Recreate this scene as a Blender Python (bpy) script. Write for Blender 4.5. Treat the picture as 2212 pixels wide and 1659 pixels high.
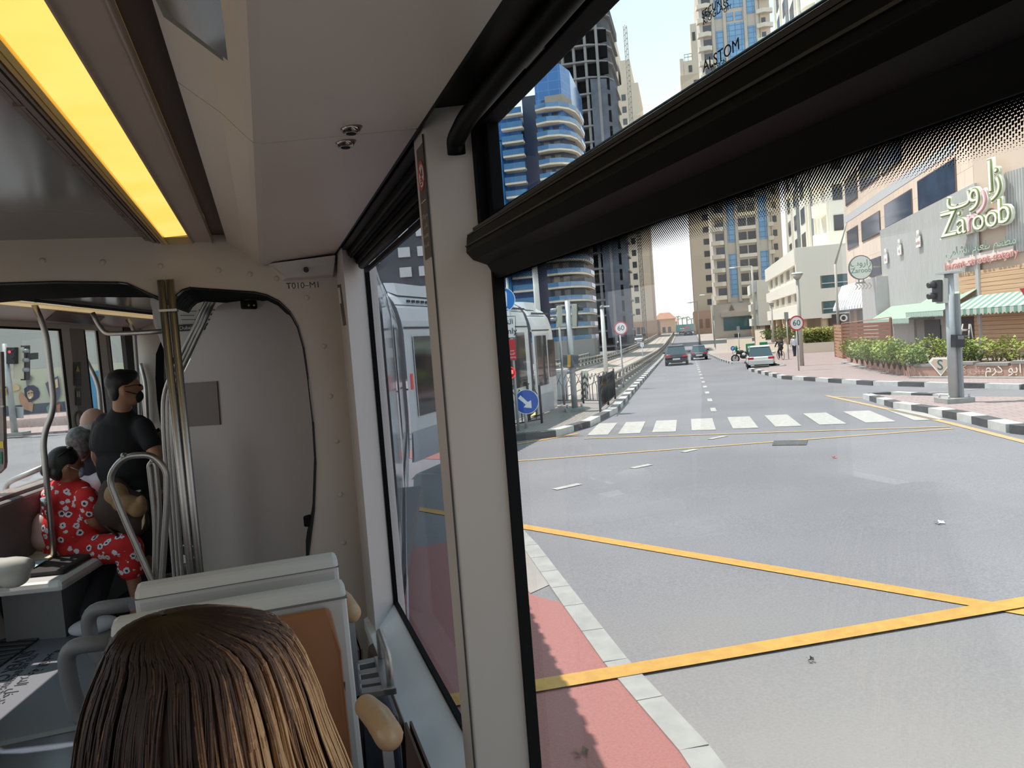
import bpy, bmesh, math, random
import numpy as np
from mathutils import Vector as V, Matrix
random.seed(7)
SC = bpy.context.scene
COL = SC.collection
for o in list(bpy.data.objects): bpy.data.objects.remove(o)
PI = math.pi
# ---------------------------------------------------------------- camera (tram axes: +Y forward, +X right, floor z=0)
PSI, TH, RHO, FPX = math.radians(18.32), math.radians(3.24), .0768, 1600.
CX, CY = 1106., 829.5
EYE = V((0, 0, 1.6))
FW = V((math.sin(PSI)*math.cos(TH), math.cos(PSI)*math.cos(TH), -math.sin(TH)))
_R0 = V((math.cos(PSI), -math.sin(PSI), 0)); _U0 = _R0.cross(FW)
XA = _R0*math.cos(RHO) - _U0*math.sin(RHO); YA = _U0*math.cos(RHO) + _R0*math.sin(RHO)
cd = bpy.data.cameras.new('camera'); cam = bpy.data.objects.new('camera', cd); COL.objects.link(cam)
cd.sensor_width = 36; cd.lens = FPX/2212*36; cd.clip_start = .02; cd.clip_end = 3000
m = Matrix((XA, YA, -FW)).transposed().to_4x4(); m.translation = EYE; cam.matrix_world = m
SC.camera = cam
# street axes: s along the street, t to its right
SA = math.radians(31.8)
SD = V((math.sin(SA), math.cos(SA), 0)); TD = V((math.cos(SA), -math.sin(SA), 0))
# ---------------------------------------------------------------- sky, sun, exposure
vs = SC.view_settings; vs.view_transform = 'Standard'; vs.look = 'None'; vs.gamma = 1; vs.use_curve_mapping = False; vs.exposure = 0
W = bpy.data.worlds.new('sky'); SC.world = W; W.use_nodes = True
nt = W.node_tree; bg = nt.nodes['Background']
tc = nt.nodes.new('ShaderNodeTexCoord'); sp = nt.nodes.new('ShaderNodeSeparateXYZ'); cr = nt.nodes.new('ShaderNodeValToRGB')
nt.links.new(tc.outputs['Generated'], sp.inputs[0]); nt.links.new(sp.outputs['Z'], cr.inputs[0]); nt.links.new(cr.outputs[0], bg.inputs[0])
e = cr.color_ramp.elements
e[0].position = 0; e[0].color = (.95, .96, .97, 1)
e[1].position = .45; e[1].color = (.62, .90, 1.0, 1)
q = cr.color_ramp.elements.new(.12); q.color = (.92, .97, 1, 1)
bg.inputs[1].default_value = 1.4
TO_SUN = (-TD*.93 + SD*.30); TO_SUN.normalize()
EL = math.radians(66)
SUNV = TO_SUN*math.cos(EL) + V((0, 0, math.sin(EL)))
sl = bpy.data.lights.new('sun', 'SUN'); sl.energy = 6.2; sl.angle = .009; sl.color = (1, .965, .9)
so = bpy.data.objects.new('sun', sl); COL.objects.link(so); so.rotation_euler = (-SUNV).to_track_quat('-Z', 'Y').to_euler(); so.location = (-20, 10, 60)
cy = SC.cycles; cy.max_bounces = 7; cy.diffuse_bounces = 4; cy.glossy_bounces = 3; cy.transmission_bounces = 3; cy.transparent_max_bounces = 14
cy.caustics_reflective = False; cy.caustics_refractive = False; cy.sample_clamp_indirect = 4
# ---------------------------------------------------------------- pixel helpers (a pixel becomes a point on a real plane)
def ray(px, py): return FW + XA*((px-CX)/FPX) - YA*((py-CY)/FPX)
def pl(px, py, ax, v):
    r = ray(px, py); return EYE + r*((v-EYE[ax])/r[ax])
def onp(px, py, p0, n):
    r = ray(px, py); return EYE + r*((V(p0)-EYE).dot(n)/r.dot(n))
FH = V((math.sin(PSI), math.cos(PSI), 0))
def at(px, py, d):
    r = ray(px, py); return EYE + r*(d/r.dot(FH))
PROF = [(-60, -.6), (0, -.6), (80, -1.35), (100, -1.45), (130, -1.2), (190, 0), (230, .5), (300, .6), (900, .6)]
_ps, _pz = [a for a, b in PROF], [b for a, b in PROF]
def gz(x, y): return float(np.interp(x*SD.x+y*SD.y, _ps, _pz))
def G(px, py, h=0.):
    r = ray(px, py); t = .5; lo = t
    while t < 600:
        p = EYE+r*t
        if p.z < gz(p.x, p.y)+h: break
        lo = t; t *= 1.01
    a, b = lo, t
    for _ in range(40):
        c = (a+b)/2; p = EYE+r*c
        if p.z < gz(p.x, p.y)+h: b = c
        else: a = c
    return EYE+r*b
def S(s, t, h=0.):
    p = SD*s+TD*t; return V((p.x, p.y, gz(p.x, p.y)+h))
def st(p): return p.dot(SD), p.dot(TD)
# ---------------------------------------------------------------- materials
def lin(c): return tuple(((x/255+.055)/1.055)**2.4 if x > 10 else x/255/12.92 for x in c)
MATS = {}
def mat(name, rgb, rough=.6, metal=0., var=0., scale=8., bump=0., emit=0., spec=.5, stretch=None, rgb2=None, det=4., coat=0.):
    if name in MATS: return MATS[name]
    m = bpy.data.materials.new(name); m.use_nodes = True; n = m.node_tree; b = n.nodes['Principled BSDF']
    c = lin(rgb); b.inputs['Base Color'].default_value = (*c, 1); b.inputs['Roughness'].default_value = rough
    b.inputs['Metallic'].default_value = metal; b.inputs['Specular IOR Level'].default_value = spec; b.inputs['Coat Weight'].default_value = coat
    if emit: b.inputs['Emission Color'].default_value = (*c, 1); b.inputs['Emission Strength'].default_value = emit
    if var or bump or rgb2:
        t = n.nodes.new('ShaderNodeTexCoord'); mp = n.nodes.new('ShaderNodeMapping'); nz = n.nodes.new('ShaderNodeTexNoise')
        n.links.new(t.outputs['Object'], mp.inputs[0]); n.links.new(mp.outputs[0], nz.inputs['Vector'])
        if stretch: mp.inputs['Scale'].default_value = stretch
        nz.inputs['Scale'].default_value = scale; nz.inputs['Detail'].default_value = det
        r = n.nodes.new('ShaderNodeValToRGB'); n.links.new(nz.outputs[0], r.inputs[0])
        c2 = lin(rgb2) if rgb2 else tuple(x*(1-var) for x in c)
        c1 = c if rgb2 else tuple(min(1, x*(1+var*.6)) for x in c)
        r.color_ramp.elements[0].position = .35; r.color_ramp.elements[1].position = .65
        r.color_ramp.elements[0].color = (*c2, 1); r.color_ramp.elements[1].color = (*c1, 1)
        if var or rgb2:
            n.links.new(r.outputs[0], b.inputs['Base Color'])
            if emit: n.links.new(r.outputs[0], b.inputs['Emission Color'])
        if bump:
            bp = n.nodes.new('ShaderNodeBump'); bp.inputs['Strength'].default_value = bump; bp.inputs['Distance'].default_value = .01
            n.links.new(nz.outputs[0], bp.inputs['Height']); n.links.new(bp.outputs[0], b.inputs['Normal'])
    MATS[name] = m; return m
def glassmat(name, tint=(1, 1, 1), refl=.06, frit=None):
    m = bpy.data.materials.new(name); m.use_nodes = True; n = m.node_tree; n.nodes.clear()
    o = n.nodes.new('ShaderNodeOutputMaterial'); tr = n.nodes.new('ShaderNodeBsdfTransparent'); gl = n.nodes.new('ShaderNodeBsdfGlossy'); mx = n.nodes.new('ShaderNodeMixShader')
    tr.inputs[0].default_value = (*tint, 1); gl.inputs['Roughness'].default_value = .01; gl.inputs[0].default_value = (.9, .95, 1, 1)
    lw = n.nodes.new('ShaderNodeFresnel'); lw.inputs[0].default_value = 1.45
    mu = n.nodes.new('ShaderNodeMath'); mu.operation = 'MULTIPLY'; mu.inputs[1].default_value = refl*2.2
    n.links.new(lw.outputs[0], mu.inputs[0]); n.links.new(mu.outputs[0], mx.inputs[0]); n.links.new(tr.outputs[0], mx.inputs[1]); n.links.new(gl.outputs[0], mx.inputs[2])
    last = mx.outputs[0]
    if frit:   # printed ceramic dots: black dots that shrink away from the frame (object z)
        z1, z0, pitch = frit
        t = n.nodes.new('ShaderNodeTexCoord'); s = n.nodes.new('ShaderNodeSeparateXYZ'); n.links.new(t.outputs['Object'], s.inputs[0])
        def mth(op, a, b=None):
            k = n.nodes.new('ShaderNodeMath'); k.operation = op
            for i, x in enumerate((a, b)):
                if x is None: continue
                if isinstance(x, (int, float)): k.inputs[i].default_value = x
                else: n.links.new(x, k.inputs[i])
            return k.outputs[0]
        g = mth('DIVIDE', mth('SUBTRACT', s.outputs['Z'], z0), z1-z0)          # 0 at the clear edge, 1 at the frame
        u = mth('MULTIPLY', mth('ADD', s.outputs['Y'], s.outputs['Z']), PI/pitch); v = mth('MULTIPLY', mth('SUBTRACT', s.outputs['Y'], s.outputs['Z']), PI/pitch)
        d = mth('MULTIPLY', mth('SINE', u), mth('SINE', v)); d = mth('ABSOLUTE', d)
        mask = mth('GREATER_THAN', d, mth('SUBTRACT', .98, mth('MULTIPLY', g, .98)))
        mask = mth('MULTIPLY', mask, mth('GREATER_THAN', g, 0.))
        bl = n.nodes.new('ShaderNodeBsdfDiffuse'); bl.inputs[0].default_value = (.004, .004, .005, 1)
        m2 = n.nodes.new('ShaderNodeMixShader'); n.links.new(mask, m2.inputs[0]); n.links.new(last, m2.inputs[1]); n.links.new(bl.outputs[0], m2.inputs[2]); last = m2.outputs[0]
    n.links.new(last, o.inputs[0]); MATS[name] = m; return m
# ---------------------------------------------------------------- mesh builder
class MB:
    def __init__(s): s.v = []; s.f = []; s.i = []; s.sm = []
    def add(s, vs, fs, mi=0, smooth=False):
        b = len(s.v); s.v += [tuple(x) for x in vs]
        for f in fs: s.f.append([b+k for k in f]); s.i.append(mi); s.sm.append(smooth)
        return s
    def hexa(s, a, mi=0):  # 8 points: bottom ring 0-3, top ring 4-7
        return s.add(a, [(0, 3, 2, 1), (4, 5, 6, 7), (0, 1, 5, 4), (1, 2, 6, 5), (2, 3, 7, 6), (3, 0, 4, 7)], mi)
    def box(s, x0, x1, y0, y1, z0, z1, mi=0):
        return s.hexa([(x0, y0, z0), (x1, y0, z0), (x1, y1, z0), (x0, y1, z0), (x0, y0, z1), (x1, y0, z1), (x1, y1, z1), (x0, y1, z1)], mi)
    def fb(s, o, u, v, w, mi=0):  # box from corner o with edge vectors
        o, u, v, w = V(o), V(u), V(v), V(w)
        if u.cross(v).dot(w) < 0: u, v = v, u
        return s.hexa([o, o+u, o+u+v, o+v, o+w, o+u+w, o+u+v+w, o+v+w], mi)
    def ext(s, poly, d, mi=0, mi2=None):  # prism: polygon + vector
        n = len(poly); d = V(d); a = [V(p) for p in poly]
        nr = V((0, 0, 0))
        for i in range(n): nr += a[i].cross(a[(i+1) % n])
        if nr.dot(d) < 0: a.reverse()
        s.add(a+[p+d for p in a], [list(range(n))[::-1]], mi if mi2 is None else mi2); b = len(s.v)-2*n
        s.f.append([b+n+k for k in range(n)]); s.i.append(mi); s.sm.append(False)
        for i in range(n):
            j = (i+1) % n; s.f.append([b+i, b+j, b+n+j, b+n+i]); s.i.append(mi); s.sm.append(False)
        return s
    def quad(s, a, b, c, d, mi=0): return s.add([a, b, c, d], [(0, 1, 2, 3)], mi)
    def tube(s, pts, r, n=8, mi=0, closed=False, cap=True):
        P = [V(p) for p in pts]; k = len(P); R = r if isinstance(r, (list, tuple)) else [r]*k
        rings = []; prev = None
        for i in range(k):
            if closed: t = P[(i+1) % k]-P[i-1]
            else: t = P[min(i+1, k-1)]-P[max(i-1, 0)]
            t.normalize()
            if prev is None:
                a = V((0, 0, 1)) if abs(t.z) < .9 else V((1, 0, 0)); x = t.cross(a).normalized()
            else: x = (prev-t*prev.dot(t)).normalized()
            prev = x; y = t.cross(x)
            rings.append([P[i]+(x*math.cos(2*PI*q/n)+y*math.sin(2*PI*q/n))*R[i] for q in range(n)])
        b = len(s.v); s.v += [tuple(p) for g in rings for p in g]
        for i in range(k if closed else k-1):
            j = (i+1) % k
            for q in range(n):
                q2 = (q+1) % n
                s.f.append([b+i*n+q, b+i*n+q2, b+j*n+q2, b+j*n+q]); s.i.append(mi); s.sm.append(True)
        if cap and not closed:
            s.f.append([b+q for q in range(n)][::-1]); s.i.append(mi); s.sm.append(False)
            s.f.append([b+(k-1)*n+q for q in range(n)]); s.i.append(mi); s.sm.append(False)
        return s
    def cyl(s, a, b, r, r2=None, n=12, mi=0): return s.tube([a, b], [r, r if r2 is None else r2], n, mi)
    def ell(s, c, r, n=14, m=9, mi=0, rot=None):
        c = V(c); vs = []; fs = []
        for i in range(m+1):
            th = PI*i/m
            for j in range(n):
                ph = 2*PI*j/n; p = V((r[0]*math.sin(th)*math.cos(ph), r[1]*math.sin(th)*math.sin(ph), r[2]*math.cos(th)))
                if rot is not None: p = rot @ p
                vs.append(c+p)
        for i in range(m):
            for j in range(n): fs.append((i*n+j, (i+1)*n+j, (i+1)*n+(j+1) % n, i*n+(j+1) % n))
        return s.add(vs, fs, mi, True)
    def disc(s, c, nrm, r, th=.004, n=28, mi=0, r0=0.):
        c = V(c); nrm = V(nrm).normalized(); a = V((0, 0, 1)) if abs(nrm.z) < .9 else V((1, 0, 0)); x = nrm.cross(a).normalized(); y = nrm.cross(x)
        ring = lambda rr: [c+(x*math.cos(2*PI*q/n)+y*math.sin(2*PI*q/n))*rr for q in range(n)]
        if r0 == 0: return s.ext(ring(r), nrm*th, mi)
        o, i_ = ring(r), ring(r0); d = nrm*th
        for q in range(n):
            j = (q+1) % n
            s.add([o[q], o[j], i_[j], i_[q], o[q]+d, o[j]+d, i_[j]+d, i_[q]+d], [(0, 1, 2, 3), (7, 6, 5, 4), (0, 4, 5, 1), (2, 6, 7, 3)], mi)
        return s
    def build(s, name, mats, parent=None, bevel=0., flat=False, auto=35):
        me = bpy.data.meshes.new(name); o = MBOBJ(name, me, parent)
        org = V((0, 0, 0))
        if parent is None and s.v:
            xs = np.array(s.v); c = (xs.min(0)+xs.max(0))/2; org = V((c[0], c[1], xs[:, 2].min())) if CENTER else org
        me.from_pydata([(V(p)-org) for p in s.v], [], s.f)
        for q in (mats if isinstance(mats, (list, tuple)) else [mats]): me.materials.append(q)
        me.polygons.foreach_set('material_index', s.i); me.polygons.foreach_set('use_smooth', s.sm)
        bm = bmesh.new(); bm.from_mesh(me); bmesh.ops.recalc_face_normals(bm, faces=bm.faces); bm.to_mesh(me); bm.free()
        me.update(); o.location = org
        if bevel:
            bv = o.modifiers.new('bevel', 'BEVEL'); bv.width = bevel; bv.segments = 2; bv.limit_method = 'ANGLE'
        return o
CENTER = False
def MBOBJ(name, data, parent=None):
    o = bpy.data.objects.new(name, data); COL.objects.link(o)
    if parent is not None: o.parent = parent
    return o
def tag(o, label=None, cat=None, group=None, kind=None):
    if label: o['label'] = label
    if cat: o['category'] = cat
    if group: o['group'] = group
    if kind: o['kind'] = kind
    return o
def thing(name, label, cat, loc=(0, 0, 0), rz=0., group=None):
    o = MBOBJ(name, None); o.location = loc; o.rotation_euler = (0, 0, rz); o.empty_display_size = .1
    return tag(o, label, cat, group)
def struct(name, mb, mats, bevel=0.): return tag(mb.build(name, mats, None, bevel), kind='structure')
def kids(o): return [c for c in bpy.data.objects if c.parent == o]
def dup(root, loc=None, rz=None, label=None, group=None):
    r = root.copy(); COL.objects.link(r)
    if loc is not None: r.location = loc
    if rz is not None: r.rotation_euler = (0, 0, rz)
    if label: r['label'] = label
    if group: r['group'] = group
    for c in CH.get(root.name, []) or kids(root):
        k = c.copy(); COL.objects.link(k); k.parent = r
        for g in kids(c):
            h = g.copy(); COL.objects.link(h); h.parent = k
    return r
CH = {}
def rnd(pts, r, seg=5):  # round the corners of a polyline
    P = [V(p) for p in pts]; out = [P[0]]
    for i in range(1, len(P)-1):
        a, b, c = P[i-1], P[i], P[i+1]; d1, d2 = (a-b), (c-b); k = min(r, d1.length*.45, d2.length*.45)
        p, q = b+d1.normalized()*k, b+d2.normalized()*k
        for j in range(seg+1):
            t = j/seg; out.append(p*(1-t)**2+b*2*t*(1-t)+q*t*t)
    return out+[P[-1]]
def text(body, size, m, origin, xdir, ydir, parent=None, name='lettering', align='CENTER', ext=.001, off=.001):
    cu = bpy.data.curves.new(name, 'FONT'); cu.body = body; cu.size = size; cu.align_x = align; cu.align_y = 'CENTER'; cu.extrude = ext; cu.resolution_u = 3
    tmp = bpy.data.objects.new('tmp', cu); COL.objects.link(tmp)
    dg = bpy.context.evaluated_depsgraph_get(); dg.update()
    me = bpy.data.meshes.new_from_object(tmp.evaluated_get(dg)); bpy.data.objects.remove(tmp); bpy.data.curves.remove(cu)
    x, y = V(xdir).normalized(), V(ydir).normalized(); z = x.cross(y).normalized(); y = z.cross(x)
    M = Matrix((x, y, z)).transposed().to_4x4(); M.translation = V(origin)+z*off
    me.transform(M); me.materials.clear(); me.materials.append(m); me.name = name
    return MBOBJ(name, me, parent)
def blob(prims, voxel, mats, name, parent=None, pick=None, smooth=6):
    """prims: ('c',p0,p1,r0,r1) capsules and ('e',centre,radii[,rot]) ellipsoids, fused into one continuous skin"""
    mb = MB()
    for p in prims:
        if p[0] == 'c':
            a, b = V(p[1]), V(p[2]); mb.tube([a, b], [p[3], p[4]], 12)
            mb.ell(a, (p[3],)*3, 12, 8); mb.ell(b, (p[4],)*3, 12, 8)
        else: mb.ell(p[1], p[2], 18, 12, 0, p[3] if len(p) > 3 else None)
    o = mb.build('tmp', [])
    r = o.modifiers.new('r', 'REMESH'); r.mode = 'VOXEL'; r.voxel_size = voxel
    k = o.modifiers.new('s', 'SMOOTH'); k.iterations = smooth; k.factor = .5
    dg = bpy.context.evaluated_depsgraph_get(); dg.update()
    me = bpy.data.meshes.new_from_object(o.evaluated_get(dg)); bpy.data.objects.remove(o)
    me.materials.clear()
    for q in (mats if isinstance(mats, (list, tuple)) else [mats]): me.materials.append(q)
    me.polygons.foreach_set('use_smooth', [True]*len(me.polygons))
    if pick: me.polygons.foreach_set('material_index', [pick(f.center) for f in me.polygons])
    me.name = name
    return MBOBJ(name, me, parent)
def local(o, root):  # world-space mesh data -> root's own axes
    M = (Matrix.Translation(root.location) @ Matrix.Rotation(root.rotation_euler[2], 4, 'Z')).inverted(); o.data.transform(M)
    return o
class Th:
    """a thing whose parts are drawn in world coordinates and then stored in the thing's own axes"""
    def __init__(s, name, label, cat, loc, rz=0., group=None):
        s.r = thing(name, label, cat, loc, rz, group); s.M = (Matrix.Translation(V(loc)) @ Matrix.Rotation(rz, 4, 'Z')).inverted()
    def part(s, name, mb, mats, bevel=0., parent=None, label=None):
        o = mb.build(name, mats, parent or s.r, bevel); o.data.transform(s.M)
        if label: o['label'] = label
        return o
    def txt(s, *a, parent=None, **k):
        o = text(*a, parent=parent or s.r, **k); o.data.transform(s.M); return o
    def blob(s, *a, parent=None, **k):
        o = blob(*a, parent=parent or s.r, **k); o.data.transform(s.M); return o
def one(name, mb, mats, label, cat, group=None, bevel=0.):
    global CENTER
    CENTER = True; o = mb.build(name, mats, None, bevel); CENTER = False
    return tag(o, label, cat, group)
# ================================================================ TRAM SETTING
white = mat('tram_white_laminate', (197, 188, 184), .42, var=.03, scale=2)
cream = mat('tram_ceiling_panel', (202, 187, 178), .4, var=.03, scale=2)
brownp = mat('tram_brown_ceiling', (172, 154, 142), .38, var=.04, scale=3)
greyw = mat('tram_bulkhead_grey', (186, 175, 166), .5, var=.03, scale=3)
pane_grey = mat('gangway_panel_grey', (166, 156, 154), .33, var=.03, scale=2)
black = mat('black_rubber', (7, 6, 7), .7, spec=.15)
blackp = mat('black_painted_metal', (6, 5, 6), .5, spec=.14)
dark = mat('dark_trim', (30, 26, 26), .5)
steel = mat('brushed_steel', (186, 182, 178), .42, 1., var=.06, scale=40, stretch=(1, 1, .05))
floorm = mat('tram_floor_vinyl', (128, 130, 138), .42, var=.10, scale=260, det=1)
floor2 = mat('tram_floor_dark', (84, 90, 102), .22, var=.08, scale=200, det=1)
glossc = mat('ceiling_centre_gloss', (120, 118, 116), .16, var=.02)
glass = glassmat('window_glass', (.985, .975, .975), .05)
glassf = glassmat('window_glass_fritted', (.985, .972, .975), .05, (1.738, 1.703, .0042))
glass2 = glassmat('window_glass_tinted', (.76, .75, .78), .05)
glassl = glassmat('left_window_glass', (.93, .91, .9), .05)
strip = mat('led_diffuser', (255, 228, 122), .4, emit=1.0, rgb2=(250, 216, 100), scale=3)
Y0, Y1 = -2.3, 3.5
XL = -1.92
# floor
struct('floor', MB().box(XL-.1, .40, Y0, 3.76, -.12, 0), floor2)
struct('floor_gangway', MB().box(-2.05, .40, 3.80, 5.25, -.12, 0), floorm)
struct('trim_1', MB().box(-1.75, .12, 3.755, 3.805, -.10, .004), mat('threshold_strip', (150, 150, 150), .4, .6))
# ceiling profile, extruded along the module
def run(name, prof, m, th=(0, 0, .02), y0=Y0, y1=Y1, **k):
    mb = MB()
    for (xa, za), (xb, zb) in zip(prof[:-1], prof[1:]):
        d = V((xb-xa, 0, zb-za)).normalized(); nrm = V((-d.z, 0, d.x)); nrm = nrm if nrm.z > 0 else -nrm
        mb.fb((xa, y0, za), (xb-xa, 0, zb-za), (0, y1-y0, 0), nrm*.02)
    return struct(name, mb, m, **k)
run('ceiling', [(-1.13, 2.165), (-.43, 2.165)], glossc)
run('ceiling_brown', [(-.247, 2.136), (-.163, 2.133)], brownp)
run('ceiling_brown_left', [(-1.397, 2.133), (-1.313, 2.136)], brownp)
struct('trim_2', MB().box(-.168, -.164, Y0, Y1, 2.128, 2.14).box(-.247, -.243, Y0, Y1, 2.13, 2.16), brownp)
struct('ceiling_groove', MB().box(-.165, -.10, Y0, Y1, 2.165, 2.185).box(-1.46, -1.395, Y0, Y1, 2.165, 2.185), mat('groove_brown', (92, 74, 66), .5))
# cant panels (soffit): in two lengths with a joint
yj = pl(757, 293, 2, 2.04).y
prof = [(-.106, 2.135), (-.034, 2.079), (.008, 2.034), (.019, 2.024), (.034, 2.022), (.345, 2.056)]
for nm, a, b in (('ceiling_cant_front', yj+.0025, Y1), ('ceiling_cant_rear', Y0, yj-.0025)):
    run(nm, prof, cream, y0=a, y1=b)
struct('trim_joint', MB().box(-.1, .34, yj-.003, yj+.003, 2.145, 2.15), dark)
run('ceiling_cant_left', [(-1.56-.345, 2.056), (-1.56-.034, 2.022), (-1.56-.019, 2.024), (-1.56+.106, 2.135)], cream)
struct('ceiling_roof', MB().box(-2.06, .5, Y0, Y1, 2.26, 2.9), white)
# light strip
lt = Th('ceiling_light', 'long glowing warm yellow light strip running along the ceiling', 'light', (-.29, 1, 2.14))
lt.part('diffuser', MB().fb((-.335, Y0+.1, 2.128), (.092, 0, .008), (0, Y1-.30-Y0, 0), (0, 0, .012)), strip)
lt.part('side_reflector', MB().box(-.352, -.339, Y0+.1, Y1-.02, 2.124, 2.15).box(-.337, -.246, Y1-.18, Y1-.01, 2.131, 2.14), mat('reflector_warm', (226, 190, 110), .4))
l2 = Th('ceiling_light', 'second glowing light strip on the far side of the ceiling', 'light', (-1.27, 1, 2.14))
l2.part('diffuser', MB().box(-1.312, -1.226, Y0+.1, Y1-.02, 2.13, 2.142), strip)
# linear air grille: slats and dark slots
gr = Th('air_grille', 'slatted dark air grille beside the yellow ceiling light', 'vent', (-.39, 1, 2.14))
gr.part('slot_backing', MB().box(-.43, -.352, Y0, Y1-.004, 2.16, 2.164), black)
gb = mat('grille_brown', (118, 102, 92), .4)
for k, (xa, w, z) in enumerate(((-.366, .009, 2.128), (-.381, .006, 2.134), (-.4, .012, 2.136), (-.414, .007, 2.142), (-.43, .012, 2.146))):
    gr.part('slat', MB().box(xa, xa+w, Y0, Y1-.004, z, z+.012), mat('grille_warm', (206, 168, 100), .4) if k == 0 else gb)
y = -.2
while y < 3.45: gr.part('cross_rib', MB().box(-.424, -.356, y, y+.006, 2.14, 2.158), gb); y += .24
# black window head above the right windows
struct('trim_window_head', MB().box(.342, .352, Y0, Y1, 2.056, 2.26).box(.352, .50, Y0, Y1, 2.10, 2.26), blackp)
# right wall: inner face x=.36, glass x=.49
xi, xg, xo = .36, .49, .53
sz = .43
mb = MB()
mb.fb((.345, Y0, .0), (.02, 0, 0), (0, Y1-Y0, 0), (0, 0, .36)); mb.box(.365, xo, Y0, Y1, -.5, .30)
struct('wall_right', mb, white, .004)
mb = MB()
mb.ext([(.335, Y0, .30), (.36, Y0, .36), (.375, Y0, .372), (.475, Y0, sz-.012), (.475, Y0, .30)], (0, 1.57-Y0, 0))
mb.ext([(.335, 1.57, .30), (.335, 1.57, .355), (.375, 1.57, .372), (.475, 1.57, sz-.012), (.475, 1.57, .30)], (0, Y1-1.57, 0))
struct('trim_sill', mb, mat('sill_skylit_white', (228, 228, 230), .4, var=.02, scale=3), .004)  # paler than the wall white: sky light on the sill put into its colour
# main pillar, with a shadow-gap joint, and the front corner pillar
pil = MB()
pil.ext([(.36, 1.655, .3), (.36, 1.555, .3), (.366, 1.55, .3), (.475, 1.50, .3), (.488, 1.512, .3), (xo, 1.66, .3), (xo, 1.70, .3), (.40, 1.66, .3)], (0, 0, 1.82))
struct('wall_pillar', pil, white, .004)
struct('trim_3', MB().box(.3575, .3605, 1.552, 1.5545, .372, 2.05), dark)
struct('wall_corner', MB().ext([(.36, 3.27, 0), (.352, 3.5, 0), (xo, 3.5, 0), (xo, 3.47, 0), (.475, 3.44, 0)], (0, 0, 2.12)), white, .004)
# window 2 (between the pillars): black rubber seal, tinted glass, black head with blind
w2 = tag(MB().box(.4895, .4925, 1.64, 3.47, sz-.01, 2.06).build('window_2', glass2), kind='structure')
s2 = MB()
for a in (((.474, 3.425, .36), (.018, 0, 0), (0, .022, 0), (0, 0, 1.75)), ((.474, 1.62, sz-.02), (.018, 0, 0), (0, 1.83, 0), (0, 0, .022))): s2.fb(*a)
s2.build('window_seal', black, w2)
h2 = MB().box(.39, .488, 1.66, 3.40, 2.03, 2.10).box(.43, .487, 1.66, 3.39, 2.0, 2.03).box(.36, .39, 1.66, 3.36, 2.052, 2.10)
h2.build('window_head', blackp, w2, .003)
gr2 = MB()
for k in range(4): gr2.box(.40+.018*k, .408+.018*k, 1.67, 3.38, 2.024-.004*k, 2.031)
gr2.build('window_guide', black, w2)
bl = Th('roller_blind', 'rolled black blind at the top of the narrow forward window', 'blind', (.45, 2.5, 2.0))
bl.part('roller', MB().cyl((.452, 1.67, 1.992), (.452, 3.36, 1.992), .017, n=16), blackp)
bl.part('bottom_bar', MB().box(.462, .474, 1.68, 3.35, 1.957, 1.975), blackp)
# window 1 (the big one): lower fixed pane with dotted print, hopper pane above
w1 = tag(MB().box(.4895, .4925, Y0+.2, 1.506, .25, 1.742).build('window_1', glassf), kind='structure')
MB().box(.4895, .4925, Y0+.2, 1.50, 1.885, 2.052).build('upper_pane', glass, w1)
fr = MB().box(.470, .494, 1.490, 1.506, .3, 1.76)
fr.build('window_seal', black, w1)
uf = MB().box(.452, .50, 1.485, 1.545, 1.80, 2.10).box(.47, .498, 1.46, 1.49, 1.80, 2.10).box(.46, .50, Y0, 1.5, 2.048, 2.10).box(.478, .498, Y0, 1.5, 1.85, 1.868)
uf.build('hopper_frame', mat('frame_matte_black', (7, 6, 7), .75, spec=.12), w1, .003)
tb = MB().ext([(.418, Y0, 1.792), (.422, Y0, 1.824), (.452, Y0, 1.850), (.498, Y0, 1.862), (.498, Y0, 1.74), (.478, Y0, 1.735), (.462, Y0, 1.765), (.432, Y0, 1.776)], (0, 1.5-Y0, 0))
tb.build('transom', blackp, w1, .002)
tl = MB().box(.4165, .420, Y0, 1.497, 1.803, 1.806).box(.4225, .4275, Y0, 1.497, 1.8255, 1.8285).box(.436, .441, Y0, 1.497, 1.837, 1.8425)
tl.build('transom_rib', dark, w1)
MB().cyl((.484, Y0, 1.872), (.484, 1.49, 1.872), .0018, n=8).build('pane_edge', mat('edge_steel', (150, 165, 170), .25, 1.), w1)
rb = Th('roller_blind', 'rolled black blind with rounded end above the big window', 'blind', (.42, 0, 2.02))
pts = rnd([(.415, 1.50, 1.995), (.412, 1.49, 2.02), (.412, 1.40, 2.036), (.412, Y0, 2.036)], .04)
rb.part('roller', MB().tube(pts, .019, 14), blackp)
rb.part('latch', MB().fb(pl(1132, 148, 0, .455), (0, -.085, .0), (.001, 0, .016), (.008, 0, 0)), mat('latch_grey', (120, 118, 116), .5))
# makers' marks on the upper pane
ink = mat('printed_ink', (22, 22, 28), .6)
gm = Th('glass_marking', 'small dark printed maker marks on the upper window pane', 'glass marking', (.489, .8, 1.9))
def gt(body, px, py, size, **k):
    p = pl(px, py, 0, .4885); gm.txt(body, size, ink, p, (0, -1, 0), (0, 0, 1), off=.0003, ext=.0002, **k)
gt('ALSTOM', 1557, 121, .0175); gt('DESIGN', 1553, 141, .008); gt('SECURITE', 1545, 12, .0115); gt('RIOGLASS', 1546, 28, .0105); gt('CITY', 1572, 19, .006)
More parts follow.
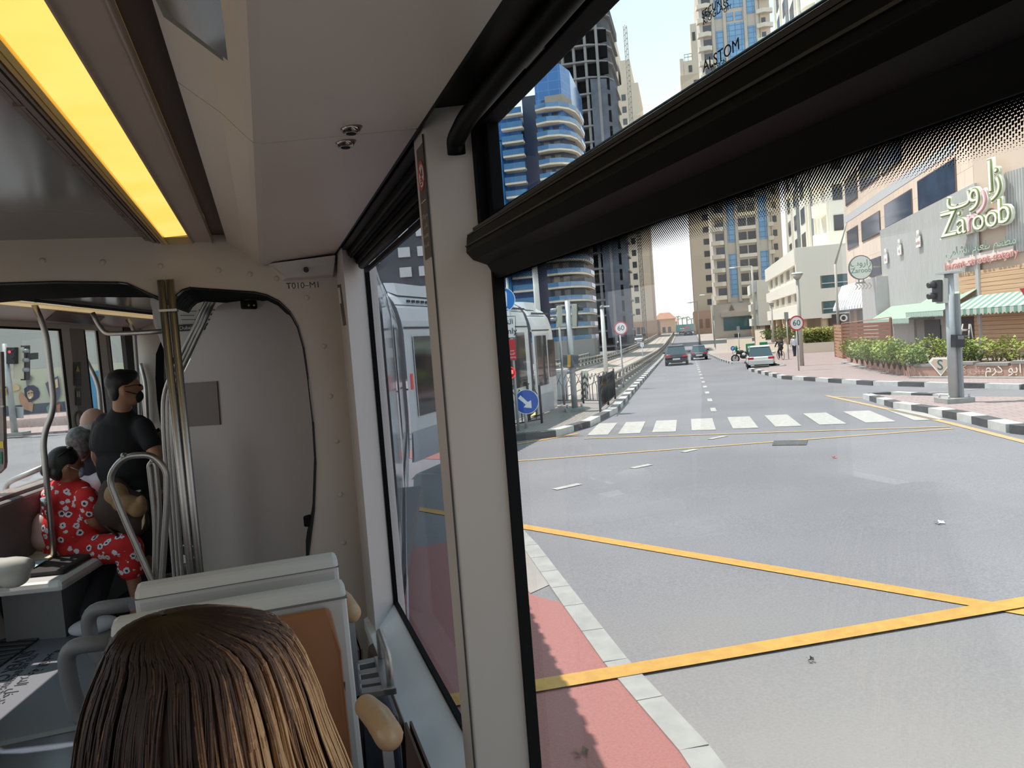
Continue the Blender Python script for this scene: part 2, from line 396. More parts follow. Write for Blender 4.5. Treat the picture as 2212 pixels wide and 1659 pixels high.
# bulkhead with the gangway opening
right = [(.07, 0), (.10, .5), (.116, .694), (.16, .9), (.186, 1.115), (.192, 1.3), (.188, 1.5), (.18, 1.65), (.163, 1.745), (.135, 1.81), (.09, 1.862), (.04, 1.892), (-.01, 1.907), (-.275, 1.940), (-.305, 1.932), (-.33, 1.912), (-.352, 1.882), (-.42, 1.914), (-.49, 1.955), (-.516, 1.97), (-.55, 1.976), (-.78, 1.99)]
left = [(-1.05, 1.993), (-1.42, 1.975), (-1.56, 1.93), (-1.66, 1.85), (-1.72, 1.72), (-1.745, 1.5), (-1.752, 1.3), (-1.746, 1.115), (-1.72, .9), (-1.676, .694), (-1.66, .5), (-1.63, 0)]
op = right+left
poly = [(XL-.1, 0), (XL-.1, 2.24), (.47, 2.24), (.47, 0)]+op
struct('wall_front', MB().ext([(x, Y1, z) for x, z in poly], (0, .06, 0)), greyw)
lin_ = MB()
for (xa, za), (xb, zb) in zip(op[:-1], op[1:]):
    for k in range(6):
        y = Y1+.06+k*.118; cx_, cz_ = -.78, 1.; f = 1.012
        A, B = (xa, za), (xb, zb); A2 = (cx_+(xa-cx_)*f, cz_+(za-cz_)*f); B2 = (cx_+(xb-cx_)*f, cz_+(zb-cz_)*f)
        lin_.add([(A[0], y, A[1]), (B[0], y, B[1]), (B2[0], y+.059, B2[1]), (A2[0], y+.059, A2[1]), (B[0], y+.118, B[1]), (A[0], y+.118, A[1])], [(0, 1, 2, 3), (3, 2, 4, 5)])
struct('wall_gangway', lin_, black)
rim = MB()
for (xa, za), (xb, zb) in zip(op[:-1], op[1:]): rim.fb((xa, Y1-.006, za), (xb-xa, 0, zb-za), (0, .075, 0), ((za-zb)*.0+.0, 0, .004))
struct('trim_gasket', rim, black)
# rear wall and left wall of this module (out of the photograph, but they close the room)
struct('wall_rear', MB().box(XL-.1, .5, Y0-.06, Y0, -.1, .9).box(XL-.1, .5, Y0-.06, Y0, 1.98, 2.3).box(XL-.1, -1.7, Y0-.06, Y0, .9, 1.98).box(.2, .5, Y0-.06, Y0, .9, 1.98), white)
tag(MB().box(-1.7, .2, Y0-.035, Y0-.03, .9, 1.98).build('window_rear_added', glassl), kind='structure')  # unseen rear window, added to let more daylight into the tram
mb = MB().box(XL-.1, XL, Y0, Y1, -.5, .75).box(XL-.1, XL, Y0, Y1, 1.98, 2.3)
for a, b in ((Y0, Y0+.15), (-.5, -.3), (1.45, 1.65), (3.25, Y1)): mb.box(XL-.1, XL, a, b, .75, 1.98)
struct('wall_left', mb, white)
wl = tag(MB().box(XL-.06, XL-.055, Y0, Y1, .75, 1.98).build('window_3', glassl), kind='structure')
# screw caps on the bulkhead
sc_ = [(92, 563), (222, 566), (347, 575), (472, 584), (540, 592), (597, 602), (663, 643), (700, 748), (714, 856), (728, 953), (735, 1068), (742, 1172)]
for px, py in sc_:
    p = pl(px, py, 1, Y1)
    mb = MB().ell((p.x, Y1-.001, p.z), (.0115, .006, .0115), 12, 8)
    one('screw_cap', mb, greyw, 'round plastic screw cap on the grey bulkhead around the gangway', 'screw cap', 'screw caps on the bulkhead')
# ---------------------------------------------------------------- next module, turned to the right
A2 = math.radians(13.5); V2 = V((math.sin(A2), math.cos(A2), 0)); U2 = V((math.cos(A2), -math.sin(A2), 0)); O2 = V((-.78, 4.0, 0)); Z = V((0, 0, 1))
def m2(u, v, z=0.): return O2+U2*u+V2*v+Z*z
def m2w(px, py, u=-1.14): return onp(px, py, O2+U2*u, U2)
def b2(mb, u0, u1, v0, v1, z0, z1, mi=0): return mb.fb(m2(u0, v0, z0), U2*(u1-u0), V2*(v1-v0), Z*(z1-z0), mi)
LM = 3.5
struct('floor_next_module', b2(MB(), -1.26, 1.26, 1.15, LM+1.5, -.115, -.004), mat('next_floor', (70, 71, 74), .45, var=.1, scale=220, det=1))
sillw = .88
mb = MB(); b2(mb, -1.30, -1.25, .3, LM, -.3, sillw); b2(mb, -1.26, -1.14, 1.5, LM, -.3, sillw); b2(mb, -1.26, -1.14, .3, 1.5, .46, sillw)
struct('wall_next_left_low', mb, mat('side_panel_brown', (120, 108, 100), .55, var=.06, scale=5))
mb = MB(); b2(mb, -1.26, -1.14, .3, LM, 1.952, 2.01); b2(mb, -1.165, -1.137, 2.075, 2.2, sillw, 1.96); b2(mb, -1.165, -1.14, 2.66, 2.85, sillw, 1.96)
struct('wall_next_left_frame', mb, white)
mb = MB(); b2(mb, -1.165, -1.135, 2.2, 2.42, sillw, 1.96); b2(mb, -1.165, -1.137, 2.80, 2.85, sillw, 1.96)
struct('wall_next_left_pillar', mb, mat('pillar_taupe', (136, 124, 120), .5))
mb = MB(); b2(mb, -1.165, -1.13, 3.14, 3.36, .0, 2.0)
struct('wall_next_dark', mb, dark)
mb = MB(); b2(mb, -1.15, -1.138, .3, 2.08, 1.938, 1.953); b2(mb, -1.15, -1.136, 2.062, 2.076, sillw, 1.952); b2(mb, -1.15, -1.134, 2.415, 2.435, sillw, 1.952); b2(mb, -1.15, -1.136, 2.65, 2.662, sillw, 1.952); b2(mb, -1.15, -1.136, 2.85, 2.868, sillw, 1.952)
struct('trim_next_seal', mb, black)
mb = MB(); b2(mb, -1.158, -1.155, .3, 3.14, sillw, 1.952)
w4 = tag(mb.build('window_4', glassl), kind='structure')
mb = MB(); b2(mb, 1.0, 1.08, .45, 2.8, -.3, .8); b2(mb, 1.0, 1.08, .45, 2.8, 1.95, 2.2)
struct('wall_next_right', mb, white)
mb = MB(); b2(mb, -.72, .72, .25, LM, 2.09, 2.12)
struct('ceiling_next', mb, glossc)
mb = MB(); b2(mb, -.82, -.72, .25, LM, 2.075, 2.09); b2(mb, .72, .82, .25, LM, 2.075, 2.09)
struct('ceiling_next_edge', mb, gb)
mb = MB()
for k in range(3): b2(mb, -.805+.03*k, -.793+.03*k, .25, LM, 2.069, 2.076)
struct('trim_next_slots', mb, black)
nl = Th('ceiling_light', 'pale warm light strip along the ceiling of the next carriage', 'light', m2(-.88, 1.8, 2.06))
mb = MB(); b2(mb, -.935, -.825, .3, LM-.05, 2.058, 2.072); nl.part('diffuser', mb, mat('led_diffuser_pale', (232, 204, 150), .4, emit=.42))
mb = MB()
for sgn in (-1, 1):
    a, b = (.94*sgn, 2.056), (1.14*sgn, 1.99); c = m2(a[0], .25, a[1]); mb.fb(c, U2*(b[0]-a[0])+Z*(b[1]-a[1]), V2*(LM-.25), Z*.02)
struct('ceiling_next_cove', mb, cream)
struct('ceiling_next_roof', b2(MB(), -1.3, 1.0, .3, 2.9, 2.24, 2.6), white)
# far bulkhead with its dark rimmed opening
mb = MB(); o2 = [(x+.78, z) for x, z in op]
pp = [(-1.26, 0), (-1.26, 2.24), (1.0, 2.24), (1.0, 0)]+o2
mb.ext([m2(u, LM, z) for u, z in pp], V2*.06); struct('wall_next_front', mb, greyw)
mb = MB()
for (ua, za), (ub, zb) in zip(o2[:-1], o2[1:]): mb.add([m2(ua, LM-.004, za), m2(ub, LM-.004, zb), m2(ub, LM+.5, zb), m2(ua, LM+.5, za)], [(0, 1, 2, 3)])
struct('wall_next_gangway', mb, black)
mb = MB(); fo_ = lambda u, z: (u*1.075, 1.0+(z-1.0)*1.03 if z > 1 else z)
for (ua, za), (ub, zb) in zip(o2[:-1], o2[1:]):
    (uc, zc_), (ud_, zd) = fo_(ub, zb), fo_(ua, za)
    mb.ext([m2(ua, LM-.012, za), m2(ub, LM-.012, zb), m2(uc, LM-.012, zc_), m2(ud_, LM-.012, zd)], V2*.008)
struct('trim_next_gasket', mb, black)
# third module seen through it: floor, a side wall with a window, ceiling
A3 = math.radians(12); V3 = V((math.sin(A3), math.cos(A3), 0)); U3 = V((math.cos(A3), -math.sin(A3), 0)); O3 = m2(0, LM+.9)
def b3(mb, u0, u1, v0, v1, z0, z1, mi=0): return mb.fb(O3+U3*u0+V3*v0+Z*z0, U3*(u1-u0), V3*(v1-v0), Z*(z1-z0), mi)
mb = MB(); b3(mb, -1.25, -1.13, 0, 4.4, 0, .85); b3(mb, -1.25, -1.13, 0, 4.4, 1.95, 2.2)
for v in (.0, 1.3, 2.6, 3.9): b3(mb, -1.25, -1.13, v, v+.18, .85, 1.95)
struct('wall_third_left', mb, white)
struct('floor_third', b3(MB(), -1.25, .7, .4, 4.4, -.12, 0), floorm)
struct('ceiling_third', b3(MB(), -1.25, .7, .2, 4.4, 2.15, 2.3), cream)
# ================================================================ GROUND, ROAD AND MARKINGS (street axes)
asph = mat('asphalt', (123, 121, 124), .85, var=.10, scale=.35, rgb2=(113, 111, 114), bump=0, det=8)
def rough_asphalt():
    m = MATS['asphalt']; n = m.node_tree; b = n.nodes['Principled BSDF']
    t = n.nodes.new('ShaderNodeTexCoord'); z = n.nodes.new('ShaderNodeTexNoise'); z.inputs['Scale'].default_value = 55; z.inputs['Detail'].default_value = 2
    r = n.nodes.new('ShaderNodeValToRGB'); r.color_ramp.elements[0].position = .3; r.color_ramp.elements[0].color = (.72, .72, .72, 1); r.color_ramp.elements[1].color = (1.12, 1.12, 1.12, 1); r.color_ramp.elements[1].position = .7
    x = n.nodes.new('ShaderNodeMixRGB'); x.blend_type = 'MULTIPLY'; x.inputs[0].default_value = .8
    src = b.inputs['Base Color'].links[0].from_socket
    n.links.new(t.outputs['Object'], z.inputs['Vector']); n.links.new(z.outputs[0], r.inputs[0]); n.links.new(src, x.inputs[1]); n.links.new(r.outputs[0], x.inputs[2]); n.links.new(x.outputs[0], b.inputs['Base Color'])
rough_asphalt()
def paler_asphalt():  # paler, warmer asphalt towards the near end of the street, blended with noise
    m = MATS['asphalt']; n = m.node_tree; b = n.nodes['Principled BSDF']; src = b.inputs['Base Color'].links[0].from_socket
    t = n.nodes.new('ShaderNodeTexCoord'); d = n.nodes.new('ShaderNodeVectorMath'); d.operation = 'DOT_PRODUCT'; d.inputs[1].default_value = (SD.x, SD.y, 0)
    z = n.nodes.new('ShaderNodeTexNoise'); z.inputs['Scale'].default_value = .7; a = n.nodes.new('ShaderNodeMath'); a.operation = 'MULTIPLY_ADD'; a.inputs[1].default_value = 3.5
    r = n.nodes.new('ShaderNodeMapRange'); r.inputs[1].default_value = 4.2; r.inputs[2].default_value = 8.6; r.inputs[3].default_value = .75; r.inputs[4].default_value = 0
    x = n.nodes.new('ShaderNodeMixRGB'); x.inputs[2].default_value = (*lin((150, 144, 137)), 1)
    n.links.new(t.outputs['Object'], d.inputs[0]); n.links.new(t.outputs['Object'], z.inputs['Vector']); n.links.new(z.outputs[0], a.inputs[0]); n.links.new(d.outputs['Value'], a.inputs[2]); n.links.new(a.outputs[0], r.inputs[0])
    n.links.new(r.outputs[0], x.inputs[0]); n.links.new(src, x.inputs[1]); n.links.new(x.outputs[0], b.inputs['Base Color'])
paler_asphalt()
def paving(name, c1, c2, sx, sy, mortar=(90, 84, 82), rot=-SA, mort=.012):
    m = bpy.data.materials.new(name); m.use_nodes = True; n = m.node_tree; b = n.nodes['Principled BSDF']; b.inputs['Roughness'].default_value = .85
    t = n.nodes.new('ShaderNodeTexCoord'); mp = n.nodes.new('ShaderNodeMapping'); mp.inputs['Rotation'].default_value = (0, 0, -rot)
    k = n.nodes.new('ShaderNodeTexBrick'); k.inputs['Scale'].default_value = 1; k.inputs['Brick Width'].default_value = sx; k.inputs['Row Height'].default_value = sy; k.inputs['Mortar Size'].default_value = mort
    k.inputs['Color1'].default_value = (*lin(c1), 1); k.inputs['Color2'].default_value = (*lin(c2), 1); k.inputs['Mortar'].default_value = (*lin(mortar), 1)
    n.links.new(t.outputs['Object'], mp.inputs[0]); n.links.new(mp.outputs[0], k.inputs['Vector']); n.links.new(k.outputs[0], b.inputs['Base Color']); MATS[name] = m; return m
pink = paving('pink_pavers', (156, 138, 134), (146, 130, 127), .4, .2, (120, 106, 104))
greyp = paving('grey_pavers', (146, 138, 132), (136, 128, 123), .22, .11, (96, 90, 88))
beige = mat('track_bed_concrete', (160, 148, 138), .8, var=.08, scale=.5)
redm = mat('red_track_surface', (150, 99, 94), .8, var=.10, scale=60, bump=.3)
conc = mat('concrete_kerb', (150, 148, 144), .8, var=.12, scale=6)
wpaint = mat('road_paint_white', (168, 164, 158), .75, var=.14, scale=9)
ypaint = mat('road_paint_yellow', (182, 138, 66), .7, var=.12, scale=12)
ypale = mat('road_paint_pale_yellow', (176, 148, 106), .7, var=.1, scale=12)
kwhite = mat('kerb_white', (186, 186, 182), .7, var=.1, scale=5); kblack = mat('kerb_black', (74, 74, 76), .7, var=.2, scale=5)
def spts(a, b): return sorted({a, b} | {k for k in _ps if a < k < b})
def strip_(mb, s0, s1, t0, t1, h=0., mi=0):
    ss = spts(s0, s1)
    for a, b in zip(ss[:-1], ss[1:]): mb.quad(S(a, t0, h), S(a, t1, h), S(b, t1, h), S(b, t0, h), mi)
    return mb
def sheet(name, pts, h, m, thick=0.):
    P = [V((p.x, p.y, gz(p.x, p.y)+h)) for p in pts]; mb = MB()
    if thick: mb.ext([p-V((0, 0, thick)) for p in P], (0, 0, thick))
    else: mb.add(P, [list(range(len(P)))])
    return struct(name, mb, m)
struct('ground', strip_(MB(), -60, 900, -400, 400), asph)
def line(name, a, b, w, h, m):
    a, b = V(a), V(b); d = (b-a).normalized(); n = V((-d.y, d.x, 0)).normalized()*w/2; z = lambda p: V((p.x, p.y, gz(p.x, p.y)+h))
    return struct(name, MB().quad(z(a-n), z(b-n), z(b+n), z(a+n)), m)
def ext2(a, b, k0, k1): return a-(b-a)*k0, b+(b-a)*k1
# red strip the tram runs on, edged by a flush kerb
kl = [S(-3, 1.5), S(2.2, .55), G(1500, 1620), G(1330, 1430), G(1240, 1310), G(1145, 1180), S(10.4, -3.0)]
red_l = [V((-3, -6, 0)), V((1.6, -6, 0))]+kl[1:5]+[G(1146, 1285), V((2.2, 7.6, 0)), V((1.9, 8.4, 0)), V((-3, 8.4, 0))]
sheet('red_track_strip', red_l, .004, redm)
kb = MB()
for a, b in zip(kl[:-1], kl[1:]):
    d = (b-a).normalized(); n = V((-d.y, d.x, 0)).normalized()*.085; L = (b-a).length; k = max(1, int(L/.5))
    for i in range(k):
        p, q = a+(b-a)*(i/k)+d*.004, a+(b-a)*((i+1)/k)-d*.004
        zz = lambda p: V((p.x, p.y, gz(p.x, p.y)+.0))
        kb.ext([zz(p-n), zz(q-n), zz(q+n), zz(p+n)], (0, 0, .014))
struct('kerb_flush', kb, conc)
sheet('concrete_apron', [G(1145, 1183), G(1192, 1262), G(1146, 1283), V((2.1, 7.4, 0)), V((1.95, 8.2, 0))], .006, mat('apron_concrete', (148, 140, 136), .85, var=.1, scale=4))
# yellow box lines, thin lines, dashes
line('yellow_line', *ext2(G(1140, 1140), G(1700, 1235), .9, 1.6), .17, .008, ypaint)
line('yellow_line', *ext2(G(1165, 1485), G(1600, 1410), 1.0, 1.9), .17, .018, ypaint)
line('yellow_line', G(1000, 1005), G(2060, 926), .10, .008, ypale)
line('yellow_line', G(1262, 948), G(2053, 922), .10, .009, ypale)
line('yellow_line', G(1100, 963), G(1250, 937), .13, .008, ypaint)
for a, b in (((1785, 855), (1935, 888)), ((1935, 888), (2050, 914)), ((2050, 914), (2260, 967))): line('yellow_line', G(*a), G(*b), .16, .008, ypale)
line('yellow_line', G(1800, 857), G(1880, 861), .12, .007, ypale)
for a, b in (((1198, 1058), (1252, 1046)), ((1365, 1012), (1405, 1004)), ((1475, 977), (1503, 971)), ((1533, 949), (1568, 942))): line('lane_dash', G(*a), G(*b), .14, .009, wpaint)
s_, t_ = st(G(1587, 900))
for k in range(26):
    py = None; s0 = 21.2+k*3.3; tt = .62-.0*k
    line('lane_dash', S(s0+.4, tt), S(s0+1.5, tt), .15, .009, wpaint)
# zebra crossing
edge_px = [(1262, 1298), (1340, 1380), (1425, 1468), (1510, 1563), (1600, 1660), (1690, 1760), (1782, 1855), (1885, 1962), (1985, 2055)]
for a, b in ((-2.45, -1.95), (-1.72, -1.2), (-.92, -.38), (-.02, .52), (.9, 1.45), (1.82, 2.37), (2.75, 3.3), (3.7, 4.3), (4.68, 5.25)):
    sk = .35*(1 if a > -1 else 0)
    struct('crossing_stripe', MB().add([S(17.5, a, .008), S(17.45, b, .008), S(19.9, b, .008), S(19.95, a, .008)], [(0, 1, 2, 3)]), wpaint)
mh = MB(); p = [G(1672, 953), G(1745, 951), G(1742, 962), G(1668, 963)]
mh.ext([V((q.x, q.y, gz(q.x, q.y))) for q in p], (0, 0, .012)); one('manhole_cover', mh, mat('cast_iron', (92, 90, 90), .6, .3, var=.3, scale=20), 'rectangular manhole cover in the road in front of the zebra crossing', 'manhole cover')
def kerb(name, pts, w=.25, h=.15, L=1.0, cols=True, inset=1):
    mb = MB(); flip = 0
    for a, b in zip(pts[:-1], pts[1:]):
        d = (b-a); n = V((-d.y, d.x, 0)).normalized()*w*inset; k = max(1, int(round(d.length/L)))
        for i in range(k):
            p, q = a+d*(i/k), a+d*((i+1)/k); zz = lambda p: V((p.x, p.y, gz(p.x, p.y)-.05))
            mb.ext([zz(p), zz(q), zz(q+n), zz(p+n)], (0, 0, h+.05), flip); flip = 1-flip if cols else 0
    return struct(name, mb, [kwhite, kblack] if cols else [conc])
# left island (grey pavers), its painted kerb, the track bed beyond with rails
isl = [S(16.6, -5.2), S(17.3, -4.1), S(17.9, -3.1), S(19.4, -2.75), S(23.2, -2.35), S(30, -2.35), S(30, -4.4), S(21, -4.45), S(18, -5.6)]
sheet('island_pavers', isl, .13, greyp, .13)
kerb('kerb_island', [S(16.4, -5.3), S(16.9, -4.3), S(17.5, -3.2), S(19.3, -2.6), S(22.9, -2.2), S(36, -2.3), S(80, -2.5)], .26, .16, 1.1)
kerb('kerb_bridge', [S(80, -2.5), S(100, -2.9), S(130, -3.0)], .26, .16, 1.5)
mb = MB(); strip_(mb, 23, 230, -8.4, -2.6, .1); struct('track_bed', mb, beige)
mb = MB()
for t in (-7.4, -5.95, -4.9, -3.45): strip_(mb, 18, 230, t, t+.07, .112)
struct('rail_grooves', mb, mat('rail_steel', (110, 96, 88), .4, .6))
sheet('red_track_band', [S(14.6, -5.2), S(15.3, -4.4), S(17.2, -9.2), S(16.4, -9.6)], .006, redm)
# painted tactile patches on the island
sheet('tactile_paving', [G(1215, 897), G(1235, 886), G(1253, 879), G(1215, 897)][:3]+[G(1240, 897)], .137, mat('tactile_red', (176, 96, 92), .8, var=.1, scale=20))
sheet('tactile_paving', [G(1140, 912), G(1160, 905), G(1182, 888), G(1160, 893)], .137, mat('tactile_yellow', (190, 178, 110), .8, var=.1, scale=20))
# right side walk, its kerb and the triangular refuge with the signal
rk = [S(300, 1.9), S(120, 2.0), S(84, 2.3), S(62, 2.75), S(53.5, 3.1), S(52, 5.3), S(43.6, 5.3), S(42.9, 3.45), S(34.2, 4.15), S(27.8, 6.35), S(23.5, 9.15), S(20.5, 13), S(18, 24)]
sheet('sidewalk_pavers', [S(79.9, 2.4), S(62, 2.75), S(53.5, 3.1), S(52, 5.3), S(43.6, 5.3), S(42.9, 3.45), S(34.2, 4.15), S(27.8, 6.35), S(23.5, 9.15), S(20.5, 13), S(18, 24), S(18, 60), S(79.9, 60)], .12, pink, .12)
mb = MB(); strip_(mb, 80, 300, 2.3, 30, .12); struct('sidewalk_far', mb, mat('sidewalk_far_sand', (158, 148, 140), .85))
kerb('kerb_right', [S(84, 2.3), S(62, 2.75), S(53.5, 3.1)], .24, .15, 1.0, True, -1)
kerb('kerb_right', rk[7:], .24, .15, 1.0, True, -1)
kerb('kerb_layby', rk[4:8], .2, .15, .8, True, -1)
ri = [G(1883, 861), G(1950, 880), G(2100, 905), G(2212, 932), S(13.6, 6.6), S(13.2, 12), S(19.2, 13.5), G(2212, 868), G(2065, 866)]
sheet('refuge_pavers', ri, .12, pink, .12)
kerb('kerb_refuge', [G(2065, 866), G(1925, 858), G(1883, 861), G(1950, 880), G(2035, 893)], .24, .15, .75, True, -1)
kerb('kerb_refuge', [G(2035, 894), G(2100, 906), G(2212, 933), S(13.6, 6.5)], .3, .16, .8, True, -1)
line('lane_edge', S(23.8, 6.6), S(24.6, 10), .12, .008, wpaint)
# left of the tram: carriageway edge, sidewalk and the mural wall seen through the next carriage
mb = MB()
lw_ = G(100, 905); 
sheet('sidewalk_left', [G(-150, 955)+V((0, 0, 0)), G(145, 935), G(200, 928), G(420, 905), G(420, 880), G(-150, 925)], .1, pink, .1)
# ================================================================ BUILDINGS
CUBES = {}
def cube(m):
    if m.name not in CUBES:
        mb = MB().box(-.5, .5, -.5, .5, -.5, .5); o = mb.build('unit', m); me = o.data; bpy.data.objects.remove(o); CUBES[m.name] = me
    return CUBES[m.name]
class Bld:  # local x = across the street (t), y = along the street (s), z up from its ground
    def __init__(s, name, label, s0, tc, zb=None, rz=-SA, cat='building', group=None, loc=None):
        p = V(loc) if loc is not None else S(s0, tc)
        if zb is not None: p.z = zb
        s.p = p; s.r = thing(name, label, cat, p, rz, group); s.cnt = {}; s.st = {}; s.rz = rz
    def box(s, name, x0, x1, y0, y1, z0, z1, m, parent=None, bevel=0.):
        return MB().box(x0, x1, y0, y1, z0, z1).build(name, m, parent or s.r, bevel)
    def mesh(s, name, mb, m, parent=None): return mb.build(name, m, parent or s.r)
    def many(s, name, boxes, m, parent=None):
        for b in boxes:
            k = s.cnt.get(name, 0)
            if k < 100:
                o = MBOBJ(name, cube(m), parent or s.r); o.location = ((b[0]+b[1])/2, (b[2]+b[3])/2, (b[4]+b[5])/2); o.scale = (b[1]-b[0], b[3]-b[2], b[5]-b[4]); s.cnt[name] = k+1
            else: s.st.setdefault((name, m.name), [MB(), m])[0].box(*b)
    def done(s):
        for (name, _), (mb, m) in s.st.items(): tag(mb.build(name, m, s.r), kind='stuff')
def loc_px(b, px, py, y=0.):  # pixel -> local (x,z) on the plane local y=const
    c, s_ = math.cos(b.rz), math.sin(b.rz); n = V((-s_, c, 0)); q = onp(px, py, b.p+n*y, n)-b.p
    return q.x*c+q.y*s_, q.z
def loc_side(b, px, py, x=0.):  # -> local (y,z) on the plane local x=const
    c, s_ = math.cos(b.rz), math.sin(b.rz); n = V((c, s_, 0)); q = onp(px, py, b.p+n*x, n)-b.p
    return -q.x*s_+q.y*c, q.z
def gridmat(name, glassrgb, linergb, w, h, lw=.08, rough=.15, off=(0, 0)):
    m = bpy.data.materials.new(name); m.use_nodes = True; n = m.node_tree; b = n.nodes['Principled BSDF']; b.inputs['Roughness'].default_value = rough
    t = n.nodes.new('ShaderNodeTexCoord'); s = n.nodes.new('ShaderNodeSeparateXYZ'); c = n.nodes.new('ShaderNodeCombineXYZ'); k = n.nodes.new('ShaderNodeTexBrick')
    ad = n.nodes.new('ShaderNodeMath'); ad.operation = 'ADD'; n.links.new(t.outputs['Object'], s.inputs[0]); n.links.new(s.outputs[0], ad.inputs[0]); n.links.new(s.outputs[1], ad.inputs[1])
    n.links.new(ad.outputs[0], c.inputs[0]); n.links.new(s.outputs[2], c.inputs[1]); n.links.new(c.outputs[0], k.inputs['Vector'])
    k.offset = 0; k.inputs['Scale'].default_value = 1; k.inputs['Brick Width'].default_value = w; k.inputs['Row Height'].default_value = h; k.inputs['Mortar Size'].default_value = lw
    g2 = tuple(min(255, x*1.08+6) for x in glassrgb)
    k.inputs['Color1'].default_value = (*lin(glassrgb), 1); k.inputs['Color2'].default_value = (*lin(g2), 1); k.inputs['Mortar'].default_value = (*lin(linergb), 1)
    n.links.new(k.outputs[0], b.inputs['Base Color']); MATS[name] = m; return m
sand = mat('sand_render', (206, 186, 164), .8, var=.03, scale=.2)
sandl = mat('light_sand_render', (218, 204, 184), .8, var=.03, scale=.2)
tgrey = mat('tower_grey_stone', (196, 184, 172), .75, var=.03, scale=.3)
win = mat('window_dark', (70, 72, 76), .12, spec=.8)
winb = mat('window_blue', (112, 150, 186), .1, spec=.8)
wing = mat('window_teal', (60, 100, 108), .12, spec=.8)
whit = mat('white_cladding', (238, 232, 218), .6, var=.02, scale=.5)
slab = mat('balcony_slab', (226, 214, 196), .7, var=.03, scale=1)
bglass = mat('balcony_blue_glass', (84, 132, 174), .08, spec=.9, var=.12, scale=.8)
bluecw = gridmat('blue_curtain_wall', (52, 104, 166), (80, 130, 186), 1.4, 1.1, .05, .08)
bluew2 = gridmat('pale_blue_glazing', (116, 154, 188), (96, 128, 160), 1.1, .95, .07, .1)
# 1 -- tall beige tower at the left of the road
b = Bld('apartment_tower', 'tall plain beige tower with two columns of small square windows, left of the road', 190, -11.9, -3)
b.box('wall', -5.0, 4.1, 0, 22, 0, 66, sandl); b.box('wall', -5.0, -.6, .5, 20, 66, 77, sandl); b.box('wall', .0, 2.4, .5, 20, 66, 72, sandl)
b.box('pilaster', 2.2, 4.2, -.35, 3, 0, 58, sand); b.box('pilaster', -4.9, -3.1, -.4, 2, 0, 70, sand)
b.many('window', [(-.15, .9, -.06, .2, 9+k*2.95, 10.5+k*2.95) for k in range(19)], win); b.many('window', [(-2.0, -1.3, -.06, .2, 9.2+k*2.95, 10.3+k*2.95) for k in range(19)], win)
b.many('window', [(-3.0, -2.5, -.06, .2, 67+k*2.6, 68.3+k*2.6) for k in range(3)], win)
b.box('plinth', -5.6, 5.0, -1.2, 24, 0, 7.2, mat('plinth_brown', (176, 142, 118), .8)); b.many('plinth_arch', [(-3.4+k*1.1, -2.6+k*1.1, -1.26, -1.1, 3.6, 5.8) for k in range(5)], win)
b.many('balcony', [(-5.6, -4.4, -.9, .3, 8+k*2.95, 8.8+k*2.95) for k in range(20)], sand); b.done()
cm = Th('mast', 'thin lattice mast standing above the beige tower, left of the road', 'mast', S(176, -13, 0))
mb = MB(); bp = at(1366, 300, 165); tp = at(1352, 55, 165)
for k in range(3): a = 2*PI*k/3; o_ = V((math.cos(a), math.sin(a), 0))*.4; mb.tube([V((bp.x, bp.y, gz(bp.x, bp.y)-.1))+o_, V((bp.x, bp.y, tp.z))+o_], .09, 5)
for k in range(60):
    z = k*tp.z/60; mb.tube([V((bp.x-.4, bp.y, z)), V((bp.x+.4, bp.y, z+.9))], .05, 4)
cm.part('lattice', mb, mat('mast_grey', (120, 116, 112), .6))
# 2 -- dark unfinished tower
b = Bld('unfinished_tower', 'dark bare unfinished tower with open floors and scaffold netting', 130, -15.2, -3)
dk = mat('bare_concrete_dark', (92, 92, 96), .9, var=.12, scale=.5); dkl = mat('bare_slab', (140, 138, 138), .9, var=.1, scale=.6); net = mat('scaffold_net', (96, 102, 114), .9, var=.2, scale=.6)
fl = MB(); cu = [(-5.6, 0), (-4.9, -.9), (-3.2, -1.2), (2, -.9), (4.6, .2), (5.7, 2.4), (5.9, 14), (-5.6, 14)]
b.mesh('core', MB().ext([(x*.93, y*.9+.9, 0) for x, y in cu], (0, 0, 60)), dk)
NF = 22
for k in range(NF): b.mesh('floor_slab', MB().ext([(x, y, 2.4+k*2.7) for x, y in cu], (0, 0, .28)), dkl)
for x in (-4.6, -2.6, -.6, 1.4, 3.4): b.box('column', x-.22, x+.22, -.75, -.35, 0, 59, dkl)
b.box('stair_shaft', -4.5, -3.5, -1.5, -.9, 3, 50, mat('shaft_grey', (164, 156, 148), .8))
b.mesh('netting', MB().ext([(2.0, -1.05, 4), (4.7, .05, 4), (5.9, 2.3, 4), (6.0, 2.2, 4), (4.8, -.1, 4), (2, -1.2, 4)], (0, 0, 44)), net)
b.many('opening', [(-2.3+x*2.0, -.9+x*2.0, -.15, .4, 3+k*2.7, 4.9+k*2.7) for k in range(20) for x in range(4)], black)
b.mesh('parapet', MB().ext([(x, y, 59.4) for x, y in cu], (0, 0, 1.2)), dk)
b.mesh('parapet', MB().ext([(1.6, -.9, 60), (5.6, 2, 60), (5.6, 3.0, 60), (1.6, .2, 60)], (0, 0, 3.2)), dk); b.done()
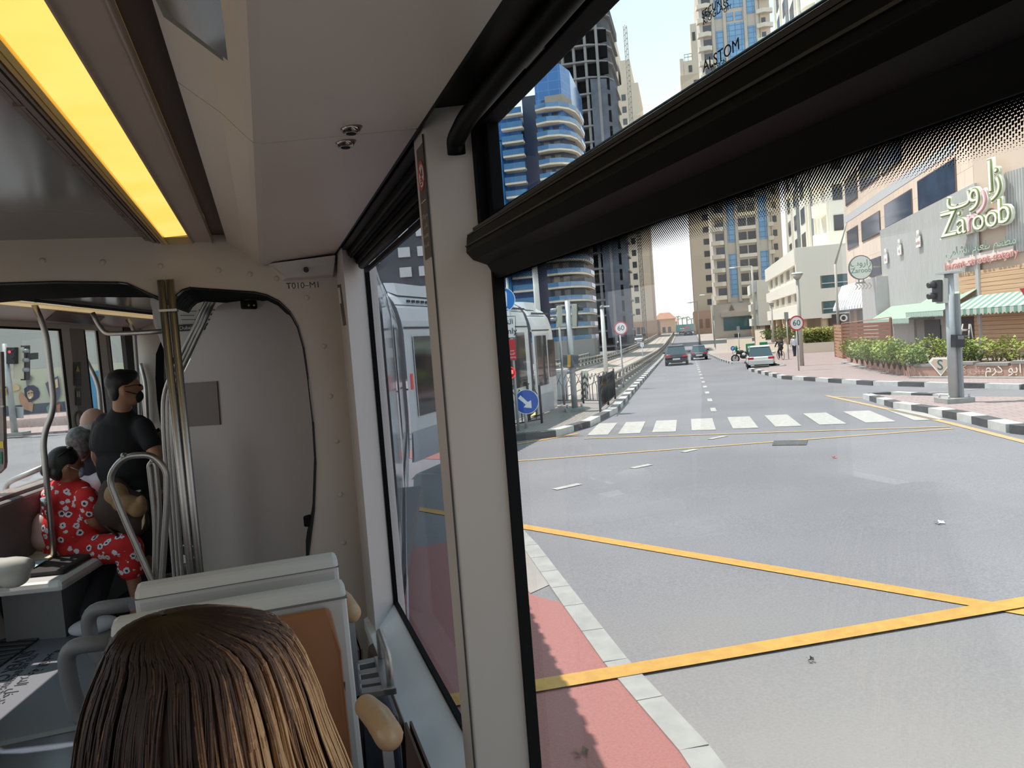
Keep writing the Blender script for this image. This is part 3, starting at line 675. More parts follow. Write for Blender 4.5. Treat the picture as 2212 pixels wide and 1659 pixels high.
# 3 -- blue glass tower with balconies
b = Bld('glass_tower', 'blue glass tower with stacked cream edged balconies, furthest left', 95, -17.2, -3)
b.box('curtain_wall', -5.2, 3.2, 1.5, 16, 0, 31, bluecw); b.mesh('side_wall', MB().ext([(.2, .8, 30), (3.6, .8, 30), (4.4, 4, 30), (4.4, 16, 30), (.2, 16, 30)], (0, 0, 9.4)), bluecw)
b.mesh('crown_band', MB().ext([(1.4, .76, 33.5), (3.65, .76, 33.5), (4.45, 4, 33.5), (4.4, 4, 33.5), (3.6, .82, 33.5), (1.4, .82, 33.5)], (0, 0, 2.1)), mat('louvre_tan', (150, 142, 130), .6))
b.box('recess', -1.6, .3, .9, 8, 0, 36, mat('recess_blue_dark', (28, 44, 72), .15, spec=.7)); b.box('curtain_wall', -5.2, -2, 1, 16, 31, 34.5, bluecw)
dw = mat('balcony_wall_dark', (50, 64, 82), .3)
b.mesh('balcony_wall', MB().ext([(.3, .9, 0), (3.4, .9, 0), (4.6, 3.2, 0), (4.6, 15, 0), (.3, 15, 0)], (0, 0, 30)), dw)
arc = [(.2, .6), (.25, -.3), (1.7, -.75), (3.2, -.35), (4.4, .9), (5.0, 2.6), (5.2, 5), (5.2, 9), (4.4, 9), (.3, 1.4)]
FS = 1.74
for k in range(18):
    z = 4.0+k*FS
    f_ = b.mesh('balcony', MB().ext([(x, y, z) for x, y in arc], (0, 0, .24)), slab)
    g = MB()
    for (xa, ya), (xb, yb) in zip(arc[1:7], arc[2:8]): g.fb((xa, ya, z+.24), (xb-xa, yb-ya, 0), ((yb-ya)*.02, -(xb-xa)*.02, 0), (0, 0, .55))
    b.mesh('balustrade', g, bglass, f_)
    f2 = b.box('balcony', -4.4, -1.6, -.1, 1.5, z, z+.26, slab); b.box('balustrade', -4.42, -1.58, -.14, -.08, z+.26, z+.95, bglass, f2)
    f3 = b.box('balcony', -7.3, -5.7, 1.3, 2.6, z-.3, z-.05, slab); b.box('balustrade', -7.3, -5.7, 1.26, 1.32, z-.05, z+.62, bglass, f3)
b.many('window', [(x, x+.8, .8, 1.0, 4.4+k*FS, 5.6+k*FS) for k in range(18) for x in (.9, 2.2)], win)
b.box('fin', -5.6, -4.6, -.2, 2, 0, 30.5, mat('fin_blue', (58, 128, 190), .2)); b.box('back_block', -9.6, -5.6, 2.6, 14, 0, 28, mat('block_cream', (208, 200, 186), .8))
b.many('window', [(x, x+.5, 2.5, 2.7, 5+k*1.9, 6.0+k*1.9) for k in range(12) for x in (-9.0, -8.1)], win); b.box('podium', -16, 6, -2, 1, 0, 4.2, mat('podium_grey', (150, 146, 142), .7)); b.done()
# 3b -- dark facade seen through the narrow window
p_ = at(860, 700, 70); b = Bld('apartment_tower', 'dark grey tower with rows of white window boxes, seen through the narrow window', 0, 0, loc=(p_.x, p_.y, -3), rz=-PSI)
b.box('wall', -9, 4.2, 0, 12, 0, 42, mat('dark_facade', (92, 94, 100), .6, var=.06, scale=.3)); wbx = mat('white_box', (222, 222, 220), .6)
b.many('window_box', [(x, x+1.1, -.3, .1, 4+k*1.85, 4.9+k*1.85) for k in range(16) for x in (.6, 2.4)], wbx); b.many('balcony', [(-3.6, -1.2, -.9, .1, 3.6+k*1.85, 4.0+k*1.85) for k in range(16)], wbx); b.many('balcony', [(-8, -5.4, -.9, .1, 3.6+k*1.85, 4.0+k*1.85) for k in range(16)], wbx); b.done()
# 4 -- beige tower right of the road end
b = Bld('apartment_tower', 'plain beige tower with one column of windows, right of the road end', 190, 6.4, -3)
b.box('wall', -4.0, 4.5, 0, 20, 0, 66, sand); b.box('wall', -3.1, 4.5, .6, 20, 66, 69.5, sandl); b.box('wall', -3.9, -3.0, .6, 20, 66, 70.2, sandl); b.box('wall', -1.0, .6, .6, 16, 69.5, 78, sandl); b.box('wall', .6, 2.4, .6, 16, 69.5, 86, sand)
b.many('window', [(-.9, .4, -.06, .2, 10+k*2.95, 11.4+k*2.95) for k in range(19)], win); b.many('window', [(-1.9, -1.1, .5, .7, 66.7, 68.3)], win); b.many('window', [(-.6, .1, .5, .7, 74, 76)], win)
rl = MB(); 
for z in (70.3, 71.0): rl.box(-2.8, -.9, .6, .7, z, z+.12)
for x in (-2.8, -1.9, -1.0): rl.box(x, x+.1, .6, .7, 69.5, 71.1)
b.mesh('railing', rl, mat('rail_grey', (140, 146, 150), .5)); b.box('pilaster', 2.0, 4.6, -.4, 2, 0, 66, sand)
b.box('podium', -4.4, 6, -3.2, 20, 0, 8.6, mat('podium_brown', (190, 152, 128), .8)); b.many('podium_arch', [(-3.4+k*1.7, -2.4+k*1.7, -3.27, -3.1, 4.4, 6.6) for k in range(4)], mat('arch_brown', (150, 116, 98), .8)); b.done()
# 5 -- grey-beige residential tower with glazed bays
b = Bld('residential_tower', 'tall grey residential tower with blue glazed bays and white balconies, right of the road', 150, 12.3, -3)
X0, X1 = -6.3, 6.3; H = 92
b.box('wall', X0, X1, 0, 16, 0, H, tgrey); b.box('wall', 4.6, X1+.1, -.15, 16, 0, H, sand)
for x in (X0, -4.1, -2.0, 1.75, 3.85): b.box('pilaster', x-.0, x+.55, -.35, .2, 9, H, tgrey)
rows = [9.6+k*2.62 for k in range(31)]
b.many('window', [(-5.7, -4.2, -.05, .2, z+.5, z+2.2) for z in rows], win); b.many('window', [(-1.4, .05, -.05, .2, z+.5, z+2.1) for z in rows[:12]]+[(.3, 1.7, -.05, .2, z+.5, z+2.1) for z in rows[:12]], win)
b.many('window', [(4.85, 5.6, -.2, .1, z+.7, z+1.9) for z in rows[:20]], win)
for k in range(8): z = 9.6+k*10.5; b.box('glazed_bay', -3.4, -2.15, -.12, .2, z+.4, z+8.6, bluew2); b.box('glazed_bay', 2.35, 3.75, -.12, .2, z+.4, z+8.6, bluew2)
for k in range(5): z = 44+k*9.8; b.box('glazed_bay', -1.3, 1.7, -.12, .2, z+.4, z+7.4, winb if False else bluew2); b.many('window', [(-1.3+1.6*j, -.1+1.6*j, -.1, .2, z+7.9, z+9.4) for j in range(2)], bluew2)
for k in range(31):
    z = rows[k]
    f_ = b.mesh('balcony', MB().ext([(X0-.55, .4, z), (X0-.35, -.7, z), (-4.9, -1.0, z), (-4.2, -.5, z), (-4.2, .3, z)], (0, 0, .8)), slab)
    b.mesh('balcony', MB().ext([(3.9, .3, z), (4.0, -.6, z), (5.3 if k > 12 else 4.8, -1.0, z), (6.9 if k > 12 else 5.0, -.4, z), (6.9 if k > 12 else 5.0, .3, z)], (0, 0, .75)), slab)
    if k < 13: b.box('balcony', -1.5, 1.75, -.5, .1, z-.1, z+.55, slab)
b.box('podium', -7.4, 6.4, -5, 0, 0, 8.6, tgrey); b.box('podium_window', -5.4, .6, -5.1, -4.9, 3.6, 6.0, wing); b.box('canopy', -5.8, 5, -5.8, -5, 6.2, 6.9, tgrey)
b.mesh('emblem', MB().ext([(-4.3, -5.1, 7.3), (-3.3, -5.1, 7.3), (-3.8, -5.1, 8.5)], (0, -.06, 0)), mat('emblem_grey', (130, 116, 104), .6)); b.box('door', -3.6, -2.6, -5.1, -4.9, 0, 2.9, win); b.done()
# 6 -- white tower above the white podium
b = Bld('apartment_tower', 'white tower with rounded white balconies above the white podium', 88, 16.0, -3)
b.box('wall', 0, 16, 0, 34, 12.1, 62, whit)
zs = [14+k*3.3 for k in range(14)]
b.many('window', [(-.08, .2, 16+q*6.2, 19.6+q*6.2, z, z+2.0) for z in zs for q in range(3)], win); b.many('window', [(.4, 1.4, -.06, .2, z, z+1.7) for z in zs], win)
for q in range(2): b.box('glazed_strip', -.1, .2, 9+q*12, 11.4+q*12, 12.2, 60, mat('stair_glazing', (120, 128, 132), .2))
bw = mat('balcony_white', (246, 240, 224), .6)
for k in range(14):
    z = zs[k]-1.2
    pts = [(.2, 1.2)]+[(.2-1.5*math.sin(PI*j/8), 1.2+4.2*j/8) for j in range(1, 8)]+[(.2, 5.4)]
    b.mesh('balcony', MB().ext([(x, y, z) for x, y in pts], (0, 0, 1.25)), bw)
b.many('rib', [(-.25, .1, y, y+.3, 12.1, 62) for y in (.2, 6.2, 8.4, 12, 14.6, 27.5, 33)], whit); b.done()
# 7 -- white three storey podium, and its smaller twin behind
def podium(label, s0, t0, L, Wd, H, rows_, group=None, nw=5, front=True):
    b = Bld('office_block', label, s0, t0, None, group=group)
    b.box('wall', .5, Wd, .3, L, 3.4, H-.6, whit); b.box('parapet', 0, Wd, 0, L, H-1.7, H, whit)
    wf = 2.2 if front else Wd
    b.box('parapet', 0, wf, -.02, L, H-4.6, H-3.4, whit); b.box('parapet', 0, wf, -.02, L, H-7.2, H-5.9, whit)
    b.box('front_wall', .0, 2.3 if front else Wd, -.04, .6, 3.0, H-.02, whit)
    if front: b.box('front_wall', 2.3, Wd, -.03, .6, H-3.1, H-.03, whit); b.box('front_wall', 2.3, Wd, -.03, .6, H-5.75, H-4.4, whit); b.box('front_wall', 2.3, Wd, -.03, .6, 2.9, H-7.0, whit)
    for z in rows_: b.many('window', [(.42, .6, 1+k*(L-2)/nw, 1+(k+.72)*(L-2)/nw, z, z+1.25) for k in range(nw)], mat('window_beige_blind', (150, 140, 126), .4)); b.many('mullion', [(.25, .55, .75+k*(L-2)/nw, 1.05+k*(L-2)/nw, z-.3, z+1.6) for k in range(nw+1)], whit)
    if front:
        for z in (H-4.38, H-6.98): b.box('front_window', 2.5, Wd-.2, .0, .4, z, z+1.2, wing); b.box('sill_rail', 2.4, Wd-.1, -.16, -.08, z+.42, z+.52, mat('rail_pale', (196, 204, 208), .4))
    b.box('undercroft', 2.6, Wd, 2.2, L, 0, 3.6, mat('undercroft_brown', (140, 124, 108), .8))
    for k in range(5): b.mesh('pillar', MB().cyl((.6, .9+k*(L-2)/4, 0), (.6, .9+k*(L-2)/4, 3.5), .38, n=14), mat('pillar_tan', (196, 170, 140), .7))
    if front:
        for k in range(3): b.mesh('pillar', MB().cyl((2.6+k*3.2, .5, 0), (2.6+k*3.2, .5, 3.3), .38, n=14), mat('pillar_tan', (196, 170, 140), .7))
        b.box('shop_sign', 3.2, Wd+2, -.25, -.05, 2.35, 3.25, mat('sign_dark', (52, 36, 36), .5)); o = text('refe', .62, mat('sign_white', (230, 226, 220), .5), (Wd-.5, -.26, 2.8), (1, 0, 0), (0, 0, 1), b.r)
        mb = MB()
        for k in range(3): mb.disc((4.3+k*1.5, -.26, 2.8), (0, -1, 0), .36, .02, 20, 0, .22)
        b.mesh('sign_emblem', mb, mat('sign_white', (230, 226, 220), .5))
    b.done(); return b
podium('white three storey office block with ribbon windows and columns, behind the hedge', 82, 11.4, 30, 14, 10.4, (5.0, 7.7))
podium('smaller white office block with ribbon windows, beside the grey residential tower', 124, 11.3, 18.5, 9, 9.6, (4.6, 6.9), None, 6, False)
# 8 -- low walls and steps at the foot of the residential tower
for lb, px, w, h, d in (('long cream retaining wall left of the delivery motorcycle', (1665, 771), 5.2, 1.7, .5), ('short cream planter wall behind the white hatchback', (1662, 770), 3.6, 1.9, 1.2)): pass
cw = mat('cream_wall', (222, 206, 186), .8, var=.03, scale=1)
for lb, (pa, pb), h in (('long cream boundary wall standing behind the delivery motorcycle', ((1572, 762), (1626, 760)), 1.45), ('short cream wall between the two street lamps', ((1634, 757), (1655, 757)), 2.2), ('low cream wall behind the cyclist', ((1657, 765), (1700, 764)), .9)):
    a, c = G(*pa), G(*pb); mb = MB().fb((a.x, a.y, gz(a.x, a.y)), V((c.x-a.x, c.y-a.y, 0)), SD*.5, (0, 0, h)); 
    w_ = Th('low_wall', lb, 'wall', a); w_.part('wall_body', mb, cw); w_.part('coping', MB().fb((a.x, a.y, gz(a.x, a.y)+h), V((c.x-a.x, c.y-a.y, 0)), SD*.6, (0, 0, .12)), conc)
# far end of the road: villas, green hoarding, palms
for lb, px, w, h, rc, d in (('low brown villa with hipped roof beside the left beige tower', 1437, 6, 5.2, (150, 104, 76), 222), ('pale villa with tiled roof at the far end of the road', 1450, 4.4, 4.6, (170, 120, 84), 262)):
    p = at(px, 712, d); b = Bld('villa', lb, 0, 0, loc=(p.x, p.y, -.3)); b.box('wall', -w/2, w/2, 0, 8, 0, h, mat('villa_wall', (204, 172, 140), .8)); b.mesh('roof', MB().add([(-w/2-.5, -.5, h), (w/2+.5, -.5, h), (w/2+.5, 8.5, h), (-w/2-.5, 8.5, h), (-w/4, 4, h+2), (w/4, 4, h+2)], [(0, 1, 5, 4), (1, 2, 5), (2, 3, 4, 5), (3, 0, 4), (0, 3, 2, 1)]), mat('roof_tile%d' % rc[0], rc, .8))
    b.many('window', [(-w/2+.6+k*1.6, -w/2+1.5+k*1.6, -.05, .1, 1.2, 2.8) for k in range(int(w/1.7))], win); b.done()
fa, fb_ = at(1447, 722, 240), at(1500, 720, 240)
hb = Th('hoarding', 'green site hoarding across the far end of the road', 'hoarding', (fa.x, fa.y, .5)); mb = MB().fb((fa.x, fa.y, .4), V((fb_.x-fa.x, fb_.y-fa.y, 0)), SD*.15, (0, 0, 2.6)); hb.part('panel', mb, mat('hoarding_green', (48, 132, 118), .7))
mb = MB().fb(at(1474, 713, 239.5), at(1492, 711, 239.5)-at(1474, 713, 239.5), SD*.05, (0, 0, .9)); hb.part('red_banner', mb, mat('banner_red', (200, 60, 56), .7))
def palm(p, h, lb):
    p.z = gz(p.x, p.y)-.1; t = Th('palm_tree', lb, 'tree', p, group='palms at the far end of the road'); mb = MB().tube([p, p+V((.1, 0, h*.5)), p+V((0, 0, h))], [.25, .2, .16], 7); t.part('trunk', mb, mat('palm_trunk', (120, 100, 80), .9))
    mb = MB()
    for k in range(16):
        a = k*2.4; d = V((math.cos(a), math.sin(a), 0)); q = p+V((0, 0, h)); n = V((-d.y, d.x, 0))*.28
        up = .9-.1*(k % 5); L = [q+d*(r*2.3)+V((0, 0, up*r*2-1.9*r*r)) for r in (0, .3, .6, 1)]
        for i in range(3):
            w0, w1 = (.3, 1, .8, .05)[i], (.3, 1, .8, .05)[i+1]; mb.add([L[i]-n*w0, L[i]+n*w0, L[i+1]+n*w1, L[i+1]-n*w1], [(0, 1, 2, 3)])
    t.part('frond_crown', mb, mat('palm_green', (92, 116, 74), .8, var=.2, scale=1))
for k, px in enumerate((1458, 1466, 1475, 1485, 1495)): palm(at(px, 716, 270+26*(k % 3)), 4.6+.9*((k*7) % 4)/2, 'small palm tree behind the green hoarding at the road end')
# ================================================================ STREET FURNITURE
class Fr(Th):
    """a thing standing at a ground pixel; p(px,py,dy) gives the world point that many metres behind its facing plane"""
    def __init__(s, name, label, cat, px, py, group=None, base=None, d=None, h0=0.):
        s.b = base if base is not None else G(px, py)
        if d is not None: s.b = at(px, py, d); s.b.z = gz(s.b.x, s.b.y)
        s.b = s.b+V((0, 0, h0)); s.d = s.b.dot(FH); Th.__init__(s, name, label, cat, s.b, -PSI, group)
    def p(s, px, py, dy=0.): return at(px, py, s.d)+FH*dy
    def u(s, px): return px*s.d/FPX     # pixels -> metres
    def up(s, px, py): q = at(px, py, s.d); return V((s.b.x, s.b.y, q.z))
galv = mat('galvanised', (176, 178, 178), .45, .35, var=.06, scale=4); lampw = mat('lamp_post_white', (206, 204, 198), .55); lampg = mat('lamp_post_grey', (168, 164, 156), .55)
blk = mat('signal_black', (34, 35, 38), .45); sback = mat('signal_back_cream', (182, 178, 160), .6); signb = mat('sign_blue', (20, 116, 196), .45); signb2 = mat('sign_blue_deep', (36, 88, 178), .45)
signw = mat('sign_white_sheet', (228, 228, 226), .5); signr = mat('sign_red', (200, 50, 54), .5); signk = mat('sign_ink', (34, 34, 38), .5); R0 = V((math.cos(PSI), -math.sin(PSI), 0))
# -- 60 signs
def sixty(label, px, py, pyb, r, d=None, pxb=None):
    f = Fr('speed_limit_sign', label, 'road sign', pxb or px, pyb, 'round 60 speed signs', d=d)
    c = f.p(px, py); R = f.u(r)
    f.part('post', MB().cyl(f.b, f.up(px, py-r*.7)+FH*.03, .035, n=8), galv)
    pt = f.part('plate', MB().disc(c+V((f.b.x-c.x, f.b.y-c.y, 0))*0, -FH, R, .01), signw)
    c = c-FH*.011
    f.part('red_ring', MB().disc(c, -FH, R, .004, 32, 0, R*.82), signr, parent=None); f.txt('60', R*1.05, signk, c-FH*.003, R0, Z, name='number')
sixty('round 60 sign on a thin post beside the right pavement', 1720.5, 698, 806, 16.3, None, 1726)
sixty('round 60 sign on a thin post between the bridge barriers', 1341, 709, 800, 14.6, 33, 1345)
# -- right traffic signal
f = Fr('traffic_signal', 'traffic signal on a thick grey pole on the right refuge, its black head facing left', 'traffic signal', 2062, 880, h0=.12)
b0 = f.b; f.part('pole', MB().cyl(b0, f.up(2045, 590), f.u(10.5), f.u(9), 16), galv)
f.part('pole_joint', MB().box(b0.x+.03, b0.x+.09, b0.y-.20, b0.y-.1, b0.z, b0.z+2.6), mat('joint_grey', (140, 142, 144), .5))
f.part('plinth', MB().ext([b0+R0*x+FH*y for x, y in ((-.33, -.28), (.33, -.28), (.33, .28), (-.33, .28))], (0, 0, .12)), conc)
mb = MB()
for x, y in ((-.24, -.2), (.24, -.2), (.24, .2), (-.24, .2)): q = b0+R0*x+FH*y; mb.cyl(q+V((0, 0, .1)), q+V((0, 0, .2)), .02, n=6)
f.part('anchor_bolts', mb, galv)
hd = MB().fb(f.p(2021, 652, -.1), f.p(2031, 652)-f.p(2021, 652), FH*.26, f.p(2021, 605)-f.p(2021, 652)); hh = f.part('signal_head', hd, blk, .01)
f.part('back_plate', MB().fb(f.p(2031, 655, -.13), f.p(2041, 655)-f.p(2031, 655), FH*.34, f.p(2031, 602)-f.p(2031, 655)), mat('plate_pale', (188, 184, 176), .6))
for py in (613, 637): f.part('visor', MB().tube([f.p(2022, py+3, .03), f.p(2013, py+2, .03), f.p(2006, py+4, .03)], [f.u(7.5), f.u(7), f.u(6)], 12, 0, False, True), blk)
f.part('push_box', MB().fb(f.p(2047, 750, -.32), f.p(2067, 750)-f.p(2047, 750), FH*.2, f.p(2047, 723)-f.p(2047, 750)), blk, .008); f.part('push_plate', MB().fb(f.p(2051, 733, -.335), f.p(2064, 733)-f.p(2051, 733), FH*.02, f.p(2051, 725)-f.p(2051, 733)), mat('plate_mid', (110, 112, 116), .5))
f.part('pole_cap', MB().box(f.up(2045, 590).x-.2, f.up(2045, 590).x+.2, b0.y-.2, b0.y+.2, f.up(2045, 590).z-.02, f.up(2045, 590).z+.02), galv)
# -- left traffic signal
f = Fr('traffic_signal', 'traffic signal with two cream backed heads on the left island', 'traffic signal', 1243, 897, h0=.13)
b0 = f.b; f.part('pole', MB().cyl(b0, f.up(1222, 650), f.u(6.6), f.u(5.6), 16), galv)
f.part('rear_post', MB().cyl(f.p(1224, 880, .9)+V((0, 0, 0)), f.p(1210, 662, .9), f.u(2.4), n=10), galv)
f.part('plinth', MB().ext([b0+R0*x+FH*y for x, y in ((-.3, -.25), (.3, -.25), (.3, .25), (-.3, .25))], (0, 0, .1)), conc)
mb = MB()
for x, y in ((-.22, -.18), (.22, -.18), (.22, .18), (-.22, .18)): q = b0+R0*x+FH*y; mb.cyl(q+V((0, 0, .08)), q+V((0, 0, .2)), .025, n=6)
f.part('anchor_bolts', mb, galv)
f.part('signal_head', MB().fb(f.p(1204, 707, .1), f.p(1215, 707)-f.p(1204, 707), FH*.3, f.p(1204, 660)-f.p(1204, 707)), sback, .01)
for py in (669, 689): f.part('visor', MB().tube([f.p(1204, py, .2), f.p(1190, py+1, .2)], [f.u(4.6), f.u(3.8)], 10), mat('visor_pale', (150, 156, 160), .4))
f.part('signal_head', MB().fb(f.p(1236, 705, -.1), f.p(1246, 705)-f.p(1236, 705), FH*.3, f.p(1236, 657)-f.p(1236, 705)), sback, .01); f.part('front_plate', MB().fb(f.p(1246, 705, -.12), f.p(1248, 705)-f.p(1246, 705), FH*.34, f.p(1246, 657)-f.p(1246, 705)), blk)
for py in (666, 687): f.part('visor', MB().tube([f.p(1247, py, .05), f.p(1253, py, .05), f.p(1260, py+1, .05)], [f.u(6.5), f.u(5.5), f.u(4)], 12), blk)
f.part('bracket', MB().fb(f.p(1212, 662, 0), f.p(1240, 660)-f.p(1212, 662), FH*.05, V((0, 0, .05))).fb(f.p(1212, 704, 0), f.p(1240, 703)-f.p(1212, 704), FH*.05, V((0, 0, .05))), galv)
f.part('push_box', MB().fb(f.p(1216, 793, -.25), f.p(1248, 793)-f.p(1216, 793), FH*.3, f.p(1216, 766)-f.p(1216, 793)), mat('push_grey', (84, 86, 92), .5), .01); f.part('yellow_plate', MB().fb(f.p(1224, 792, -.27), f.p(1231, 792)-f.p(1224, 792), FH*.02, f.p(1224, 766)-f.p(1224, 792)), mat('push_yellow', (200, 156, 70), .5))
# -- tram-only sign cluster
f = Fr('tram_sign', 'blue round tram sign over white Tram Only and red plates on one post, left island', 'road sign', 1121, 942, h0=.13)
f.part('post', MB().cyl(f.b, f.up(1096, 600), f.u(3), n=10), galv)
c = f.p(1087, 648, -.06); f.part('disc', MB().disc(c, -FH, f.u(25.5), .01, 36), signb); f.part('rim', MB().disc(c-FH*.004, -FH, f.u(26), .01, 36, 0, f.u(24.6)), signw)
tm = MB(); o_ = c-FH*.012
def seg(pts, w, m_, off=.012): 
    for (xa, ya), (xb, yb) in zip(pts[:-1], pts[1:]):
        A, B = f.p(xa, ya, -.06)-FH*off, f.p(xb, yb, -.06)-FH*off; d = (B-A).normalized(); n = d.cross(FH)*w; m_.fb(A-n, B-A, n*2, FH*.003)
seg([(1076, 630), (1091, 630), (1093, 633), (1094, 661), (1091, 664), (1072, 664), (1070, 661), (1072, 633), (1076, 630)], .018, tm); seg([(1089, 640), (1090, 652), (1076, 652), (1076, 640), (1089, 640)], .012, tm); seg([(1066, 668), (1099, 668)], .012, tm); f.part('tram_pictogram', tm, signw)
def plate(pa, pb, m_, name, tilt=0): return f.part(name, MB().fb(f.p(pa[0], pb[1], -.05), f.p(pb[0], pb[1])-f.p(pa[0], pb[1]), FH*.012, V((0, 0, f.p(pa[0], pa[1]).z-f.p(pa[0], pb[1]).z))), m_)
plate((1071, 682), (1114, 730), signw, 'white_plate'); bd = MB()
for a, b_ in ((( 1072, 684), (1113, 683)), ((1113, 683), (1114, 729)), ((1114, 729), (1073, 731))): seg([a, b_], .006, bd, -.0)
f.part('plate_border', bd, signk); f.txt('ﻡﺍﺮﺘﻟﺍ', .19, signk, f.p(1092, 696, -.065), R0, Z, name='arabic_lettering'); f.txt('Only', .21, signk, f.p(1099, 716, -.065), R0, Z, align='CENTER', name='lettering')
plate((1075, 733), (1116, 778), signr, 'red_plate')
for k, t_ in enumerate(('ﻉﻮﻨﻤﻣ', 'ﺔﻃﺎﺸﻟﺍ', 'violators')): f.txt(t_, .075, signw, f.p(1103, 757+k*7.5, -.065), R0, Z, name='small_lettering')
f.part('red_lamp', MB().disc(f.p(1100, 805, -.06), -FH, f.u(14), .02, 28), mat('lamp_red_dark', (150, 24, 30), .4)); f.part('red_lamp_ring', MB().disc(f.p(1100, 805, -.085), -FH, f.u(14), .01, 32, 0, f.u(11.5)), mat('lamp_red', (255, 60, 66), .4, emit=.6))
mb = MB(); seg([(1101, 803), (1109, 803)], .05, mb, .045); f.part('red_lamp_mark', mb, mat('lamp_pink', (255, 130, 130), .4, emit=.6))
# -- keep right sign
f = Fr('keep_right_sign', 'blue round sign with a white arrow pointing down right, on a low post', 'road sign', 1138, 936, h0=.13)
f.part('post', MB().cyl(f.b, f.up(1137, 870)+FH*.03, .04, n=10), galv); c = f.p(1137, 867.5, -.05)
f.part('disc', MB().disc(c, -FH, f.u(26.5), .012, 40), signb2); f.part('rim', MB().disc(c-FH*.004, -FH, f.u(26.8), .01, 40, 0, f.u(25.6)), signw)
ar = [(1119, 862), (1126, 853), (1137, 862.5), (1142, 857), (1150, 882), (1126, 880), (1132, 873)]; ar = [(1119, 860), (1124, 853.5), (1140, 868), (1147, 864), (1148.5, 881), (1131, 879.5), (1135.5, 873.5)]
f.part('arrow', MB().ext([f.p(x, y, -.05)-FH*.013 for x, y in ar], -FH*.003), signw)
# -- white lamp poles
f = Fr('street_lamp', 'tall thick white pole rising behind the left island fence', 'street lamp', 1177, 876); f.part('pole', MB().cyl(f.b, f.up(1152, 440), f.u(7), f.u(5.6), 14), lampw); f.part('base_collar', MB().cyl(f.b, f.b+V((0, 0, .5)), f.u(10), f.u(8), 14), lampw)
f = Fr('camera_pole', 'white pole with a small surveillance camera on top, between the barriers', 'camera pole', 1311, 826, d=33.5)
f.part('pole', MB().cyl(f.b, f.up(1300, 668), f.u(5.2), f.u(3.8), 12), lampw); f.part('camera_dome', MB().ell(f.up(1299, 664), (f.u(4.5),)*3, 12, 8), mat('dome_dark', (120, 124, 130), .3)); q = f.up(1300, 664); f.part('camera_arm', MB().fb(q, R0*f.u(17), FH*.1, V((0, 0, .07))), lampw)
# -- trumpet lamps and cobra lamps
def trumpet(label, px, py, pxb, pyb, r, w, d=None):
    f = Fr('street_lamp', label, 'street lamp', pxb, pyb, 'conical head lamps', d=d); t = f.up(px, py)
    f.part('pole', MB().cyl(f.b, t, f.u(w), f.u(w*.7), 12), lampg); f.part('lamp_shade', MB().cyl(t, t+V((0, 0, f.u(r*.95))), f.u(w), f.u(r), 20), lampg); f.part('lamp_lid', MB().cyl(t+V((0, 0, f.u(r*.95))), t+V((0, 0, f.u(r*1.25))), f.u(r*1.05), f.u(r*.8), 20), signw)
trumpet('large lamp post with conical head beside the right 60 sign', 1722, 604, 1733, 795, 12, 4.6)
trumpet('smaller lamp post with conical head near the cyclist', 1667, 660, 1672, 764, 6.2, 2.4)
def cobra(label, px, py, pxb, pyb, tip, w, d=None, grp='arm street lamps'):
    f = Fr('street_lamp', label, 'street lamp', pxb, pyb, grp, d=d); t = f.up(px, py); q = f.p(*tip); q = V((q.x, q.y, q.z))
    f.part('pole', MB().cyl(f.b, t, f.u(w), f.u(w*.7), 10), lampg); f.part('arm', MB().tube(rnd([t-V((0, 0, .1)), t, q], .3, 3), f.u(w*.45), 8), lampg); dv = (q-t).normalized(); f.part('lamp_head', MB().ell(q-dv*f.u(3), (f.u(7), f.u(3), f.u(1.6)), 12, 6, 0, Matrix.Rotation(-PSI, 3, 'Z')), signw)
cobra('tall street lamp with a left arm in front of the grey residential tower', 1624, 575, 1634, 752, (1578, 579), 3.2)
cobra('slim street lamp with a left arm at the right edge of the road', 1508, 651, 1512, 746, (1487, 654), 1.9)
cobra('faint far street lamp with its arm in front of the right beige tower', 1541, 636, 1545, 752, (1514, 638), 1.6)
f = Fr('street_lamp', 'grey lamp post with a slanting upper arm behind the wooden screen', 'street lamp', 1814, 764, 'arm street lamps', d=62); f.part('pole', MB().cyl(f.b, f.up(1811, 570), f.u(3.2), f.u(2.6), 10), lampg); f.part('arm', MB().cyl(f.up(1811, 571), f.p(1828, 482), f.u(2.2), f.u(1.6), 8), lampg)
for lb, px, py, pxb, pyb in (('thin grey post standing behind the right 60 sign', 1702, 690, 1704, 779), ('thin grey post left of the delivery motorcycle', 1597, 716, 1598, 767), ('short thin post beside the cream boundary wall', 1545, 690, 1546, 757)):
    f = Fr('sign_post', lb, 'post', pxb, pyb); f.part('post', MB().cyl(f.b, f.up(px, py), .035, n=8), galv)
    f.part('plate', MB().fb(f.up(px, py)-R0*.14, R0*.28, FH*.02, V((0, 0, .5))), mat('plate_back', (150, 150, 148), .5))
f = Fr('turn_sign', 'small blue round sign on the nose of the right kerb', 'road sign', 1583.5, 768); f.part('post', MB().cyl(f.b, f.up(1583, 752), .03, n=8), galv); f.part('disc', MB().disc(f.p(1583, 752.5, -.05), -FH, f.u(5.2), .01, 24), signb); ar = [(-.5, -.6), (-.2, -.6), (-.2, .2), (.15, .2), (.15, -.05), (.6, .35), (.15, .75), (.15, .5), (-.5, .5)]; cc = f.p(1583, 752.5, -.06); f.part('arrow', MB().ext([cc+R0*x*f.u(4)+Z*y*f.u(4)-FH*.003 for x, y in ar], -FH*.003), signw)
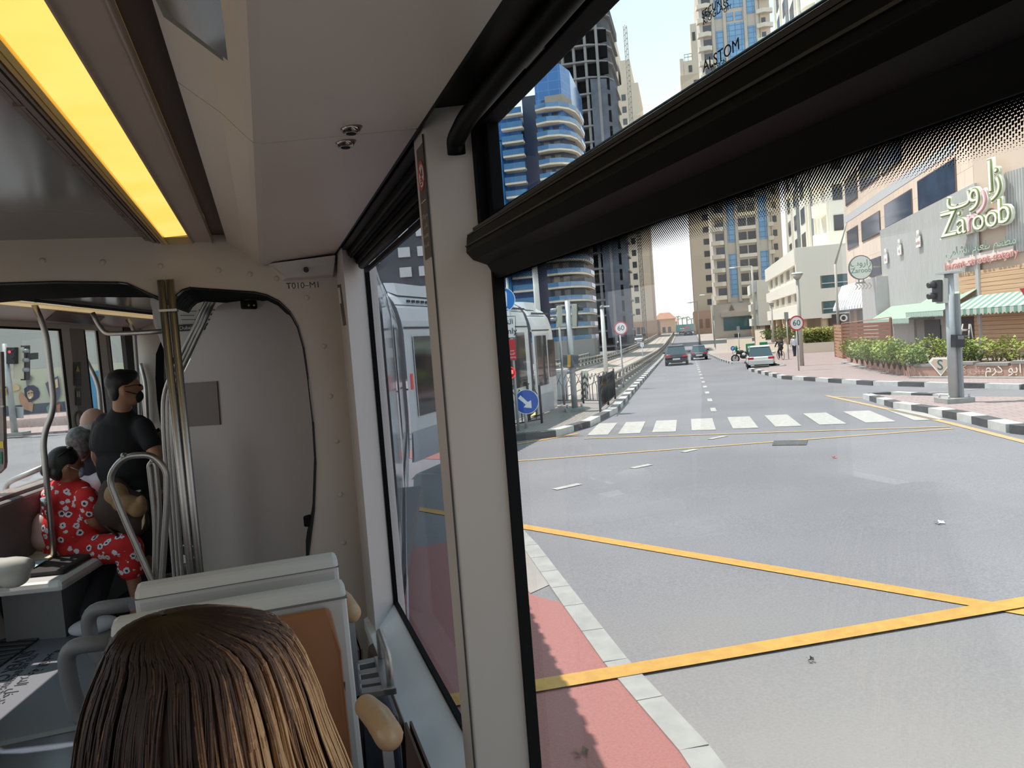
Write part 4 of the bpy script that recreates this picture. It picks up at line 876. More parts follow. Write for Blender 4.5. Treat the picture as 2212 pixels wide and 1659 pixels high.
f = Fr('yield_sign', 'red and white yield sign at the right edge behind the signal', 'road sign', 2236, 905, h0=.1); f.part('post', MB().cyl(f.b, f.up(2228, 640)+FH*.03, .04, n=8), galv); c = f.p(2228, 638, -.02); R = f.u(27); f.part('plate', MB().ext([c+R0*R*x+Z*R*z for x, z in ((-1, .62), (1, .62), (0, -1.1))], -FH*.01), signr); f.part('plate_centre', MB().ext([c-FH*.011+R0*R*x+Z*R*z for x, z in ((-.58, .36), (.58, .36), (0, -.62))], -FH*.004), signw)
# -- fences on the island
fblack = mat('railing_black', (48, 47, 50), .5, .2)
def railing(label, pts, h, hexa=False, wave=False, n=9, pw=.035):
    f = Th('railing', label, 'railing', pts[0], group='black railings on the left island')
    for p in pts: f.part('post', MB().cyl(p, p+Z*(h+.08), pw, n=8), fblack)
    for a, b_ in zip(pts[:-1], pts[1:]):
        d = b_-a; f.part('rail', MB().tube([a+Z*.12, b_+Z*.12], .02, 6), fblack)
        if not hexa: f.part('rail', MB().tube([a+Z*h, b_+Z*h], .02, 6), fblack)
        for k in range(1, n):
            q = a+d*(k/n)
            if hexa:
                w = d/n*.9
                if k % 3 == 2: f.part('bar', MB().tube([q-w+Z*.12, q-w+Z*h*.62, q+Z*h*.84, q+w+Z*h*.62, q+w+Z*.12], .014, 5).tube([q-w*1.6+Z*h*.84, q-w*.8+Z*h*1.04, q+Z*h*.84, q+w*.8+Z*h*1.04, q+w*1.6+Z*h*.84], .013, 5), fblack)
            else: f.part('bar', MB().tube([q+Z*.12, q+Z*h*.62, q+Z*h*.72+(d/n*.35 if wave else V((0, 0, 0))), q+Z*h*.82, q+Z*h], .012, 5), fblack)
hI = Z*.13
railing('black railing with wavy bars beside the painted kerb, right end of the island', [S(21.9, -2.62)+hI, S(24.2, -2.62)+hI, S(26.6, -2.62)+hI], 1.02, False, True, 11)
railing('black railing with pointed arch pattern in front of the tram nose', [S(26.0, -4.75)+hI, S(25.4, -3.6)+hI, S(24.6, -2.75)+hI], 1.0, True, False, 9)
railing('black railing with straight bars running beside the tram track', [S(20.6, -4.5)+hI, S(23.3, -4.75)+hI, S(26.0, -4.75)+hI], 1.02, False, False, 10)
railing('black railing at the left end of the island under the arrow sign', [S(19.6, -3.95)+hI, S(18.55, -4.5)+hI], .95, True, False, 6)
# chevron board and grey cabinet
f = Fr('chevron_board', 'narrow black and white chevron board at the end of the bridge barrier', 'road sign', 1268, 862, d=27.5); a = f.p(1255, 860); f.part('board', MB().fb(a, f.p(1271, 860)-a, FH*.02, f.p(1255, 801)-a), mat('chevron_cream', (206, 204, 186), .6)); mb = MB()
for k in range(4):
    y = 812+k*14; mb.ext([f.p(x, yy, -.01) for x, yy in ((1255, y+7), (1263, y-2), (1271, y+7), (1271, y+13), (1263, y+4), (1255, y+13))], -FH*.006)
f.part('chevron', mb, blk); f.part('post', MB().cyl(f.b, f.up(1268, 800)+FH*.05, .04, n=8), galv)
f = Fr('utility_cabinet', 'pale grey utility cabinet behind the black railing', 'cabinet', 1196, 872, d=26.5); f.part('body', MB().fb(f.b-R0*.55, R0*1.1, FH*.5, Z*1.25), mat('cabinet_grey', (186, 188, 190), .5), .01); f.part('roof', MB().fb(f.b-R0*.6-FH*.05+Z*1.25, R0*1.2, FH*.6, Z*.08), mat('cabinet_grey', (186, 188, 190), .5)); f.part('door', MB().fb(f.b-R0*.5-FH*.012+Z*.1, R0*.48, FH*.01, Z*1.05).fb(f.b+R0*.02-FH*.012+Z*.1, R0*.48, FH*.01, Z*1.05), mat('cabinet_door', (174, 177, 180), .5))
f = Fr('number_post', 'small white square plate on a short post beside the bridge barrier', 'road sign', 1389, 778, d=60); f.part('post', MB().cyl(f.b, f.up(1387, 745), .04, n=6), galv); f.part('plate', MB().fb(f.p(1383, 749), f.p(1391, 749)-f.p(1383, 749), FH*.02, f.p(1383, 740)-f.p(1383, 749)), signw)
# -- bridge barriers
bar_c = mat('barrier_tan', (172, 164, 152), .55, .2, var=.06, scale=2); bar_d = mat('barrier_post', (112, 108, 100), .6, .1)
def barrier(label, path, step=2., side=1):
    f = Th('bridge_barrier', label, 'crash barrier', path[0], group='bridge barriers')
    pts = []
    for a, b_ in zip(path[:-1], path[1:]):
        k = max(1, int((b_-a).length/step)); pts += [a+(b_-a)*(i/k) for i in range(k)]
    pts = [V((p.x, p.y, gz(p.x, p.y))) for p in pts+[path[-1]]]
    for z, r in ((.52, .07), (.86, .085)): f.part('rail', MB().tube([p+Z*z for p in pts], r, 6), bar_c)
    mb = MB()
    for a, b_ in zip(pts[:-1], pts[1:]): mb.fb(a-TD*.16, b_-a, TD*.32, Z*.22)
    f.part('upstand', mb, conc)
    st_ = MB()
    for i, p in enumerate(pts):
        poly = [p+TD*side*x+Z*z-SD*.05 for x, z in ((-.16, .2), (.12, .2), (.05, .5), (.09, .8), (.02, .94), (-.06, .6))]
        if i < 100: f.part('post', MB().ext(poly, SD*.10), bar_d)
        else: st_.ext(poly, SD*.10)
    if st_.v: tag(f.part('post', st_, bar_d), kind='stuff')
barrier('long tan bridge barrier along the right side of the tram track', [S(27.6, -3.05), S(60, -3.1), S(100, -3.3), S(150, -3.3), S(200, -3.2)], 2.)
barrier('long tan bridge barrier along the far left side of the tram track', [S(34, -8.8), S(70, -8.8), S(120, -8.2), S(186, -6.9)], 2.2)
barrier('outer barrier beyond the left carriageway', [S(60, -11.6), S(92, -11.9)], 2.4)
# -- low grey cladding at the far left kerb of the carriageway
struct('far_left_pavement', strip_(MB(), 30, 80, -60, -18, .1), pink)
# -- wooden screen, hedge, planter, bushes
wood = mat('teak_slats', (128, 84, 62), .65, var=.2, scale=3, stretch=(1, 1, 12)); woodl = mat('teak_slats_pale', (170, 128, 98), .65, var=.15, scale=3)
def screen(name, a, b_, h, m_, f, n=11):
    mb = MB(); d = (b_-a); nn = V((-d.y, d.x, 0)).normalized()*.03
    for k in range(n): z = h*k/n; mb.fb(a+Z*z-nn, V((d.x, d.y, 0)), nn*2, Z*(h/n*.8))
    f.part(name, mb, m_)
pa, pb, pc = G(1806, 775), G(1823, 779), at(1926, 738, 39.3); pb2 = pb
hw = at(1822, 699, pb.dot(FH)).z-pb.z
f = Th('wooden_screen', 'dark slatted wooden screen beside the bushes in front of the restaurant', 'fence', pa); screen('side_panel', pa, pb, hw, woodl, f); pc.z = gz(pc.x, pc.y)+.12; screen('long_panel', pb, pc, hw, wood, f)
for p in (pa, pb, pc): f.part('post', MB().fb(p-V((.05, .05, 0)), (.1, 0, 0), (0, .1, 0), (0, 0, hw)), wood)
f.part('top_rail', MB().fb(pb+Z*hw-V((0, .06, 0)), pc-pb, (0, .12, 0), (0, 0, .05)), woodl)
leaf1 = mat('leaf_yellow_green', (136, 150, 58), .55, var=.25, scale=3); leaf2 = mat('leaf_mid_green', (96, 118, 52), .55, var=.25, scale=3); bark = mat('bark_brown', (112, 90, 72), .9); soil = mat('planter_soil', (120, 92, 72), .95, var=.2, scale=10)
def leafmesh(n, rx, ry, rz, size, seed, inner=.35):
    rr = random.Random(seed); mb = MB()
    for k in range(n):
        d = V((rr.gauss(0, 1), rr.gauss(0, 1), rr.gauss(0, 1))).normalized()*(inner+(1-inner)*rr.random()**.5); c = V((d.x*rx, d.y*ry, rz+d.z*rz))
        a = V((rr.gauss(0, 1), rr.gauss(0, 1), rr.gauss(0, 1)+.3)).normalized(); n_ = a.cross(V((rr.random(), rr.random(), 1))).normalized(); w = size*(.7+.6*rr.random())
        mb.add([c, c+a*w*.5+n_*w*.28, c+a*w, c+a*w*.5-n_*w*.28], [(0, 1, 2, 3)])
    return mb
def bushproto(name, label, p, n, r, h, m_, seed, size=.13, group=None):
    t = thing(name, label, 'shrub', p, 0, group); leafmesh(n, r, r, h/2, size, seed).build('foliage', m_, t).location.z = h*.18
    mb = MB()
    for k in range(4): a = k*1.6; mb.tube([(0, 0, -.05), (.12*math.cos(a), .12*math.sin(a), h*.4), (.3*r*math.cos(a)*2, .3*r*math.sin(a)*2, h*.75)], [.025, .02, .01], 5)
    mb.build('stem', bark, t); return t
planter_m = mat('planter_terracotta_stone', (168, 132, 116), .7, var=.14, scale=2.5); cap_m = mat('planter_cap_grey', (136, 132, 130), .7, var=.08, scale=4)
pL, pC, pR = G(1830, 783, .12), G(1975, 816, .12), G(2212, 816, .12); pE = pR+(pR-pC)*.5
f = Th('planter', 'stepped terracotta planter with grey caps in front of the restaurant', 'planter', pC)
hP = at(1975, 786, pC.dot(FH)).z-pC.z
def prun(a, b_, h, n, nm, stepdown=0.):
    d = V(((b_-a).x, (b_-a).y, 0)); inn = V((-d.y, d.x, 0)).normalized(); inn = inn if inn.dot(R0) > 0 or inn.dot(FH) > 0 else -inn
    if inn.dot(V((b_.x, b_.y, 0))) < 0: inn = -inn
    for k in range(n):
        q = a+d*(k/n); e_ = d/n; z0 = gz(q.x, q.y)+.12; hh = h+stepdown*(n-1-k)+.05*(k % 2)
        f.part('wall_block', MB().fb(V((q.x, q.y, z0)), e_, inn*.35, Z*hh), planter_m); f.part('cap_stone', MB().fb(V((q.x, q.y, z0+hh))-inn*.03, e_*.92, inn*.42, Z*.09), cap_m)
    f.part('footing', MB().fb(V((a.x, a.y, gz(a.x, a.y)+.08))-inn*.3, d, inn*.3, Z*.10), conc)
    return inn
i1 = prun(pL, pC, hP-.12, 8, 'side', .0); i2 = prun(pC, pE, hP-.1, 5, 'front')
mb = MB(); back = FH*4.2
f.part('soil_bed', MB().add([pL+Z*(hP-.1), pC+Z*(hP-.1), pE+Z*(hP-.1), pE+back+Z*(hP-.1), pL+R0*.8+FH*.6+Z*(hP-.1)], [(0, 1, 2, 3, 4)]), soil)
dR = (pE-pC); dR.z = 0; ux = dR.normalized(); fcn = V((ux.y, -ux.x, 0)); fcn = fcn if fcn.dot(FH) < 0 else -fcn
def onfront(px, py): return onp(px, py, pC+fcn*.012, fcn)
c = onfront(2032, 791); sh = [(-.42, .16), (-.28, .30), (.28, .30), (.42, .16), (0, -.34)]
f.part('emblem_shield', MB().ext([c+ux*x+Z*z for x, z in sh], fcn*.02), mat('emblem_white', (226, 222, 212), .6)); f.part('emblem_shield_inner', MB().ext([c+fcn*.02+ux*x*.78+Z*(z*.78+.01) for x, z in sh], fcn*.01), mat('emblem_tan', (190, 168, 150), .6)); f.txt('S', .50, mat('emblem_green', (36, 92, 96), .6), c+fcn*.034+Z*.03, ux, Z, name='emblem_letter')
chalk = mat('chalk_white', (226, 214, 204), .7)
f.txt('ﻡﺮﻛ ﻮﺑﺍ', .44, chalk, onfront(2167, 796)+fcn*.01, ux, Z, name='arabic_lettering'); f.txt('ﺐﻌﻛ ﻲﻨﻴﺻ', .34, mat('chalk_faint', (190, 160, 148), .7), onfront(2095, 797)+fcn*.01, ux, Z, name='faint_arabic_lettering')
protos = [bushproto('shrub', 'leafy yellow green shrub', (0, 0, 0), 420, .55, 1.25, leaf1, 3), bushproto('shrub', 'leafy', (0, 0, 0), 380, .5, 1.1, leaf2, 5), bushproto('shrub', 'leafy', (0, 0, 0), 150, .42, .95, leaf1, 9)]
for q in protos: CH[q.name] = kids(q)
spots = [(1840, 772, 1.12, 0), (1851, 775, 1.0, 1), (1862, 777, 1.1, 0), (1873, 779, 1.0, 1), (1884, 781, 1.15, 0), (1896, 784, 1.05, 1), (1908, 787, 1.1, 0), (1920, 789, 1.15, 0), (1932, 791, 1.05, 1), (1944, 792, 1.1, 0), (1956, 794, 1.0, 2), (1968, 796, .95, 0), (1982, 797, .9, 1), (2006, 791, 1.15, 0), (2040, 787, 1.1, 2), (2072, 793, 1.15, 0), (2092, 791, 1.05, 1), (2112, 788, 1.3, 2), (2140, 790, 1.15, 2), (2158, 788, 1.0, 2), (2182, 786, 1.3, 2), (2203, 788, 1.1, 2)]
for k, (px, py, sc, pk) in enumerate(spots):
    p = G(px, py+22, .12); p = at(px, py, p.dot(FH)+.8); p.z = gz(p.x, p.y)+hP-.12
    lab, grp = ('dense yellow green shrub in the planter beside the wooden screen', 'dense shrubs in the planter') if k < 13 else ('single shrub in front of the restaurant door', 'shrub by the door') if k == 13 else ('sparse thin shrub in the right part of the planter behind the signal', 'sparse shrubs in the planter')
    r = dup(protos[pk], p, k*1.3, lab, grp); r.scale = (sc*.9,)*2+(sc*.7,)
for q in protos:
    for c in CH[q.name]: bpy.data.objects.remove(c)
    bpy.data.objects.remove(q)
ha, hb_ = G(1737, 766), G(1806, 762)
f = Th('hedge', 'clipped yellow green hedge in a low cream planter behind the right lamp post', 'hedge', ha); dh = V((hb_.x-ha.x, hb_.y-ha.y, 0)); hz = at(1760, 712, (ha.dot(FH)+hb_.dot(FH))/2).z
mb = MB(); rr = random.Random(4); L = dh.length; ud = dh.normalized(); nn = V((-ud.y, ud.x, 0))
for k in range(2600):
    q = ha+ud*(rr.random()*L)+nn*(rr.random()*2.4); top = rr.random() < .45; z = gz(q.x, q.y)+.9+(hz-gz(q.x, q.y)-.9)*(1 if top else rr.random()); z += rr.gauss(0, .05)
    if not top: q = ha+ud*(rr.random()*L)+nn*rr.choice((-.05, .1, 2.4))*(1+.1*rr.random())
    a = V((rr.gauss(0, 1), rr.gauss(0, 1), rr.gauss(0, 1))).normalized(); n_ = a.orthogonal().normalized(); w = .2; c = V((q.x, q.y, z)); mb.add([c, c+a*w*.5+n_*w*.3, c+a*w, c+a*w*.5-n_*w*.3], [(0, 1, 2, 3)])
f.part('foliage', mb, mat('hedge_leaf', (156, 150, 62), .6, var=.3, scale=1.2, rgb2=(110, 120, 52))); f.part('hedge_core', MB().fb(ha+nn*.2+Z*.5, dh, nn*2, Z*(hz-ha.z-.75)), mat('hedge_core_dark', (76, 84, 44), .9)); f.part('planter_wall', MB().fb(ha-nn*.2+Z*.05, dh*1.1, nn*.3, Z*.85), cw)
hs = G(1690, 757); r = bushproto('shrub', 'low green shrub bed in front of the white office columns', at(1690, 738, 70), 500, 1.6, 1.2, leaf2, 21, .22); r.scale = (1.6, .6, 1); 
# ================================================================ RESTAURANT
BD = 36.
pB = at(2113, 640, BD); pB.z = gz(pB.x, pB.y)+.1
hA = SA; b = Bld('restaurant', 'beige stone restaurant building with grey corrugated cladding and striped awnings', 0, 0, rz=-hA, loc=pB)
stone = paving('restaurant_stone', (222, 202, 184), (214, 194, 176), 1.1, 2.3, (168, 150, 136), 0, .012)
def stone_fix():
    m = MATS['restaurant_stone']; n = m.node_tree; mp = [q for q in n.nodes if q.type == 'MAPPING'][0]; k = [q for q in n.nodes if q.type == 'TEX_BRICK'][0]
    sp_ = n.nodes.new('ShaderNodeSeparateXYZ'); cb = n.nodes.new('ShaderNodeCombineXYZ'); ad = n.nodes.new('ShaderNodeMath'); ad.operation = 'ADD'; mp.inputs['Rotation'].default_value = (0, 0, 0)
    n.links.new(mp.outputs[0], sp_.inputs[0]); n.links.new(sp_.outputs[0], ad.inputs[0]); n.links.new(sp_.outputs[1], ad.inputs[1]); n.links.new(ad.outputs[0], cb.inputs[0]); n.links.new(sp_.outputs[2], cb.inputs[1]); n.links.new(cb.outputs[0], k.inputs['Vector'])
stone_fix()
yA = loc_side(b, 1824, 470)[0]
corr = mat('corrugated_grey', (190, 188, 184), .5, .15, var=.07, scale=1.2, stretch=(1, 6, .6))
def Lq(px, py): return loc_side(b, px, py)
def lbox(name, pa, pb_, d0, d1, m_, parent=None):
    (ya, za), (yb, zb) = Lq(*pa), Lq(*pb_); return b.box(name, d0, d1, min(ya, yb), max(ya, yb), min(za, zb), max(za, zb), m_, parent)
zt = Lq(2113, 255)[1]
b.box('wall', 0, 12, -.02, yA, 0, zt+3.2, stone)
for pa, pb_ in (((1984, 393), (2067, 413)), ((1912, 445), (1972, 462)), ((1862, 480), (1903, 502)), ((1831, 501), (1855, 528)), ((1826, 391), (1853, 425)), ((1857, 358), (1900, 380)), ((1904, 334), (1948, 345))):
    (ya, za), (yb, zb) = Lq(*pa), Lq(*pb_)
    fr_ = b.box('window_frame', -.06, .1, yb-.06, ya+.06, zb-.06, za+.06, mat('frame_brown', (128, 108, 96), .5)); b.box('window', -.08, .05, yb, ya, zb, za, mat('window_navy', (58, 72, 92), .08, spec=.9, var=.25, scale=.6), fr_)
ya, za = Lq(1828, 478); yb, zb = Lq(2066, 322); b.box('stone_band', -.02, .1, yb, yA, zb-.05, zb+.55, mat('band_grey', (194, 194, 194), .7))
def corrug(name, y0, y1, z0, z1, x, m_, pitch=.16, parent=None):
    mb = MB(); k = int((y1-y0)/pitch)
    for i in range(k):
        a = y0+i*pitch; mb.add([(x, a, z0), (x-.045, a+pitch*.3, z0), (x-.045, a+pitch*.6, z0), (x, a+pitch*.9, z0), (x, a+pitch, z0)]+[(x, a, z1), (x-.045, a+pitch*.3, z1), (x-.045, a+pitch*.6, z1), (x, a+pitch*.9, z1), (x, a+pitch, z1)], [(j, j+1, j+6, j+5) for j in range(4)])
    return b.mesh(name, mb, m_, parent)
yl = Lq(1907, 560)[0]; zc1 = Lq(2040, 430)[1]; zc0 = 1.6
b.box('cladding_backing', -.1, .0, -.4, yl, 0, zc1, corr); corrug('corrugated_cladding', -.4, yl, zc0, zc1, -.1, corr)
yk0, yk1 = Lq(1925, 640)[0], Lq(1890, 640)[0]; b.box('cladding_backing', -.9, -.1, yk0, yk1, .3, Lq(1905, 600)[1], corr); corrug('corrugated_pier', yk0, yk1, .3, Lq(1905, 600)[1], -.9, corr)
lbox('dark_panel', (1880, 562), (1907, 592), -.12, 0, mat('panel_navy', (48, 52, 62), .4))
y0, z0 = Lq(1893, 655); y1, z1 = Lq(1820, 618); mb = MB()
for k in range(12): q = y0+(y1-y0)*k/12; w = (y1-y0)/12*.86; mb.add([(-.1, q, z1), (-.1, q+w, z1), (-.9, q+w, z0), (-.9, q, z0), (-.92, q, z0-.25), (-.92, q+w, z0-.25)], [(0, 1, 2, 3), (3, 2, 5, 4)])
b.mesh('slatted_canopy', mb, mat('canopy_white', (222, 224, 228), .5)); b.box('canopy_frame', -.9, -.1, y0, y1, z0-.3, z0-.2, mat('canopy_frame', (140, 146, 154), .5))
b.box('shopfront_dark', -.04, .2, y0, yA-.4, .2, z0-.3, mat('shop_brown', (134, 112, 98), .7)); b.box('shopfront_window', -.07, 0, y0+.6, y0+(y1-y0)*.45, .9, z0-.5, win); b.box('shopfront_post', -.15, 0, y0+(y1-y0)*.5, y0+(y1-y0)*.6, .2, z0-.3, mat('post_tan', (170, 146, 128), .7))
# door, white wall pieces under the awnings
yd0, yd1 = Lq(2038, 720)[0], Lq(2004, 720)[0]; b.box('door', -.16, 0, yd0, yd1, .05, Lq(2020, 690)[1], mat('door_dark', (56, 60, 70), .4)); yw0, yw1 = Lq(1985, 720)[0], Lq(1940, 720)[0]; b.box('white_pier', -.25, 0, yw0, yw1, 0, 2.0, corr); corrug('corrugated_shutter', yd1+.05, yw0-.1, .1, 2.0, -.14, mat('shutter_grey', (170, 172, 166), .5))
# right hand wall, turned towards the road
hC = math.radians(191); dC = V((math.sin(hC), math.cos(hC), 0)); nC = V((dC.y, -dC.x, 0)); nC = nC if nC.dot(V((-1, 0, 0))) > 0 else -nC
M_ = (Matrix.Translation(pB) @ Matrix.Rotation(-hA, 4, 'Z')).inverted()
def cpart(name, mb, m_, parent=None): o = mb.build(name, m_, parent or b.r); o.data.transform(M_); return o
def Cq(px, py, off=0.): q = onp(px, py, pB+nC*off, nC)-pB; return q.dot(dC), q.z
def cbox(name, u0, u1, z0, z1, o0, o1, m_, parent=None): return cpart(name, MB().fb(pB+dC*u0+Z*z0+nC*o0, dC*(u1-u0), nC*(o1-o0), Z*(z1-z0)), m_, parent)
cbox('wall', 0, 22, 0, zt+3.5, -8, 0, mat('stone_plain', (206, 186, 168), .75, var=.02, scale=.4))
cbox('wall_joint', 0, 22, Cq(2180, 272)[1], Cq(2180, 272)[1]+.03, 0, .006, mat('joint_brown', (150, 130, 116), .8)); 
uw, zw = Cq(2190, 352); corr_c = MB(); 
for k in range(40):
    a = 1.9+k*.16; corr_c.add([pB+dC*(a+q)+nC*o_+Z*z for z in (Cq(2200, 545)[1], Cq(2200, 365)[1]) for q, o_ in ((0, .04), (.05, .09), (.1, .09), (.15, .04))], [(0, 1, 5, 4), (1, 2, 6, 5), (2, 3, 7, 6)])
cpart('corrugated_cladding', corr_c, corr)
wc = mat('wood_cladding', (196, 160, 126), .6, var=.16, scale=1.6, stretch=(.25, .25, 9)); u0w = Cq(2079, 650)[0]
mb = MB()
for k in range(20): z = k*.2; zz = .10+k*.205; mb.fb(pB+dC*u0w+Z*zz, dC*(16-u0w), nC*.16, Z*.19)
cpart('wood_cladding', mb, wc)
cbox('dark_niche', u0w+.1, u0w+.9, 0.1, 2.0, .1, .19, mat('niche_dark', (70, 60, 56), .7))
# awnings
awg = mat('awning_pale_green', (146, 168, 148), .7, var=.05, scale=2)
def stripes(name, c1, c2, w):
    m = bpy.data.materials.new(name); m.use_nodes = True; n = m.node_tree; b_ = n.nodes['Principled BSDF']; b_.inputs['Roughness'].default_value = .75
    t = n.nodes.new('ShaderNodeTexCoord'); s_ = n.nodes.new('ShaderNodeSeparateXYZ'); k = n.nodes.new('ShaderNodeMath'); k.operation = 'MULTIPLY'; k.inputs[1].default_value = 2*PI/w; q = n.nodes.new('ShaderNodeMath'); q.operation = 'SINE'; g = n.nodes.new('ShaderNodeMath'); g.operation = 'GREATER_THAN'; g.inputs[1].default_value = 0
    x = n.nodes.new('ShaderNodeMixRGB'); x.inputs[1].default_value = (*lin(c1), 1); x.inputs[2].default_value = (*lin(c2), 1); n.links.new(t.outputs['Object'], s_.inputs[0]); n.links.new(s_.outputs[1], k.inputs[0]); n.links.new(k.outputs[0], q.inputs[0]); n.links.new(q.outputs[0], g.inputs[0]); n.links.new(g.outputs[0], x.inputs[0]); n.links.new(x.outputs[0], b_.inputs['Base Color']); MATS[name] = m; return m
aws = stripes('awning_stripe', (172, 178, 170), (104, 142, 124), .42); awf = stripes('awning_fringe', (186, 196, 186), (118, 156, 138), .16)
def awning(p0, p1, out, zt_, zb_, m1, m2_, label):
    d = p1-p0; f = Th('awning', label, 'awning', p0+Z*zb_, group='awnings over the restaurant wall')
    n_ = V((d.y, -d.x, 0)).normalized(); n_ = n_ if n_.dot(p0) < 0 else -n_
    a, c, e_, g = p0+Z*zt_, p1+Z*zt_, p1+n_*out+Z*zb_, p0+n_*out+Z*zb_
    f.part('canvas', MB().add([a, c, e_, g, a-Z*.03, c-Z*.03, e_-Z*.03, g-Z*.03], [(0, 1, 2, 3), (7, 6, 5, 4), (0, 4, 5, 1), (2, 6, 7, 3), (1, 5, 6, 2), (0, 3, 7, 4)]), m1)
    mb = MB(); k = max(6, int(d.length/.22))
    for i in range(k): q = g+(e_-g)*(i/k); r_ = (e_-g)/k; mb.add([q, q+r_, q+r_-Z*.24, q+r_*.5-Z*.32, q-Z*.24], [(0, 1, 2, 3, 4)])
    f.part('valance', mb, m2_)
    f.part('arm', MB().cyl(p0+Z*(zb_-.1)+d*.02, g+d*.02, .03, n=6), galv); f.part('arm', MB().cyl(p1+Z*(zb_-.1)-d*.02, e_-d*.02, .03, n=6), galv)
def wl(y, x=-.15): q = M_.inverted() @ V((x, y, 0)); return V((q.x, q.y, pB.z))
ys = [Lq(px, 690)[0] for px in (1932, 1960, 1990, 2026)]
zf, zbk = loc_side(b, 1950, 688, -1.35)[1], loc_side(b, 1968, 657, 0)[1]
zA, zB_ = Lq(1990, 655)[1], Lq(1990, 672)[1]-.15
for k, (a, c) in enumerate(((ys[0], ys[1]), (ys[1], ys[2]), (ys[2], ys[3]))):
    awning(wl(a), wl(c), 1.35, zbk, zf, awg, awf, ('pale green awning nearest the wooden screen', 'second pale green awning from the wooden screen', 'pale green awning left of the dark door')[k])
awning(wl(ys[3]), wl(-.3), 1.5, loc_side(b, 2080, 628, 0)[1], loc_side(b, 2060, 668, -1.5)[1], awg, awf, 'pale green awning behind the traffic signal')
q0 = pB+dC*Cq(2110, 640)[0]; q1 = pB+dC*(Cq(2110, 640)[0]+9); awning(q0+nC*.2, q1+nC*.2, 1.3, Cq(2140, 640)[1]+.1, Cq(2140, 668)[1]+.1, aws, aws, 'green and white striped awning on the wooden wall at the right')
# sign letters
sgw = mat('letter_white', (228, 232, 218), .5); sgg = mat('letter_green', (128, 138, 84), .5); sgp = mat('letter_pink', (214, 150, 158), .5); sgp2 = mat('bulb_pink', (240, 206, 206), .4); bulb = mat('bulb_cream', (244, 246, 222), .35)
zs_ = Th('restaurant_sign', 'big raised Zaroob letters in white and green on the restaurant front', 'sign', pB+nC*.5+Z*5)
def tletter(body, px, py, size, m_, wide=.05, base=True):
    u, z = Cq(px, py, .45); o_ = pB+dC*u+Z*(z)+nC*.45
    cu_off = size*wide
    for mm, off, dp, nm in (((sgw, cu_off, 0, 'letter_back'), (m_, cu_off*.3, .055, 'letter_rim'), (sgp2 if m_ is sgp else bulb, -cu_off*.22, .14, 'letter_face')) if base else ((m_, 0, .05, 'letter_face'),)):
        cu = bpy.data.curves.new('l', 'FONT'); cu.body = body; cu.size = size; cu.align_x = 'CENTER'; cu.align_y = 'CENTER'; cu.extrude = .07 if off > .02 else .015; cu.offset = off; cu.resolution_u = 3
        t_ = bpy.data.objects.new('t', cu); COL.objects.link(t_); dg = bpy.context.evaluated_depsgraph_get(); dg.update(); me = bpy.data.meshes.new_from_object(t_.evaluated_get(dg)); bpy.data.objects.remove(t_)
        x_, z_ = dC, nC; y_ = Z; MM = Matrix((x_, y_, z_)).transposed().to_4x4(); MM.translation = o_+nC*dp; me.transform(MM); me.transform(zs_.M); me.materials.clear(); me.materials.append(mm); MBOBJ(nm, me, zs_.r)
for ch, px, py, sz_, m_ in (('Z', 2053, 487, 1.75, sgg), ('a', 2081, 483, 1.55, sgg), ('r', 2101, 477, 1.6, sgp), ('o', 2118, 475, 1.5, sgg), ('o', 2146, 468, 1.5, sgg), ('b', 2173, 457, 1.65, sgg)): tletter(ch, px, py, sz_, m_)
for ch, px, py, sz_, m_ in (('ﺏ', 2075, 425, 1.7, sgg), ('ﻭ', 2108, 410, 1.8, sgg), ('ﺭ', 2126, 415, 1.8, sgp), ('ﺍ', 2143, 385, 2.0, sgg), ('ﺯ', 2157, 385, 1.8, sgg)): tletter(ch, px, py, sz_, m_)
lamps = MB(); lt_ = Th('sign_strapline', 'cut out Levant street eatery lettering under the big restaurant sign', 'sign', pB+nC*.4+Z*3)
def sline(body, pa, pb_, size, m_, nm, wide=.0):
    a = pB+dC*Cq(*pa, .3)[0]+Z*Cq(*pa, .3)[1]; c = pB+dC*Cq(*pb_, .3)[0]+Z*Cq(*pb_, .3)[1]; o_ = (a+c)/2+nC*.3; lt_.txt(body, size, m_, o_, (c-a), Z, name=nm, ext=.02)
sline('levant-street-eatery', (2050, 576), (2188, 546), .58, mat('letter_brick', (196, 140, 134), .6), 'lettering'); sline('ﻲﻣﺎﺸﻟﺍ ﻡﺎﻌﻃ ﻢﻌﻄﻣ', (2055, 545), (2180, 520), .58, mat('letter_sage', (162, 176, 160), .6), 'arabic_lettering')
bp_ = [Cq(2047, 583, .2), Cq(2190, 553, .2), Cq(2190, 530, .2), Cq(2047, 562, .2)]; lt_.part('backing_board', MB().ext([pB+dC*u+Z*z+nC*.2 for u, z in bp_], nC*.04), mat('board_pale', (222, 206, 198), .6))
